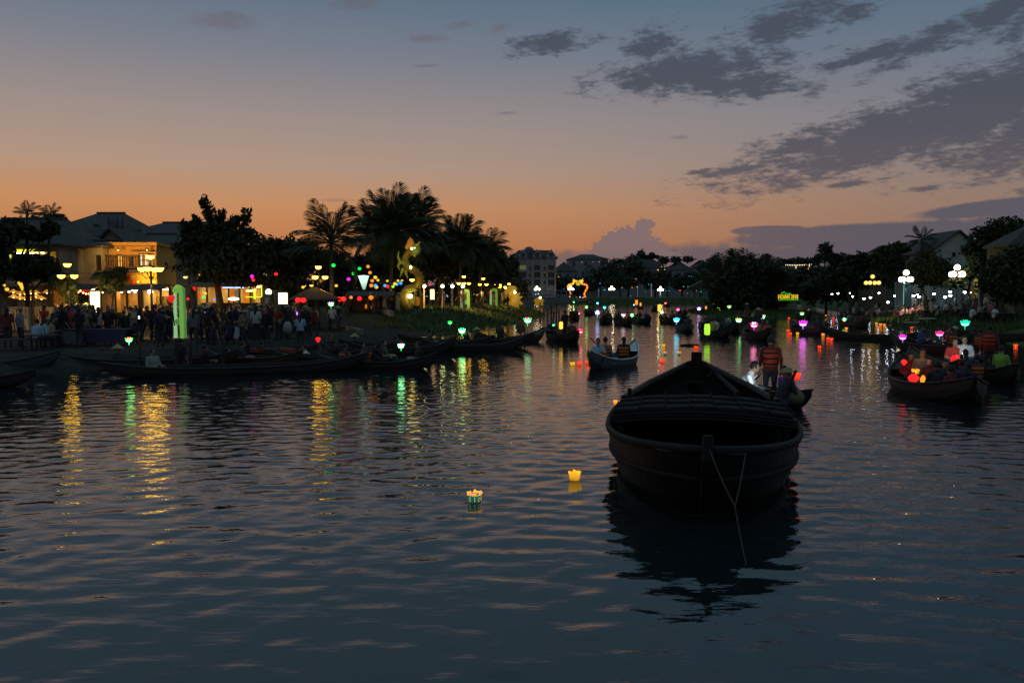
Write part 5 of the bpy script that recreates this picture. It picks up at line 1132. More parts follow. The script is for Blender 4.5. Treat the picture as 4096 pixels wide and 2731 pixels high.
villa(584, 598, 272, 272, 264.5, 'small pale house under the wide villa', [(588, 590)], 3)
villa(622, 668, 330, 268, 259, 'long low roof over pale walls left of the bamboo island', [(640, 643), (650, 653)], 6)
villa(668, 692, 300, 270, 262, 'grey hipped roof behind the far promenade lamps', [(676, 679)], 6)
villa(598, 624, 300, 272, 265, 'low grey house with hip roof right of the wide villa', [(604, 607), (612, 615)], 4)
villa(640, 664, 296, 275, 268.5, 'low pale house front among the middle far trees', [(646, 649), (654, 657)], 4)
villa(712, 740, 320, 271, 264, 'grey roof rising over the left end of the bamboo island', [(720, 723)], 5)
villa(692, 714, 340, 268, 260, 'grey hipped roof left of the bamboo island', [(700, 703)], 6)
villa(782, 816, 240, 268, 263, 'roof edged with strings of light right of the bamboo island', [(790, 793), (802, 805)], 5)
bulbs_on_wire([P(785, 264.2, 238), P(812, 263.6, 238)], 'string of lights along the roof edge right of the bamboo island', .2, 16, .13, em('far_bulb', (1, .7, .35), 2.2)); bulbs_on_wire([P(796, 265, 238), P(795.5, 272, 238)], 'short hanging string of lights on that lit roof', .05, 5, .14, em('far_bulb', (1, .7, .35), 2.2)); bulbs_on_wire([P(809.5, 265, 238), P(808.5, 269, 238)], 'hanging string of lights at the lit roof corner', .05, 4, .16, em('far_bulb', (1, .7, .35), 2.2))
TR = [(515, 262, [(512, 272, 8, 14), (506, 268, 8, 10)], 'dark tree left of the grey hotel'), (560, 258, [(557, 284, 8, 9), (565, 286, 7, 8)], 'tree left of the dragon arch'), (577, 258, [(572, 283, 8, 8), (586, 283, 9, 9), (578, 288, 10, 7)], 'round tree inside the dragon arch'),
    (600, 262, [(600, 276, 11, 10), (612, 272, 13, 12), (594, 284, 8, 7)], 'big dark tree right of the dragon arch'), (628, 270, [(625, 276, 13, 12), (640, 274, 12, 11), (632, 266, 10, 8)], 'dark tree mass in the middle of the far shore'), (655, 266, [(652, 280, 11, 9), (664, 278, 10, 9)], 'dark trees behind the cool lamps'),
    (682, 262, [(680, 282, 10, 8), (692, 278, 9, 7)], 'dark tree behind the red far light'), (640, 400, [(634, 259, 7, 5), (641, 255, 5, 5.5), (648, 258, 5, 4)], 'round treetops on the skyline right of the villa'), (658, 400, [(657, 256.5, 2.6, 1.6), (652, 255.5, 3, 3)], 'thin flat-topped tree on the skyline'), (668, 390, [(664, 260, 6, 4), (676, 259.5, 6, 3.5), (688, 259, 6, 3)], 'low treetops on the skyline over grey roofs'),
    (610, 420, [(604, 266, 9, 5), (616, 263, 7, 5), (625, 262, 6, 4)], 'far treetops behind the round tree'), (708, 300, [(706, 268, 10, 6), (714, 264, 8, 7)], 'treetops just left of the bamboo island'), (790, 250, [(784, 263, 8, 4), (798, 261.5, 10, 4), (812, 262, 8, 4)], 'dark treetops behind the lit roof'), (545, 258, [(541, 290, 6, 4), (550, 290, 6, 4), (532, 291, 5, 3)], 'low shrubs before the grey hotel')]
for px, D, cl, l in TR: tree(px, D, cl, l, 1500, .55, LEAF_B, None, .3)
for i, (px, D, h) in enumerate([(725, 255, 8), (745, 258, 9), (765, 255, 9), (700, 256, 6), (785, 225, 9), (800, 222, 10), (620, 256, 6)]):
    tree(px, D, [(px-6, 290-h*1.2, 9, h), (px+7, 288-h, 10, h)], ['dark tree behind the bamboo island, left side', 'dark tree behind the bamboo island, middle', 'dark tree behind the bamboo island, right side', 'low dark tree between the tilted pale roof and the island', 'dark tree behind the lit sign', 'dark tree right of the lit sign', 'low tree left of the far cool lamps'][i], 1300, .5, LEAF_D, None, .25)
# low wall, balustrade and traffic at the far promenade
w = thing('embankment_wall', 'long grey embankment wall along the far shore', 'wall', (60, 236.5, 0)); 
for i in range(30): MB().box((-68+i*4.6, 0, .9), (4.56, .5, 1.75)).build('wall_panel', PLASTER_G, w)
MB().box((0, 0, 1.82), (140, .7, .12)).build('coping', PLASTER_W, w)
bw_ = thing('balustrade', 'pale low bridge railing in front of the grey hotel', 'railing', P(543, 297, 232)); 
for i in range(12): MB().box((-8.2+i*1.5, 0, .8), (.3, .3, 2.3)).build('pier', PLASTER_W, bw_)
MB().box((0, 0, 1.9), (17, .4, .3)).build('rail', PLASTER_W, bw_); MB().box((0, 0, .6), (17, .3, .5)).build('plinth', PLASTER_W, bw_)
pv2 = thing('golden_pavilion', 'small golden house-shaped lantern standing in the water below the hotel', 'lantern', P(539, 305.5, 170)); k = 170/FPX
MB().box((0, 0, 2.6*k), (8*k, 1.4, 4.6*k)).build('lit_wall', GOLDB, pv2); MB().prism([(-5.6*k, 5*k), (5.6*k, 5*k), (3*k, 7.5*k), (0, 8.6*k), (-3*k, 7.5*k)], 'y', -1, 1).build('roof', GOLDB, pv2)
for x in (-3.5, 0, 3.5): MB().box((x*k, 0, -.5), (.12, .12, 2.4)).build('stilt', WOOD, pv2)
MB().ball((1*k, -1, 8.4*k), .2, 8, 5).build('spotlight', LAMP_C, pv2, True)
# arch of two light dragons
ar = thing('dragon_arch', 'illuminated arch of two orange dragons facing a round medallion', 'arch', P(577, 297, 243)); o = ar.location; D_ = 243
cols = [em('arch_yellow', (1, .45, .02), 1.4), em('arch_orange', (1, .16, .01), 1.3)]; bd = [MB().ball((0, 0, 0), .26, 8, 5).mesh('light_bead', c, True) for c in cols]
lp = [(570, 296.5), (571, 294), (570, 291), (568.3, 288.5), (567.7, 286), (569, 284.3), (571.5, 283.8), (573.3, 283.3), (574, 281.5)]; k = D_/FPX
for side in (0, 1):
    pts = [(x, y) for x, y in lp] if side == 0 else [(1155.2-x, y) for x, y in lp]; n = 22
    for i in range(n):
        f = i/(n-1)*(len(pts)-1); a = int(min(f, len(pts)-2)); q = f-a; x = pts[a][0]+(pts[a+1][0]-pts[a][0])*q; y = pts[a][1]+(pts[a+1][1]-pts[a][1])*q
        obj('light_bead', bd[0 if (side == 0 and i > 5) or i > 18 else (1 if i % 3 else 0)], ar, P(x, y, D_)-o)
    hx = 574.3 if side == 0 else 581.8; h_ = MB(); c = P(hx, 280.6, D_)-o; h_.ball(c, (.5, .4, .4), 8, 6); h_.tube([c, c+Vector((.8 if side == 0 else -.8, -.1, .1))], [.32, .16], 7); h_.tube([c, c+Vector((-.4 if side == 0 else .4, 0, .8))], [.12, .03], 5); h_.build('dragon_head', cols[0], ar, True)
md_ = MB(); c = P(578.2, 282.8, D_)-o
for i in range(16): a, b = i*math.pi/8, (i+1)*math.pi/8; md_.tube([c+Vector((.62*math.cos(a), 0, .62*math.sin(a))), c+Vector((.62*math.cos(b), 0, .62*math.sin(b)))], .1, 5)
md_.ball(c, (.3, .1, .3), 8, 5); md_.build('medallion', em('arch_lime', (.55, .5, .05), 1.4), ar, True); MB().tube([P(570, 297.5, D_)-o, P(585.5, 297.5, D_)-o], .1, 5).build('base_beam', METAL, ar)
for x, dd, y in ((570.6, 240, 286.6), (536.8, 238, 286.8), (611.4, 240, 286.6), (660, 238, 287.2)):
    street_lamp(x, dd, y, .30, 'far street lamp with three white globes, ' + {570.6: 'beside the left dragon of the arch', 536.8: 'in front of the grey hotel', 611.4: 'right of the dragon arch', 660: 'in the middle of the far shore'}[x], 'globe', 3, .7, LAMP_C, Vector((X(x, dd), dd, 1.7)), 'street lamps on the far shore', power=300)
pt_l = [(582, 261.8, 288, 'orange', .55), (599.3, 261.4, 288, 'orange', .5), (593, 261.4, 288, 'white', .28), (605.4, 261.5, 288, 'white', .4), (558.7, 276.4, 245, 'orange', .6), (658, 269.6, 262, 'yellow', .8), (661.6, 266.3, 262, 'yellow', .5), (664.7, 266.2, 262, 'yellow', .5), (664.8, 269, 262, 'yellow', .55), (706.2, 275.8, 255, 'orange', .9), (689, 275.6, 255, 'cyan', .35), (691.5, 276, 255, 'cyan', .3), (600, 283, 240, 'cyan', .5), (564, 288.4, 240, 'blue', .4), (604.5, 289.5, 236, 'cyan', .55), (635.8, 278.6, 240, 'orange', .5), (632, 287.2, 238, 'orange', .55), (648.8, 284, 240, 'cyan', .4), (651.4, 283.8, 240, 'cyan', .4), (637, 286.6, 240, 'yellow', .45), (666, 290.4, 238, 'blue', .4), (669, 290.3, 238, 'blue', .4), (680, 290.1, 238, 'red', .9), (687.5, 292.6, 238, 'orange', .4), (683.6, 286.3, 240, 'cyan', .5), (696.4, 290.3, 236, 'orange', .4), (701, 291.5, 236, 'turquoise', .45), (707, 291.8, 236, 'cyan', .35), (622, 287.2, 238, 'yellow', .4), (645.5, 291.5, 240, 'yellow', .3), (688, 233+53, 255, 'lime', .3), (789.4, 284.2, 180, 'yellow', .3), (555, 289.5, 234, 'orange', .35), (545.5, 272.5, 249, 'yellow', .3), (630.5, 295.6, 238, 'white', .3), (548.5, 289.2, 232, 'cyan', .3), (583, 297, 236, 'white', .55), (580, 296.7, 236, 'white', .7), (576.5, 296.8, 236, 'orange', .4), (585, 296.8, 236, 'red', .4), (535.5, 294, 231, 'cyan', .7), (538.3, 293.5, 231, 'white', .6), (520.5, 296, 232, 'orange', .6), (506, 294.8, 130, 'cyan', .3), (508.2, 294.4, 130, 'white', .4), (447.5, 296, 84, 'blue', .3), (446.8, 294.8, 84, 'white', .16), (458.5, 297, 86, 'cyan', .35), (460, 296.5, 86, 'white', .2), (474, 294, 96, 'cyan', .2), (427, 296, 84, 'cyan', .18), (868, 261.2, 120, 'cyan', .35)]
for x, y, d, c, s_ in pt_l:
    o_ = silk(P(x, y, d), c, s_*.6, None, 'small distant lights', 2.8, cat='light', cord=.3); o_['_auto'] = 'tiny distant %s light %s' % (c, 'under the eaves of the wide villa' if y < 263 and x < 620 else 'by the dragon arch' if 560 < x < 590 and y > 284 else 'along the promenade under the palms' if x < 515 else 'in front of the grey hotel' if x < 560 else 'in the dark trees right of the arch' if x < 645 else 'before the tilted pale roof' if 678 < x < 710 and y > 283 else 'on the far shore left of the bamboo island' if x < 720 else 'in the trees right of the bamboo island')
r_ = thing('tilted_roof', 'pale sloping roof lit green left of the bamboo island', 'roof', P(698, 292, 246)); o = r_.location
mbr = MB(); V = [P(687, 287, 246)-o, P(704, 278.5, 246)-o, P(710, 280, 250)-o, P(694, 291, 250)-o]; V += [v-Vector((0, 0, .35)) for v in V]; mbr.add(V, [(0, 1, 2, 3), (7, 6, 5, 4), (0, 4, 5, 1), (1, 5, 6, 2), (2, 6, 7, 3), (3, 7, 4, 0)]); mbr.build('roof_sheet', mat('pale_sheet', (.22, .25, .22), .6), r_)
for x in (689, 695, 702): MB().tube([P(x, 287, 248)-o, P(x, 297, 248)-o], .14, 6).build('post', METAL, r_)
pl_ = [(609.5, 290), (592, 292), (491+150, 288)]
for i, (x, y0) in enumerate(((598.5, 288), (637.5, 285.5), (651, 284), (580+80, 290))):
    t = thing('flag_pole', 'thin pale pole on the far shore, %s' % ['right of the arch', 'under the middle trees', 'with cyan lamps on top', 'next to the cool lamps'][i], 'pole', (X(x, 238), 238, 1.6), 0, 'thin poles on the far shore'); MB().tube([(0, 0, 0), (0, 0, Z(y0, 238)-1.6)], .14, 6).build('shaft', WHITE, t)
# ------------------------------------------------------------------ bamboo island and its sign
rng_ = random.Random(5)
for q, (px, D, n, hmin, hmax, l) in enumerate([(748, 112, 46, 6.5, 9.6, 'dense clump of nipa palm fronds in the middle of the dark island'), (728, 118, 30, 4.5, 7.5, 'nipa palm clump at the left end of the island'), (768, 116, 30, 4.5, 7.5, 'nipa palm clump at the right end of the island')]):
    b = Vector((X(px, D), D, .1)); t = thing('nipa_palm', l, 'palm tree', b, 0, 'nipa palms on the dark island')
    for i in range(n):
        az = i*137.5; el = 52+36*rng_.random(); h = rng_.uniform(hmin, hmax); off = Vector((rng_.uniform(-1.6, 1.6), rng_.uniform(-1.5, 1.5), 0))
        obj('frond', FRONDS[3 if el > 70 else 0], t, off, rot=Euler((rng_.uniform(-.4, .4), -R(el), R(az)), 'XYZ'), sc=h/3)
tree(745, 108, [(735, 286, 22, 22), (752, 284, 20, 24), (722, 296, 14, 14), (763, 296, 12, 14), (742, 302, 30, 12), (745, 272, 18, 14)], 'dark bushes filling the island under the nipa fronds', 7000, .34, LEAF_D, Vector((X(745, 108), 108, .1)), .2, None, .5, 'island_bush', False, 'bush')
tree(800, 150, [(786, 282, 12, 12), (802, 280, 14, 12), (818, 278, 14, 14), (776, 288, 8, 10), (795, 292, 18, 7), (813, 290, 12, 10)], 'dark overhanging trees behind the lit sign', 4200, .36, LEAF_D)
sg = thing('lit_sign', 'lit sign of yellow letters with green edging at the water by the island', 'sign', P(788, 303, 100)); o = sg.location; LY = em('yellow_letter_light', (1, .62, .02), 1.0); LG = em('green_letter_light', (.05, 1, .05), .55)
text(sg, 'HOIAN 2018', .80, LY, P(788, 296.6, 100)-o, (math.pi/2, 0, 0), 'lettering', .04).scale = (.57, 1, 1); m = MB()
for i in range(12): c = P(779+i*1.7, 299.4+.3*(i % 2), 100)-o; m.ball(c, (.09, .06, .06), 6, 4)
m.build('green_edging', LG, sg)
for x, y in ((782, 292.6), (784, 291.8), (786, 293), (788.5, 293.6), (790, 293.2)): MB().tube([P(x-1, y+.6, 100)-o, P(x, y, 99.9)-o, P(x+1.2, y-.2, 100)-o], [.03, .12, .02], 6, flat=(1, .6)).build('lit_leaf', LG, sg)
fr = MB()
for x in (778.5, 788, 798): fr.tube([P(x, 303, 100.2)-o, P(x, 294, 100.2)-o], .05, 5)
fr.tube([P(778, 300.2, 100.2)-o, P(798.5, 300.2, 100.2)-o], .05, 5); fr.build('frame', METAL, sg)
# ------------------------------------------------------------------ right bank
tree(826, 118, [(825, 249, 7, 7), (819, 258, 6, 5), (832, 258, 8, 6), (845, 262, 12, 8), (858, 262, 10, 7), (840, 274, 20, 10)], 'pale leafy tree at the left end of the right bank', 3400, .3, LEAF_B)
tree(850, 92, [(840, 276, 20, 12), (866, 272, 18, 14), (858, 262, 14, 9), (880, 268, 14, 12)], 'dark low tree over the dining tables, left part', 5200, .26, LEAF_D)
tree(888, 84, [(886, 252, 12, 7), (898, 248, 9, 6), (880, 257, 9, 6), (892, 262, 16, 9), (888, 275, 18, 12), (905, 249, 5, 3)], 'leafy dark tree above the cyan-lit kiosk', 4200, .22, LEAF_D)
tree(925, 80, [(918, 272, 16, 14), (934, 270, 16, 14), (926, 258, 10, 10), (945, 276, 12, 10)], 'dark tree in front of the pointed gable', 5200, .22, LEAF_D)
tree(985, 84, [(990, 236, 20, 14), (1008, 230, 20, 13), (978, 250, 14, 14), (1000, 256, 18, 18), (1030, 240, 26, 20), (976, 268, 12, 10)], 'biggest dark tree right of the pointed gable', 7000, .24, LEAF_D, None, .3)
tree(1002, 58, [(1000, 276, 18, 16), (1022, 270, 16, 22), (1010, 292, 20, 12), (1040, 280, 16, 26), (986, 284, 10, 10), (1016, 254, 12, 10), (996, 262, 9, 8)], 'leafy tree at the right edge over the tables', 6500, .17, LEAF_G)
tree(968, 72, [(968, 274, 8, 6), (955, 283, 10, 5), (975, 262, 7, 8)], 'small tree behind the brightest globe lamp', 1700, .18, LEAF_G)
palm(922, 240, 96, 1.9, 'short palm left of the pointed gable', None, 16, -30, 84)
house(891, 915, 104, 10, 251, 'brown gabled house behind the cyan-lit kiosk', mat('brown_wall', (.13, .085, .055), .85, grain=(1, .3)), [], 'front', 243, off=1.5)
house(929, 979, 94, 6, 249, 'house with tall pointed grey gable on the right bank', mat('lime_plaster', (.42, .43, .36), .85, grain=(1, .25)), [(950, 954, 252, 256, {})], 'front', 231.5, off=.2)
house(1008, 1080, 66, 3, 246, 'house with tiled roof at the right edge', mat('dim_ochre', (.07, .06, .035), .85, grain=(1, .3)), [(1012, 1017, 254, 262, {})], 'hip', 222, 3)
kb = on(903, 81); ks = thing('kiosk', 'kiosk lit cyan inside with a yellow panel, under the middle globe lamp', 'kiosk', kb); k = 81/FPX; H = Z(281.5, 81)-kb.z
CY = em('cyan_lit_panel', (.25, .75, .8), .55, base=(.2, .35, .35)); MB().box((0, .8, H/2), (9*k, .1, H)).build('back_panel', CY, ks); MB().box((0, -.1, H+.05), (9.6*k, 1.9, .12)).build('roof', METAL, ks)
for s in (-1, 1): MB().box((s*4.4*k, 0, H/2), (.1, 1.5, H)).build('side_panel', mat('kiosk_side', (.1, .15, .16), .7), ks)
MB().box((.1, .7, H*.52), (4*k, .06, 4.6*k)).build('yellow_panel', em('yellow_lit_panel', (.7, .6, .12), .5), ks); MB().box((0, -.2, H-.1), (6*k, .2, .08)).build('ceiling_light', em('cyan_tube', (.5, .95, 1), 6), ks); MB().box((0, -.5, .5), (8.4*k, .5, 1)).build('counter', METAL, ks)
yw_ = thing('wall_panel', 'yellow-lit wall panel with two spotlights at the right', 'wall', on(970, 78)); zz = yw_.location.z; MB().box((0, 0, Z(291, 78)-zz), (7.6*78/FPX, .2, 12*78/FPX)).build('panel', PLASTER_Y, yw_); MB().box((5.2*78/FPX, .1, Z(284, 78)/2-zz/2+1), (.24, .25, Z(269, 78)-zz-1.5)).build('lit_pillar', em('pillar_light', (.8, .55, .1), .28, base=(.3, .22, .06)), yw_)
street_lamp(955.6, 72, 267, .25, 'brightest right-bank lamp with five white globes', 'globe', 4, .5, LAMP_C, None, 'globe street lamps on the right bank', .5)
street_lamp(905, 74, 272.3, .24, 'middle right-bank lamp with five white globes above the kiosk', 'globe', 4, .48, LAMP_C, None, 'globe street lamps on the right bank', .5)
street_lamp(871.5, 80, 276.2, .2, 'dim yellow right-bank lamp seen through leaves', 'globe', 4, .62, LAMP_D, None, 'globe street lamps on the right bank', .8)
SPW = em('cool_spot', (.8, .88, 1), 26); sh = MB().lathe((0, 0, 0), [(.05, .16), (.14, -.06), (.13, -.08)], 10).mesh('lamp_shade', METAL, True); sb = MB().ball((0, 0, -.06), .12, 8, 6).mesh('bulb', SPW, True); sp_ = MB().tube([(0, 0, 0), (0, 0, 1)], .03, 6).mesh('post', METAL)
for x, y, d in ((849.3, 292.2, 100), (852.7, 295.4, 96), (864, 297.6, 88), (870.4, 296.4, 92), (895, 294.8, 84), (888, 301, 80), (913.8, 294.4, 80), (918.3, 293.6, 82), (919, 295.6, 80), (950.2, 290.6, 72), (950.4, 294.2, 71), (945.2, 295.8, 71), (964.8, 291, 74), (969.6, 291.5, 74), (832, 293.2, 110), (838, 292.4, 108), (879, 292, 100), (934, 292.8, 84)):
    p = P(x, y, d); g = G(p.x, p.y); t = thing('table_lamp', None, 'lamp', (p.x, p.y, g), 0, 'cool spotlights over the dining tables'); h = p.z-g; t['_auto'] = 'cool spotlight on a post ' + ('by the yellow wall panel' if x > 960 else 'left of the yellow wall panel' if x > 940 else 'right of the cyan kiosk' if x > 908 else 'left of the cyan kiosk' if x > 878 else 'at the left end of the dining area')
    o_ = obj('post', sp_, t); o_.scale = (1, 1, h); obj('lamp_shade', sh, t, (0, 0, h+.06)); obj('bulb', sb, t, (0, 0, h))
for x, y, d, l in ((914.2, 300.6, 78, 'white menu board right of the cyan kiosk'), (943, 302.2, 70, 'white menu board left of the brightest globe lamp'), (955.2, 299.8, 71, 'small white notice under the brightest globe lamp')):
    p = P(x, y, d); g = G(p.x, p.y); t = thing('menu_board', l, 'sign', (p.x, p.y, g), random.uniform(-.3, .3), 'menu boards by the tables'); h = p.z-g; wd = {914.2: 4, 943: 3.6, 955.2: 1.7}[x]*d/FPX
    MB().box((0, 0, h), (wd, .05, 4.6*d/FPX)).build('board', WHITE, t); MB().box((0, .06, h/2), (.06, .05, h)).build('post', METAL, t)
    tx = MB(); [tx.box((random.uniform(-.04, .04), -.03, h+(i-3)*.055), (wd*random.uniform(.4, .75), .012, .018)) for i in range(7)]; tx.build('print_line', METAL, t)
# ------------------------------------------------------------------ crowd on the left quay
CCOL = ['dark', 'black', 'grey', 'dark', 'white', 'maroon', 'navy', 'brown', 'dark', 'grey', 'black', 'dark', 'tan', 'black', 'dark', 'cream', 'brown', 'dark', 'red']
cr = random.Random(21)
def near_label(px):
    L_ = [(10, 'below the hat shop'), (50, 'before the balustrade'), (72, 'under the first street lamp'), (96, 'by the white light box'), (125, 'before the dim shop'), (152, 'under the tallest street lamp'), (180, 'around the green gate'), (222, 'by the tree trunk'), (250, 'before the yellow stall'), (283, 'by the billboard'), (315, 'under the pavilion'), (345, 'right of the pavilion'), (372, 'by the dark stall'), (440, 'under the palms'), (480, 'along the promenade')]
    return min(L_, key=lambda q: abs(q[0]-px))[1]
def crowd(n, lo, hi, d0, d1, kinds, row, grp='people in the quay crowd'):
    cs = [(cr.uniform(lo, hi), cr.uniform(d0, d1)) for _ in range(max(3, n//4))]
    for i in range(n):
        if i % 3: q = cr.choice(cs); px = min(hi, max(lo, q[0]+cr.gauss(0, 6.5))); D = min(d1, max(d0, q[1]+cr.gauss(0, .7)))
        else: px = lo+(hi-lo)*(i+.5+cr.uniform(-.38, .38))/n; D = cr.uniform(d0, d1)
        if 169 < px < 189 and D < 42: continue
        p = on(px, D)
        if p.z < .2 or (row in ('back', 'middle') and 7 < px < 55) or (row == 'front' and 7 < px < 55 and cr.random() < .6): continue
        k = cr.choice(kinds); c = cr.choice(CCOL); hat = cr.choice([None]*7+['hat', 'sunhat', 'cap']); hair = cr.choice(['short', 'short', 'long']); rz = cr.uniform(0, 6.28)
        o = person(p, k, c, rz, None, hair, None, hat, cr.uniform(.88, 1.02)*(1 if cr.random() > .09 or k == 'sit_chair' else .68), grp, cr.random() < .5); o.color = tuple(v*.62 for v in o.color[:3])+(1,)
        verb = {'stand': 'standing', 'walk': 'walking', 'phone': 'raising a phone', 'arms': 'with folded arms', 'akimbo': 'with hands on hips', 'sit_chair': 'seated', 'sit': 'sitting low', 'sit_fwd': 'sitting hunched'}[k]
        o['_auto'] = 'person in %s top%s %s %s' % (c, {'hat': ' and hat', 'sunhat': ' and sun hat', 'cap': ' and cap'}.get(hat, ''), verb, near_label(px)); o['_row'] = row
ST = ['stand', 'walk', 'arms', 'stand', 'phone', 'akimbo', 'walk']
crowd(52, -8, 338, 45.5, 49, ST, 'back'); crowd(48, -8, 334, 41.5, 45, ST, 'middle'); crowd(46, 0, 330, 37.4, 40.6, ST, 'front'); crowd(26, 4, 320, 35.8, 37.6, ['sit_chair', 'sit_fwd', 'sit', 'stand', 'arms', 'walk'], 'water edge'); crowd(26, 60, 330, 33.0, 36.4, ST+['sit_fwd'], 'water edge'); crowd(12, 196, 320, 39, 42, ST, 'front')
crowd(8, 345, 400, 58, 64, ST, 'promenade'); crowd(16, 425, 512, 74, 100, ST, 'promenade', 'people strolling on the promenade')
for x, D, k, c, rz, hat, l in [(20, 33, 'stand', 'grey', 2.6, 'sunhat', 'person in grey shirt and wide sun hat standing nearest at the far left'), (7, 32.6, 'stand', 'maroon', 3.4, None, 'person in maroon top at the left frame edge'), (35, 32.4, 'sit_chair', 'pale blue', 3.0, None, 'person in pale blue shirt seated at the low table'), (42, 32.8, 'sit_chair', 'pale blue', 2.2, None, 'person in pale blue shirt seated right of another at the low table'), (49, 33.4, 'sit_chair', 'tan', 1.6, None, 'person in tan top seated near the striped stall table'),
    (57, 34, 'stand', 'dark', .4, None, 'person in dark clothes standing right of the seated group'), (69, 36.6, 'stand', 'red', 2.8, None, 'person in red shirt standing left of the white light box'), (79, 33.2, 'stand', 'black', 3.1, None, 'person in black seen from behind at the water steps'), (93, 40.8, 'stand', 'navy', 2.6, None, 'person silhouetted against the white light box'), (108, 35.2, 'stand', 'black', .2, None, 'person in black standing right of the purple table'), (300, 38.2, 'arms', 'pale blue', 3.3, None, 'person in pale blue shirt standing under the pavilion lanterns'), (256, 37.4, 'stand', 'cream', 3.1, None, 'person in cream shirt at the edge of the quay')]:
    person(on(x, D), k, c, rz, l, cr.choice(['short', 'long']) if not hat else 'short', None, hat, 1.0, 'people in the quay crowd')
def table(p, w, d, h, label, m, rz=0, grp='low tables', cloth=None):
    t = thing('table', label, 'table', p, rz, grp); MB().box((0, 0, h-.02), (w, d, .04)).build('table_top', m, t); lm = MB().box((0, 0, h/2-.02), (.05, .05, h-.04)).mesh('leg', METAL)
    for x in (-1, 1):
        for y in (-1, 1): obj('leg', lm, t, (x*(w/2-.05), y*(d/2-.05), 0))
    if cloth: c = MB(); c.box((0, -d/2-.015, h*.6), (w+.04, .02, h*.75)); c.box((0, 0, h+.008), (w+.06, d+.05, .012)); c.build('cloth', cloth, t)
    return t
table(on(97, 34.5), 2.6, .9, .7, 'table with purple cloth at the quay edge below the light box', WOOD2, .1, cloth=mat('purple_cloth', (.06, .05, .10), .9)); table(on(66, 34), 1.5, .8, .6, 'small pale table beside the purple one', WOOD2, .2, cloth=mat('pale_cloth', (.14, .13, .13), .9)); table(on(14, 31.4), 2.0, .7, .45, 'low table at the far left waterside', WOOD2, .1); table(on(40, 31.8), 1.2, .7, .6, 'low table in front of the seated pair', WOOD2, .0)
bnk = thing('tray_of_candles', 'tray of glowing orange candles on the ground by the light box', 'candles', on(99, 37), 0)
for i in range(6): MB().lathe((-.4+i*.16, 0, .5), [(.05, 0), (.05, .08), (.02, .14)], 7).build('candle', em('orange_candle', (1, .3, .03), 6), bnk)
MB().box((0, 0, .44), (1.1, .35, .06)).build('tray', WOOD2, bnk); MB().box((0, 0, .2), (.9, .3, .42)).build('stand', WOOD2, bnk)
rock = mat('kerb_stone', (.16, .155, .14), .9, grain=(5, .3), bump=(9, .02))
for i, (a, b, nm) in enumerate([((330, 329.5), (352, 333.5), 'pale stone kerb on the quay slope, left part'), ((354, 333), (362, 336), 'pale stone kerb on the quay slope, short right part'), ((375, 319), (392, 331), 'stone kerb on the grass slope left of the dragon'), ((240, 336), (262, 337), 'pale stone edge of the quay under the pavilion crowd')]):
    pa, pb = W(*a, .35), W(*b, .3); v = pb-pa; t = thing('kerb', nm, 'kerb', pa, math.atan2(v.y, v.x), 'stone kerbs on the left bank'); n = max(3, int(v.length/.8))
    for j in range(n): MB().box((v.length*(j+.5)/n, 0, .05+G(pa.x, pa.y)-pa.z), (v.length/n-.03, .3, .3)).build('stone', rock, t)
lb2 = thing('paper_lantern', 'pale oval paper lantern standing on the quay slope', 'lantern', P(287.5, 327.5, 39)); MB().lathe((0, 0, 0), [(.1, -.32), (.2, -.1), (.2, .12), (.1, .32)], 12).build('shade', mat('pale_paper', (.34, .33, .26), .8), lb2, True); MB().lathe((0, 0, 0), [(.11, .32), (.08, .36)], 10).build('cap', METAL, lb2); MB().tube([(0, 0, -.32), (0, 0, -.9)], .03, 6).build('post', METAL, lb2)
# ------------------------------------------------------------------ diners on the right bank
cr.seed(5)
tb = [(845, 104), (858, 98), (872, 90), (884, 84), (898, 80), (906, 75), (918, 74), (932, 70), (944, 68), (955, 66), (968, 64), (978, 61), (990, 60), (1002, 58)]
for i, (px, D) in enumerate(tb):
    t = table(on(px, D), 1.5, .75, .62, None, mat('table_wood', (.2, .15, .09), .6), cr.uniform(-.3, .3), 'dining tables on the right bank'); t['_auto'] = 'small dining table ' + ('left of the cyan kiosk' if px < 900 else 'between the kiosk and the brightest lamp' if px < 948 else 'right of the brightest globe lamp')
    MB().lathe((.2, 0, .62), [(.03, 0), (.03, .1), (.012, .2)], 7).build('bottle', GLASS, t)
    for j in range(3):
        q = px+(j-1)*(9.5 if j != 1 else 0)*62/D*.8+cr.uniform(-1.5, 1.5); dd = D+(1.0 if j == 1 else cr.uniform(-.4, .4)); c = cr.choice(['cream', 'brown', 'dark', 'tan', 'grey', 'maroon', 'white', 'dark', 'black', 'pink']); k = cr.choice(['sit_chair', 'sit_chair', 'sit_fwd']) ; rz = {0: math.pi/2, 1: 0, 2: -math.pi/2}[j]+cr.uniform(-.4, .4)
        o = person(on(q, dd)+Vector((0, 0, .02)), k, c, rz, None, cr.choice(['short', 'long']), None, None, cr.uniform(.94, 1.03), 'diners on the right bank'); o['_auto'] = 'diner in %s top %s' % (c, 'left of the cyan kiosk' if q < 900 else 'between the kiosk and the brightest lamp' if q < 948 else 'right of the brightest globe lamp'); 
        st_o = thing('stool', None, 'stool', on(q, dd), 0, 'stools at the dining tables'); st_o['_auto'] = 'low stool ' + ('left of the kiosk' if q < 900 else 'between kiosk and brightest lamp' if q < 948 else 'right of the brightest lamp'); zs = .3 if k == 'sit_chair' else .14
        MB().lathe((0, 0, 0), [(.15, zs-.04), (.16, zs)], 10).build('seat', METAL, st_o); MB().lathe((0, 0, 0), [(.14, 0), (.1, zs-.04)], 8).build('leg', METAL, st_o)
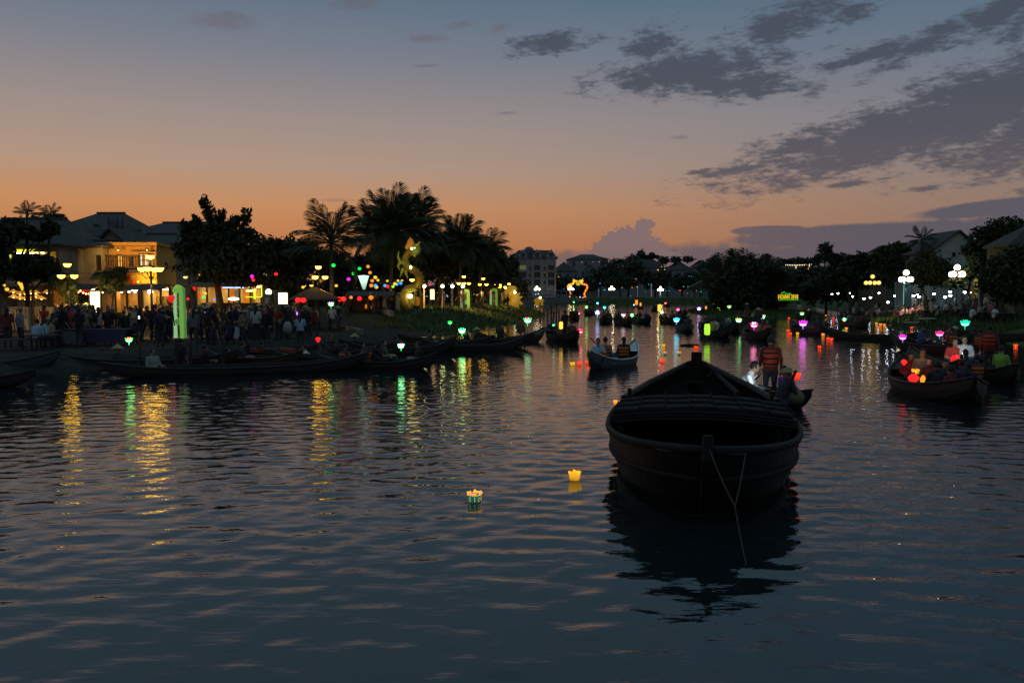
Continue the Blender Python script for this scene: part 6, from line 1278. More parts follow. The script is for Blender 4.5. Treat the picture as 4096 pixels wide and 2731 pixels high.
for px, D, k, c, l in [(852.5, 95, 'stand', 'white', 'person in white shirt standing at the left end of the dining area'), (876, 90, 'walk', 'tan', 'person in tan top walking left of the kiosk'), (879, 91, 'stand', 'black', 'person in black standing left of the kiosk'), (900, 88, 'stand', 'tan', 'person standing in front of the cyan kiosk'), (907, 87, 'stand', 'dark', 'person in dark top right of the cyan kiosk'), (926, 80, 'stand', 'black', 'person in black standing among the tables, left of a menu board'), (933, 79, 'arms', 'black', 'person in black with folded arms among the tables'), (961, 72, 'stand', 'dark', 'person in dark top below the yellow wall panel'), (968, 71, 'stand', 'green', 'person in green top below the yellow wall panel'), (975, 70, 'stand', 'brown', 'person in brown top right of the yellow wall panel'), (890, 89, 'phone', 'grey', 'person in grey top holding up a phone by the kiosk'), (841, 106, 'stand', 'grey', 'person in grey top at the far left of the dining area'), (985, 66, 'stand', 'cream', 'person in cream top at the right end of the dining area')]:
    person(on(px, D), k, c, cr.uniform(0, 6), l, 'short', None, None, 1, 'people standing among the tables')
t = table(on(928, 62.4), 1.1, .5, .6, 'bare white table on the grass slope of the right bank', WHITE, .15); t = table(on(912, 63.5), 1.3, .35, .3, 'low white bench on the grass slope of the right bank', WHITE, .1)
# grass on the slopes
def grass():
    rg = np.random.default_rng(3); N = 60000; x = rg.uniform(-9, 40, N); y = rg.uniform(52, 130, N); z = gz(x, y); keep = (z > .05) & (z < 1.6); x, y, z = x[keep], y[keep], z[keep]
    k = len(x); h = rg.uniform(.12, .38, k)*np.where(x > 10, 1.3, 1); a = rg.uniform(0, 6.28, k); dx, dy = np.cos(a)*.06, np.sin(a)*.06; b = np.stack([x, y, z-.03], 1); d = np.stack([dx, dy, 0*dx], 1); tip = b+np.stack([rg.normal(0, .09, k), rg.normal(0, .09, k), h], 1)
    V = np.stack([b-d, b+d, tip], 1).reshape(-1, 3); o = obj('bank_grass', npmesh('bank_grass', V, np.arange(3*k).reshape(-1, 3), foliage('grass_blade', (.05, .075, .022)))); tag(o, 'short green grass on the sloping river banks', 'grass', kind='stuff')
grass()

for i, (x, y, D, l) in enumerate([(52.5, 321, 37.3, 'violet phone screen glowing in the left crowd'), (139, 317, 37.2, 'white phone screen glowing right of the light box'), (297, 313, 41, 'pale blue phone screen under the pavilion'), (241, 318, 38, 'dim phone screen in the middle of the crowd'), (205, 313, 41, 'small phone screen by the tree trunk')]):
    t = thing('phone', l, 'phone', P(x, y, D), random.uniform(-.4, .4), 'phones glowing in the crowd'); MB().box((0, 0, 0), (.08, .012, .16)).build('case', METAL, t); MB().box((0, -.009, 0), (.072, .005, .145)).build('screen', em('phone_glow%d' % (i % 2), [(.45, .2, 1), (.8, .9, 1)][min(1, i)], 1.6 if i else 2), t)
# ------------------------------------------------------------------ boats and their people
big_boat()
VO = dict(vest=0); VR = dict(vest=1)
# small boat just beyond the cargo boat, left
c0, c1 = (2.75, 28.3), (4.95, 31.9); boat(c0, c1, 1.25, .3, .42, .62, 'grey sampan with three people in front of the cargo boat, to its left', mat('grey_wood', (.08, .085, .085), .6, grain=(7, .4)), WHITE)
c = Vector(((c0[0]+c1[0])/2, (c0[1]+c1[1])/2, 0)); d = Vector((c1[0]-c0[0], c1[1]-c0[1], 0))/2
crew(c, d, [(-.62, .05, 'row', 'pale blue', 'cam', 'rower in pale shirt at the stern left of two people in striped vests', dict(sc=1.02)), (-.06, .3, 'sit', 'tan', 'away', 'person in orange striped life vest seated left of another, backs to us', VO), (.12, -.28, 'sit', 'dark', 'away', 'person with long hair in orange striped life vest in the grey sampan', dict(vest=0, hair='long'))], .05)
paddle(P(590, 337, 28.6), P(600, 347.5, 28.4), 'paddle held up by the rower in the grey sampan', False)
# boat behind the cargo boat, right
c0, c1 = (5.1, 21.8), (6.88, 18.3); boat(c0, c1, 1.15, .34, .35, .16, 'sampan alongside the cargo boat with four people at its right', WOOD, WOOD2)
wm = person(P(739.5, 371, 18.9)-Vector((0, .0, .88)), 'sit_down', 'white', R(68), 'man in bright white shirt looking down at a phone beside the cargo boat', 'short', None, None, 1.08, None, True)
ph = thing('phone', 'lit phone held by the man in the white shirt', 'phone', P(757, 377, 18.05), R(30)); MB().box((0, 0, 0), (.085, .012, .17), rot=Matrix.Rotation(R(50), 3, 'X')).build('case', METAL, ph); MB().box((0, .008, .007), (.075, .004, .15), rot=Matrix.Rotation(R(50), 3, 'X')).build('screen', em('phone_screen', (.75, .95, 1), 2.2), ph); ld = bpy.data.lights.new('screen_light', 'SPOT'); ld.energy = 15; ld.color = (.8, .95, 1); ld.spot_size = R(140); ld.shadow_soft_size = .05; obj('screen_light', ld, ph, (0, .06, .04), rot=(R(110), 0, 0))
person(P(771, 337, 19.6)-Vector((0, 0, 1.69)), 'stand', 'maroon', R(172), 'person in red life vest standing with back to us beside the cargo boat', 'short', 1, None, 1.03, None, True)
person(P(780, 377, 18.4)-Vector((0, 0, .86)), 'sit_fwd', 'dark', R(110), 'crouching rower in dark conical hat right of the standing red vest', 'short', None, 'sunhat', 1.0, None, True)
pw = person(P(787, 369, 19.2)-Vector((0, 0, .96)), 'sit_lap', 'purple', R(-60), 'person in purple dress holding a red lantern beside the cargo boat', 'long', None, None, 1.0, None, True)
paper_lantern(P(795.8, 379.5, 18.8), 'red', .2, 'red paper lantern held out by the person in purple', 'lanterns held by boat passengers')
paddle(P(785, 395, 18.2), P(796, 370, 18.0), 'dark pole held upright at the right of the cargo boat', False, r=.035)
ne = thing('net_bundle', 'tan bundle of netting in the bow right of the cargo boat', 'net', P(794, 396, 18.5)); m = MB(); m.ball((0, 0, 0), (.24, .3, .2), 12, 7); m.tube([(-.2, 0, .05), (0, -.1, .22), (.22, 0, -.02)], .05, 6); m.build('netting', mat('netting', (.26, .2, .11), .95, grain=(25, .5), bump=(60, .03)), ne, True)
# right-hand group
RW = mat('red_brown_wood', (.045, .028, .022), .6, grain=(7, .4))
c0, c1 = Vector((11.1, 19.1, 0)), Vector((11.95, 24.4, 0)); boat(c0, c1, 1.95, .36, .35, .48, 'nearest crowded sampan at the right with lantern-lit passengers', RW, WOOD2, thw=5)
person(P(910, 357, 23.0)-Vector((0, 0, .90)), 'sit_lap', 'red', R(-14), 'woman in red dress holding a yellow lantern in the nearest right sampan', 'short', None, None, 1.0, None, True)
person(P(923, 354, 22.7)-Vector((0, 0, .93)), 'sit_lap', 'tan', R(-30), 'man in tan shirt beside the woman in red, nearest right sampan', 'short', None, None, 1.05)
person(P(938.5, 374, 20.7)-Vector((0, 0, .72)), 'sit_fwd', 'black', R(160), 'dark person bending forward with back to us in the nearest right sampan', 'short', None, None, 1.0, None, True)
person(P(951, 378, 20.4)-Vector((0, 0, .66)), 'kneel', 'maroon', R(200), 'person in maroon crouching low in the nearest right sampan', 'short', None, None, .95)
person(P(968, 370, 20.3)-Vector((0, 0, .82)), 'sit', 'purple', R(150), 'person in dark purple at the near end of the right sampan', 'long', None, None, 1.0, None, True).color = (.04, .015, .06, 1)
person(P(962, 366, 21.0)-Vector((0, 0, .86)), 'sit', 'dark', R(140), 'person in dark top seated beside the purple one at right', 'short')
person(P(930, 362, 22.2)-Vector((0, 0, .9)), 'sit', 'maroon', R(-50), 'person in maroon right of the man in tan, nearest right sampan', 'long', None, None, .98)
person(P(945, 366, 21.6)-Vector((0, 0, .86)), 'sit_lap', 'dark', R(-20), 'person in dark top facing us in the middle of the nearest right sampan', 'short')
person(P(977, 358, 24.2)-Vector((0, 0, .92)), 'sit', 'dark', R(170), 'person in orange vest at the near end of the rightmost sampan', 'short', 0)
def cloth_lantern(px, py, D, wpx, hpx, col, label, s):
    t = thing('silk_lantern', label, 'lantern', P(px, py, D), random.uniform(-.4, .4), 'silk lanterns carried in the right sampans'); k = D/FPX; m = em('carried_%s_%.1f' % (col, s), LC[col], s); a, b = wpx*k/2, hpx*k/2
    for i in range(6):
        a0, a1 = i*math.pi/3, (i+1)*math.pi/3; V = []
        for r, z in ((.3, 1), (1, .35), (.92, -.1), (.12, -1)): V += [(a*r*math.cos(a0), a*r*math.sin(a0), b*z), (a*r*math.cos(a1), a*r*math.sin(a1), b*z)]
        MB().add(V, [(2*j, 2*j+1, 2*j+3, 2*j+2) for j in range(3)]).build('silk_panel', m, t)
    ld = bpy.data.lights.new('lantern_light', 'SPOT'); ld.energy = 900*k*k*wpx*hpx*.0125; ld.color = LC[col]; ld.shadow_soft_size = .06; ld.spot_size = R(168); ld.spot_blend = .2; obj('lantern_light', ld, t, (0, 0, b+.1), rot=(math.pi, 0, 0))
    MB().lathe((0, 0, b), [(a*.32, -.01), (a*.3, .03)], 8).build('cap', METAL, t); MB().lathe((0, 0, -b), [(a*.12, .02), (a*.1, -.02)], 8).build('lower_cap', METAL, t); return t
cloth_lantern(913.5, 378.5, 21.9, 11, 11, 'red', 'large red silk lantern in the lap of the woman in red', 1.2); cloth_lantern(904, 362, 22.6, 6, 6, 'red', 'small red silk lantern left of the woman in red', 1.4); cloth_lantern(923, 380.5, 21.6, 5.5, 12, 'orange', 'orange pointed silk lantern before the man in tan', 1.3)
pl2 = paper_lantern(P(915.4, 373.5, 22.0), 'yellow', .16, 'yellow paper lantern in the hands of the woman in red', 'lanterns held by boat passengers'); ld = bpy.data.lights.new('candle_light', 'SPOT'); ld.energy = 8; ld.color = (1, .45, .1); ld.shadow_soft_size = .05; ld.spot_size = R(165); obj('candle_light', ld, pl2, (0, 0, 1.1), rot=(math.pi, 0, 0))
c0, c1 = Vector((13.45, 23.9, 0)), Vector((14.3, 28.6, 0)); boat(c0, c1, 1.3, .34, .4, .5, 'second sampan behind the nearest right one, with a couple facing us', RW, WOOD2)
person(P(954.4, 343.2, 26.3)-Vector((0, 0, .95)), 'sit_lap', 'red', R(-20), 'woman in bright red dress facing us beside the man in pale shirt', 'long', None, None, 1.08)
person(P(964.6, 341.5, 26.2)-Vector((0, 0, .95)), 'sit_lap', 'white', R(-30), 'man in pale shirt facing us beside the woman in bright red', 'short', None, None, 1.1, None, True)
person(P(967.5, 355, 24.6)-Vector((0, 0, .92)), 'sit_fwd', 'navy', R(165), 'long-haired person with back to us photographing the couple', 'long', None, None, 1.04, None, True)
ph = thing('phone', 'phone with bright flash pointed at the couple in the second sampan', 'phone', P(961.5, 356.5, 24.75), R(160)); MB().box((0, 0, 0), (.085, .012, .17)).build('case', METAL, ph); MB().box((0, -.01, .05), (.07, .006, .06)).build('flash', em('phone_flash', (.85, .92, 1), 12), ph); ld = bpy.data.lights.new('flash_light', 'SPOT'); ld.energy = 55; ld.color = (.85, .93, 1); ld.spot_size = R(75); ld.shadow_soft_size = .05; obj('flash_light', ld, ph, (0, -.05, .1), rot=(R(-100), 0, 0))
cloth_lantern(955.2, 359.5, 25.0, 10, 11, 'red', 'red heart-shaped silk lantern below the woman in bright red', .9)
c0, c1 = Vector((14.75, 23.3, 0)), Vector((16.2, 28.4, 0)); boat(c0, c1, 1.15, .32, .35, .5, 'third sampan at the right edge with a standing boatman', WOOD, WOOD2)
person(P(990, 327.5, 25.5)-Vector((0, 0, 1.58)), 'stand', 'maroon', R(150), 'boatman in red life vest standing in the rightmost sampan', 'short', 1, None, 1.0, None, True); person(P(1002, 349.5, 24.4)-Vector((0, 0, .93)), 'sit', 'lime green', R(120), 'person in lime green top seated at the right edge', 'short', None, None, 1.02)
c0, c1 = Vector((18.7, 39.5, 0)), Vector((21.0, 34.8, 0)); boat(c0, c1, 1.3, .34, .6, .4, 'dark sampan with pink lotus lamps behind the right group', WOOD, WOOD2)
c = (c0+c1)/2; d = (c1-c0)/2
crew(c, d, [(-.35, 0, 'sit', 'blue', 40, 'person in blue shirt in the sampan with pink lotus lamps', dict(sleeves=True)), (.1, .25, 'sit', 'dark', 30, 'person in orange vest left of the pink lotus with blue stem', VO), (.3, -.2, 'sit', 'dark', 200, 'second person in orange vest beside the pink lotus with blue stem', VO), (.62, .1, 'sit', 'black', 180, 'person in black at the near end of the pink lotus sampan'), (.8, -.2, 'sit', 'dark', 170, 'person in orange vest at the near end of the pink lotus sampan', VO)])
lotus(P(902.6, 339, 36.5), 'magenta', 'pink', 'violet', .62, 'pink lotus lamp at the left of the right boat group', s=5, pole=.5, glow=2.2); lotus(P(939.4, 335.6, 36.5), 'pink', 'pink', 'blue', .66, 'pink lotus lamp with blue stem in the right boat group', s=3, pole=.6, glow=2.2)
c0, c1 = Vector((25.5, 47, 0)), Vector((29.5, 43, 0)); boat(c0, c1, 1.4, .5, .4, .4, 'dark sampan moored at the right bank with a turquoise lotus lamp', WOOD, WOOD2); lotus(P(965, 325.5, 45), 'turquoise', 'turquoise', 'turquoise', .95, 'large turquoise neon lotus lamp at the right bank', s=2.6, pole=.8, glow=2.2)
boat(Vector((19.3, 49.5, 0)), Vector((23.5, 45.5, 0)), 1.1, .3, .4, .35, 'low dark sampan between the orange lantern row and the pink lotus lamps', WOOD, WOOD2)
person(P(955, 331, 45.8)-Vector((0, 0, .8)), 'sit', 'dark', 1.0, 'person in dark top beside the turquoise lotus lamp', 'short', None, 'hat')
# mid-river boats
def midboat(px, yw, wpx, flip, label, people, lamps, **k):
    t, c, d = boat_px(px, yw, wpx, label, flip, **k); n = len(people)
    for i, (kind, col, ex, l) in enumerate(people):
        u = -.55+1.1*(i+.5)/n; s_ = .22*(1 if i % 2 else -1)
        crew(c, d, [(u, s_, kind, col, random.choice(['cam', 'away', 'fwd', 'back', 'away']), l, ex)])
    for (lx, ly, dz, o_, i_, st, sz, l) in lamps: lotus(P(lx, ly, c.y+dz), o_, i_, st, sz, l, pole=.5, s=6)
    return c, d
H_ = dict(hat='hat'); N_ = {}
midboat(562, 343, 42, -1, 'dark sampan with standing boatman and red lotus, left of mid river', [('sit', 'dark', N_, 'person in dark top at the left of the standing boatman'), ('sit_fwd', 'brown', N_, 'person bending beside the yellow lamp'), ('sit', 'dark', dict(hair='long'), 'long-haired person right of the standing boatman'), ('sit', 'black', N_, 'person in black above the red lotus')], [(580, 332.6, -1.5, 'red', 'pink', 'red', .62, 'red lotus lamp at the bow of the standing boatman sampan')], L_=5.5, beam=1.4)
person(P(565, 311, 47)-Vector((0, 0, 1.6)), 'stand', 'black', 2.4, 'boatman standing tall in black left of mid river'); silk(P(561, 325, 45), 'yellow', .4, 'square yellow lamp in the standing boatman sampan', None, 3, 'tall'); lotus(P(553.5, 325.5, 46), 'turquoise', 'green', 'green', .3, 'small green lotus lamp left of the yellow lamp', s=4)
midboat(574, 320, 13, 1, 'small sampan left of mid river with pink lights', [('sit', 'dark', N_, 'person alone in the sampan with pink lights'), ('sit', 'black', N_, 'second person in the sampan with pink lights')], [(579, 313.6, 0, 'pink', 'pink', 'pink', .5, 'pink lotus lamp in the small sampan left of mid river')])
midboat(590, 315, 20, 1, 'far sampan behind the blue lotus', [('sit', 'dark', N_, 'left person in the far sampan behind the blue lotus'), ('stand', 'black', N_, 'boatman standing behind the blue lotus')], [(586.6, 307.5, 0, 'green', 'white green', 'green', .75, 'green lotus lamp behind the blue lotus')])
midboat(606, 323.5, 20, 1, 'full sampan right of the blue lotus', [('sit', 'dark', N_, 'first person in the full sampan right of the blue lotus'), ('sit', 'black', VO, 'person in vest in the full sampan right of the blue lotus'), ('sit', 'dark', N_, 'hindmost person in the full sampan right of the blue lotus')], [(597.4, 314, 0, 'violet', 'white', 'blue', .95, 'violet blue lotus lamp in mid river'), (604.5, 308, 6, 'turquoise', 'cyan', 'turquoise', .6, 'small turquoise lotus lamp above the full sampan')])
midboat(623, 325.5, 17, -1, 'sampan with two people and a white-pink lotus', [('sit', 'brown', VO, 'person in vest left of the white-pink lotus'), ('sit', 'dark', dict(hair='long'), 'long-haired person right of the white-pink lotus')], [(623.4, 315.8, -1, 'white', 'pink', 'white green', .6, 'white and pink lotus lamp in mid river')])
midboat(641, 324, 19, -1, 'sampan with three people and a green lotus', [('sit', 'dark', N_, 'person nearest the green lotus in mid river'), ('sit', 'black', N_, 'middle person in the green lotus sampan'), ('row', 'dark', H_, 'rower in hat in the green lotus sampan')], [(632, 316, -.5, 'green', 'white', 'green', .68, 'green and white lotus lamp left of three people')])
midboat(655, 311, 14, 1, 'far low sampan near the orange reflection', [('sit', 'dark', N_, 'left person in the far low sampan'), ('sit', 'dark', N_, 'right person in the far low sampan')], [])
midboat(668, 323.6, 15, -1, 'sampan with a pair in vests and a green-pink lotus', [('sit', 'brown', VO, 'left person in vest under the green-pink lotus'), ('sit', 'dark', VO, 'right person in vest under the green-pink lotus')], [(661.8, 313, 0, 'white green', 'pink', 'green', .68, 'green and pink lotus lamp above a pair in vests')])
midboat(682, 317.5, 12, 1, 'small far sampan with a pink lotus', [('sit', 'dark', N_, 'left person behind the pink far lotus'), ('sit', 'black', N_, 'right person behind the pink far lotus')], [(678, 310, 0, 'pink', 'pink', 'pink', .75, 'pink lotus lamp of the small far sampan')])
midboat(684.5, 332, 22, 1, 'sampan with a blue lotus and a dark hooded person', [('row', 'dark', H_, 'rower in hat beside the blue lotus'), ('sit', 'black', dict(hair='long'), 'dark long-haired person in the blue lotus sampan')], [(676.4, 321.5, -1, 'cyan', 'cyan', 'blue', .85, 'cyan blue lotus lamp with blue stem in mid river')], m=mat('grey_wood', (.08, .085, .085)))
midboat(701, 314, 12, 1, 'far sampan with a violet-white lotus', [('sit', 'dark', N_, 'person right of the violet-white lotus')], [(699, 309.8, 0, 'violet', 'white', 'violet', 1.1, 'violet and white lotus lamp far out on the river')])
midboat(714, 312.5, 14, -1, 'far sampan with a lime lantern', [('sit', 'dark', N_, 'left person in the lime lantern far sampan'), ('sit', 'dark', N_, 'right person in the lime lantern far sampan')], []); silk(P(719.2, 307.6, 110), 'lime', .85, 'lime green lantern far out on the river', None, 3, 'tall')
midboat(714, 338.5, 25, -1, 'sampan with a tall lime lantern and orange cloth', [('sit', 'dark', N_, 'person left in the tall lime lantern sampan'), ('sit_fwd', 'yellow', N_, 'person in yellow by the tall lime lantern'), ('sit', 'white', N_, 'person in white shirt in the tall lime lantern sampan'), ('sit', 'dark', N_, 'rearmost person in the tall lime lantern sampan')], []); silk(P(707.2, 329, 46), 'lime', .62, 'tall lime green lantern on the sampan in mid river', None, 2.2, 'tall')
midboat(731, 333, 22, 1, 'sampan behind the tall lime lantern', [('sit', 'black', N_, 'left person in the sampan behind the lime lantern'), ('sit', 'grey', N_, 'person in grey beside the orange-green lotus')], [(738.7, 321.8, -1, 'white green', 'orange', 'green', .8, 'green lotus lamp with orange heart in mid river')])
lotus(P(729.2, 307.5, 100), 'white green', 'red', 'green', .95, 'white green lotus lamp in front of the dark island', s=3, pole=.6)
midboat(759, 341, 30, 1, 'large sampan with pink lotus right of mid river', [('sit', 'brown', VO, 'person in vest left in the large pink lotus sampan'), ('sit', 'tan', N_, 'person in tan beside the pink lotus'), ('sit', 'dark', N_, 'dark person in the middle of the large sampan'), ('sit', 'dark', VO, 'person in vest at the right of the large sampan'), ('stand', 'dark', H_, 'boatman in hat standing at the back of the large sampan')], [(754, 326.8, -2, 'pink', 'white', 'magenta', .8, 'bright pink and violet lotus lamp right of mid river'), (762.2, 318.2, 2, 'white green', 'pink', 'white', .72, 'white pink lotus lamp above the large sampan')], L_=6, beam=1.5)
midboat(748, 323, 14, -1, 'sampan of passengers close behind the large one', [('sit', 'tan', N_, 'left passenger behind the large sampan'), ('sit', 'brown', N_, 'right passenger behind the large sampan'), ('stand', 'dark', H_, 'boatman standing behind the large sampan')], [])
midboat(808, 335, 26, -1, 'sampan with glowing magenta lotus', [('sit', 'dark', N_, 'dark person left of the magenta lotus'), ('sit', 'grey', N_, 'person in grey right of the magenta lotus'), ('row', 'brown', N_, 'rower at the right of the magenta lotus')], [(803, 325.5, -1.5, 'magenta', 'magenta', 'violet', 1.0, 'glowing magenta lotus lamp right of mid river')])
midboat(803, 319, 12, 1, 'far sampan with a green-red lotus near the sign', [('sit', 'dark', N_, 'person in the green-red lotus sampan'), ('stand', 'grey', N_, 'person standing in the green-red lotus sampan')], [(802, 314.5, 0, 'green', 'red', 'green', .85, 'green and red lotus lamp near the lit sign')])
midboat(853, 328, 18, -1, 'sampan with passengers off the grassy right bank', [('sit', 'maroon', N_, 'person in maroon off the right bank'), ('sit', 'brown', N_, 'person in brown off the right bank'), ('sit', 'white', N_, 'person in white off the right bank')], [(844.3, 320.4, -1, 'green', 'white', 'red', .62, 'green and white lotus lamp off the right bank')])
for i, (px, yw, wd, l) in enumerate([(667, 306.5, 8, 'tiny far sampan under the far wall'), (640, 308.5, 9, 'tiny far sampan with a blue light'), (574, 304.5, 10, 'tiny far sampan below the dragon arch')]): midboat(px, yw, wd, 1, l, [('sit', 'dark', N_, 'person in the '+l)], [[(665.5, 303.3, 0, 'red', 'red', 'red', .9, 'red lotus lamp far under the wall')], [(634, 305, 0, 'blue', 'white', 'violet', .6, 'blue lotus lamp far out'), (597.5+0, 303.5, 0, 'cyan', 'cyan', 'blue', .9, 'cyan lotus lamp far out')], [(574, 302.5, 0, 'green', 'green', 'green', 1.2, 'green heart-like lotus lamp below the dragon arch')]][i])
for x, y, c, s_, l in ((636.5, 302, 'orange', 1.0, 'orange lantern near the far wall'), (640.6, 304, 'orange', .6, 'low orange lantern near the far wall'), (659.5, 307.6, 'yellow', 1.0, 'yellow lantern near the far sampans'), (706, 307.5, 'orange', .5, 'orange lantern behind the violet lotus'), (714, 302.6, 'orange', .5, 'orange lantern left of the island'), (724, 305, 'orange', .5, 'pale orange lantern at the island')): silk(P(x, y, EYE*FPX/(y+5-294)), c, s_, l, 'small lanterns far out on the river', 2.4, 'tall')
# floating paper lanterns
paper_lantern(W(474.8, 501.5), 'teal', .165, 'teal paper lantern with orange rim, alone on the open water'); paper_lantern(W(574.8, 479.5), 'yellow', .155, 'yellow paper lantern left of the cargo boat')
for x, y, c, l in [(662, 362.5, 'red', 'red paper lantern above the bow post of the cargo boat, left'), (696, 348.5, 'red', 'red paper lantern just above the mooring post'), (665, 354.5, 'teal', 'teal paper lantern right of the grey sampan'), (679, 354.5, 'teal', 'teal paper lantern under the blue reflection'), (663.5, 346.5, 'yellow', 'tiny yellow paper lantern right of the grey sampan'), (788, 331.5, 'red', 'upper red lantern left of the magenta lotus sampan'), (790.3, 334.8, 'red', 'lower red lantern left of the magenta lotus sampan'), (819.5, 348, 'red', 'red lantern right of the standing red vest'), (823.5, 334.5, 'orange', 'orange lantern right of the magenta lotus'), (797.5, 331.5+3, 'yellow', 'dim yellow lantern under the magenta lotus'), (789, 318.5, 'red', 'red lantern under the lit sign'), (764.5, 317, 'orange', 'orange lantern by the white pink lotus'), (736.7, 317, 'orange', 'orange lantern left of the large sampan'), (797, 312.6, 'red', 'red lantern right of the sign reflection'), (808.5, 309.8, 'orange', 'orange lantern near the right bank tip'), (826, 316, 'orange', 'orange lantern at the grassy tip'), (833.5, 318.5, 'red', 'red lantern at the grassy tip'), (846.3, 329.3, 'orange', 'orange lantern under the right bank sampan'), (823, 334.5+1, 'orange', 'orange lantern close right of the rower'), (827.8, 339.5, 'red', 'left red lantern of the pair right of the rower'), (831.3, 340, 'red', 'right red lantern of the pair right of the rower'), (876.5, 324, 'orange', 'first lantern from the left in the orange row'), (880.4, 325, 'orange', 'second lantern from the left in the orange row'), (884.4, 325.5, 'orange', 'third lantern from the left in the orange row'), (890.4, 326.5, 'orange', 'last lantern at the right of the orange row'), (911.4, 328.6, 'red', 'red lantern above the pink lotus sampan'), (914.8, 328.4, 'orange', 'orange lantern above the pink lotus sampan'), (1015.6, 346.5, 'red', 'red lantern alone at the right edge'), (572.5, 365.5, 'yellow', 'yellow lantern left of the grey sampan hull'), (579.5, 365, 'red', 'small red lantern left of the grey sampan'), (587.5, 363.8, 'red', 'small red lantern touching the grey sampan'), (265, 367.3, 'orange', 'orange lantern by the moored boats at the left'), (254, 367.6, 'red', 'dim red lantern by the moored boats at the left')]:
    p = W(x, y); paper_lantern(p, c, .165 if p.y < 30 else (.165 if p.y < 50 else .2), l)
paper_lantern(W(618, 405, .55)+Vector((-.02, 0, 0)), 'orange', .12, 'small orange lantern at the canopy corner of the cargo boat')
# moored boats along the left quay
TEAL = mat('faded_teal_wood', (.022, .03, .029), .65, grain=(7, .35)); BLU = mat('pale_blue_wood', (.045, .052, .065), .65, grain=(6, .35))
boat((-13.2, 25.6), (-5.2, 28.6), 1.3, .26, .25, .35, 'long dark sampan moored first at left, lit green by a lotus lamp', WOOD, TEAL)
boat((-22.0, 28.6), (-16.0, 28.2), 1.5, .32, .3, .4, 'pale blue sampan bow moored at the left quay', BLU, BLU); boat((-19.6, 22.5), (-14.0, 23.4), 1.4, .24, .2, .25, 'dark hull at the left frame edge', WOOD, WOOD)
boat((-16.8, 29.6), (-10.2, 29.9), 1.3, .28, .25, .35, 'sampan moored behind the green-lit one, left part', WOOD, TEAL); boat((-10.6, 33.2), (-5.4, 32.4), 1.2, .28, .3, .35, 'sampan with red cushions moored left of the lotus boat', WOOD2, TEAL)
boat((-12.0, 31.6), (-8.0, 30.4), 1.15, .26, .25, .3, 'short sampan nosing between the left moored boats', WOOD, WOOD2); boat((-7.4, 29.9), (-2.7, 28.6), 1.25, .26, .3, .35, 'long sampan with red lotus lamp and passengers, centre left', WOOD, TEAL)
boat((-8.3, 38.2), (-.9, 40.4), 1.4, .28, .3, .35, 'long dark sampan moored below the dragon', WOOD, WOOD2); boat((-6.0, 42.0), (1.1, 41.0), 1.3, .3, .35, .45, 'sampan with up-curved bow under the green lotus', WOOD, WOOD2); boat((-1.8, 42.6), (1.9, 46.2), 1.2, .3, .35, .5, 'sampan with pointed bow at the green lotus, far side', WOOD2, WOOD2)
boat((-8.6, 36.0), (-5.2, 35.0), 1.1, .28, .3, .3, 'short dark sampan behind the lotus boat', WOOD, WOOD2)
boat((-16.2, 31.4), (-10.6, 32.3), 1.2, .28, .3, .4, 'dark sampan in the second row of the left moorings', WOOD, WOOD2); boat((-13.0, 33.6), (-8.4, 34.6), 1.1, .28, .3, .3, 'small dark sampan close under the quay crowd', WOOD2, WOOD2); boat((-9.6, 31.6), (-4.6, 30.9), 1.2, .26, .3, .3, 'low dark sampan behind the lotus lamp boat', WOOD, TEAL); boat((-7.4, 35.2), (-2.6, 37.2), 1.2, .28, .4, .5, 'dark sampan below the stone kerb, left of the dragon', WOOD, WOOD2); boat((-4.4, 37.6), (.6, 38.2), 1.15, .28, .4, .45, 'dark sampan moored outermost below the dragon', WOOD, WOOD2)
lotus(P(129, 341.5, 27.5), 'green', 'red', 'white green', .46, 'green and red lotus lamp over the first moored sampan', s=9, pole=1.0, glow=2.2); lotus(P(401, 347.5, 29.6), 'white green', 'pink', 'green', .48, 'white, green and pink lotus lamp in the centre-left sampan', s=11, pole=.5, glow=2.2); lotus(P(331, 305.5, 44), 'white green', 'magenta', 'green', .62, 'green and magenta lotus lamp beside the pavilion', s=6, pole=1.0, glow=2.2)
lotus(P(462, 332.5, 42), 'white green', 'green', 'green', .72, 'pale green lotus lamp under the dragon bank', s=9, pole=.6, glow=2.2); lotus(P(450, 323.5, 45), 'green', 'green', 'green', .5, 'small green lotus lamp on the bank edge', s=2.5, pole=.4); lotus(P(527.6, 322.3, 44), 'white green', 'pink', 'green', .85, 'large green lotus lamp on the up-curved bow', s=4, pole=.5)
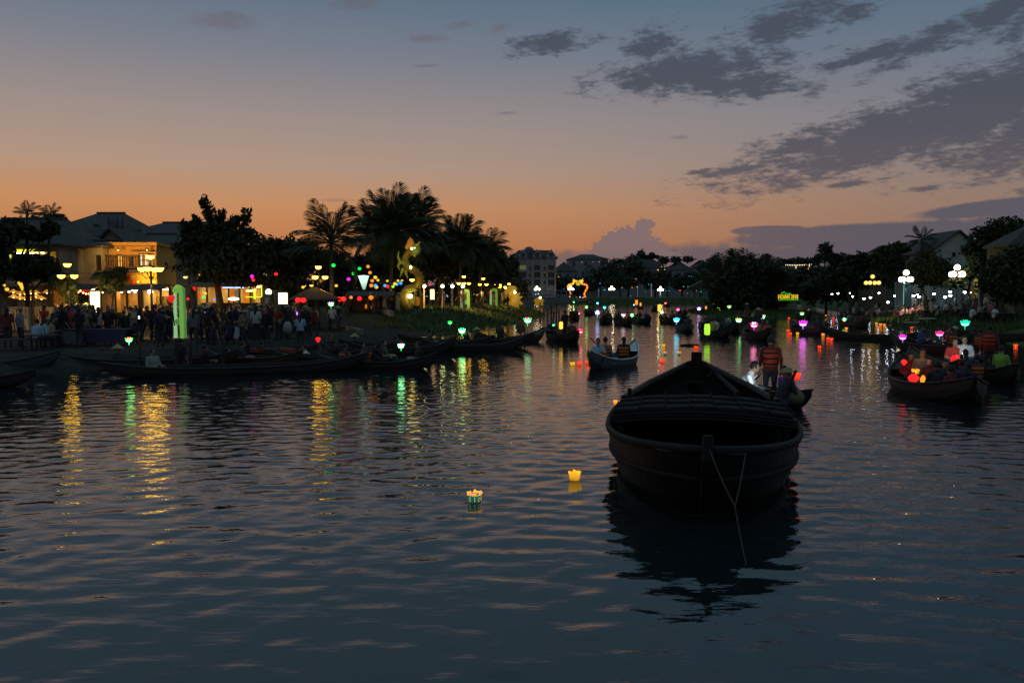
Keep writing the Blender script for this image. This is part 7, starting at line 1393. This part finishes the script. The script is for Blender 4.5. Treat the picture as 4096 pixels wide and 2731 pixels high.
for x, y, D, k, c, rz, ex, l in [(153, 351, 26.3, 'sit', 'grey', 1.0, {}, 'person seated in the first moored sampan, rim-lit green'), (345.5, 346, 30.0, 'sit', 'dark', 2.2, VO, 'person in orange vest at the left of the centre-left sampan'), (384, 342, 29.5, 'sit', 'dark', 1.4, {}, 'person in dark top left of the white-green lotus'), (418, 344, 28.9, 'sit', 'black', -1.4, {}, 'person in black right of the white-green lotus'), (372, 344, 30.0, 'row', 'black', 2.5, {}, 'person leaning in the middle of the centre-left sampan'), (180, 340, 28.8, 'stand', 'black', 2.9, {}, 'boatman standing dark among the left moored boats'), (228, 350, 31.6, 'sit', 'dark', 1.8, {}, 'person seated low among the left moored boats'), (300, 347, 33.4, 'sit', 'maroon', 2.2, {}, 'person in maroon in the sampan with red cushions'), (310, 347, 33.2, 'sit_fwd', 'white', -1.2, {}, 'person in white top in the sampan with red cushions'), (467, 331, 42, 'sit', 'black', 1.1, {}, 'person in black beside the pale green lotus'), (477, 330, 41.6, 'sit', 'black', 2, H_, 'person in hat beside the pale green lotus'), (520, 319, 45, 'sit', 'brown', 2.8, {}, 'person in brown left of the large green lotus'), (355, 337, 36, 'sit', 'black', 2.8, H_, 'person in conical hat behind the orange vest'), (205, 347, 29.4, 'sit', 'black', 2.4, {}, 'person in black in the first moored sampan, right part'), (118, 349, 29.8, 'sit', 'dark', 1.2, H_, 'boatman in hat left of the seated green-lit person'), (243, 344, 31.4, 'sit', 'dark', 2.0, {}, 'person in dark top left of the red cushions'), (262, 343, 33.2, 'sit', 'maroon', 2.8, {}, 'person in maroon top behind the red cushions'), (334, 342, 31.5, 'sit', 'black', 2.6, {}, 'person in black left of the orange vest'), (396, 338, 36.5, 'sit', 'dark', 2.0, {}, 'person in dark top under the dragon, left'), (430, 331, 40.8, 'sit', 'brown', 2.2, {}, 'person in brown top under the dragon, right'), (500, 324, 43.5, 'sit', 'dark', 2.6, {}, 'person in dark top in the up-curved sampan'), (327, 336, 34.2, 'sit_fwd', 'dark', 1.0, {}, 'person bending over the bow right of the drop lantern'), (365, 345, 29.6, 'sit', 'dark', -1.0, VO, 'second orange vest in the centre-left sampan')]:
    h = {'stand': 1.6, 'sit': .93, 'sit_fwd': .93, 'row': .93}[k]; person(P(x, y, D)-Vector((0, 0, h)), k, c, rz, l, ex.get('hair', 'short'), ex.get('vest'), ex.get('hat'))
for i, (x, y0, y1, D) in enumerate([(176, 338, 368, 27.5), (190, 342, 370, 26.6), (139, 345, 366, 28), (223, 345, 366, 29)]):
    a = P(x, y1, D); t = thing('mooring_pole', ['thick mooring pole left of the standing boatman', 'thick mooring pole right of the standing boatman', 'thin mooring pole right of the green lotus lamp', 'mooring pole among the left boats near the seated person'][i], 'pole', (a.x, a.y, -.4), 0, 'mooring poles by the left boats'); MB().tube([(0, 0, 0), (.03, 0, P(x, y0, D).z+.4)], [.07, .055], 7).build('shaft', WOOD, t)
cu = thing('cushion_stack', 'red seat cushions in the moored sampan left of the lotus boat', 'cushions', P(275, 350, 33.2))
for i in range(5): MB().box((-.7+i*.34, 0, .03*(i % 2)), (.32, .5, .14)).build('cushion', mat('red_cushion', (.3, .05, .03), .9), cu)
silk(P(318, 339, 33), 'red', .26, 'single red-orange drop lantern over the moored boats', None, 2.2, 'drop')
for i, (x, y0, y1, D) in enumerate([(551, 305, 318, 78), (556, 303, 319, 76), (559.5, 309, 321, 72), (548, 307, 316, 84), (544, 308, 314, 90), (540, 302, 316, 86), (553, 312, 320, 76)]):
    a = P(x, y1, D); t = thing('fishing_stake', None, 'stake', (a.x, a.y, -.5), 0, 'thin fishing stakes standing in the water left of mid river'); t['_auto'] = 'thin fishing stake standing in the water left of mid river'; MB().tube([(0, 0, 0), (random.uniform(-.1, .1), 0, P(x, y0, D).z+.5)], [.09, .06], 6).build('shaft', WOOD, t)
t = thing('stake_rail', 'horizontal pole tied between the fishing stakes', 'pole', P(541, 312, 86)); MB().tube([(0, 0, 0), P(556, 312.3, 76)-t.location], .06, 6).build('shaft', WOOD, t)
for x, y, l in ((690, 345.5, 'dark clump of floating weed above the red lantern'),):
    p = W(x, y); t = thing('floating_weed', l, 'weed', p); V, F = leaves([((0, 0, .03), (.45, .25, .06))], 160, .09, RNG); obj('weed_leaves', npmesh('weed_leaves', V, F, LEAF_D), t)
# ------------------------------------------------------------------ labels: neighbours that share wording are told apart by place
grp = {}
for o in bpy.data.objects:
    if '_auto' in o: grp.setdefault(o['_auto'], []).append(o)
ORD = 'first second third fourth fifth sixth seventh eighth ninth tenth eleventh twelfth thirteenth fourteenth fifteenth sixteenth seventeenth eighteenth nineteenth twentieth'.split(); NUM = {2: 'two', 3: 'three', 4: 'four', 5: 'five', 6: 'six', 7: 'seven', 8: 'eight', 9: 'nine', 10: 'ten'}
for lab, os_ in grp.items():
    os_.sort(key=lambda o: pxof(o.location)); n = len(os_)
    for i, o in enumerate(os_):
        if n == 1: s = lab
        elif n == 2: s = lab+(', left one' if i == 0 else ', right one')
        elif i == 0: s = lab+', leftmost'
        elif i == n-1: s = lab+', rightmost'
        else: s = lab+(', middle one' if n == 3 else ', %s from left' % ORD[min(i, 19)])
        o['label'] = s; del o['_auto']
        if '_row' in o: del o['_row']
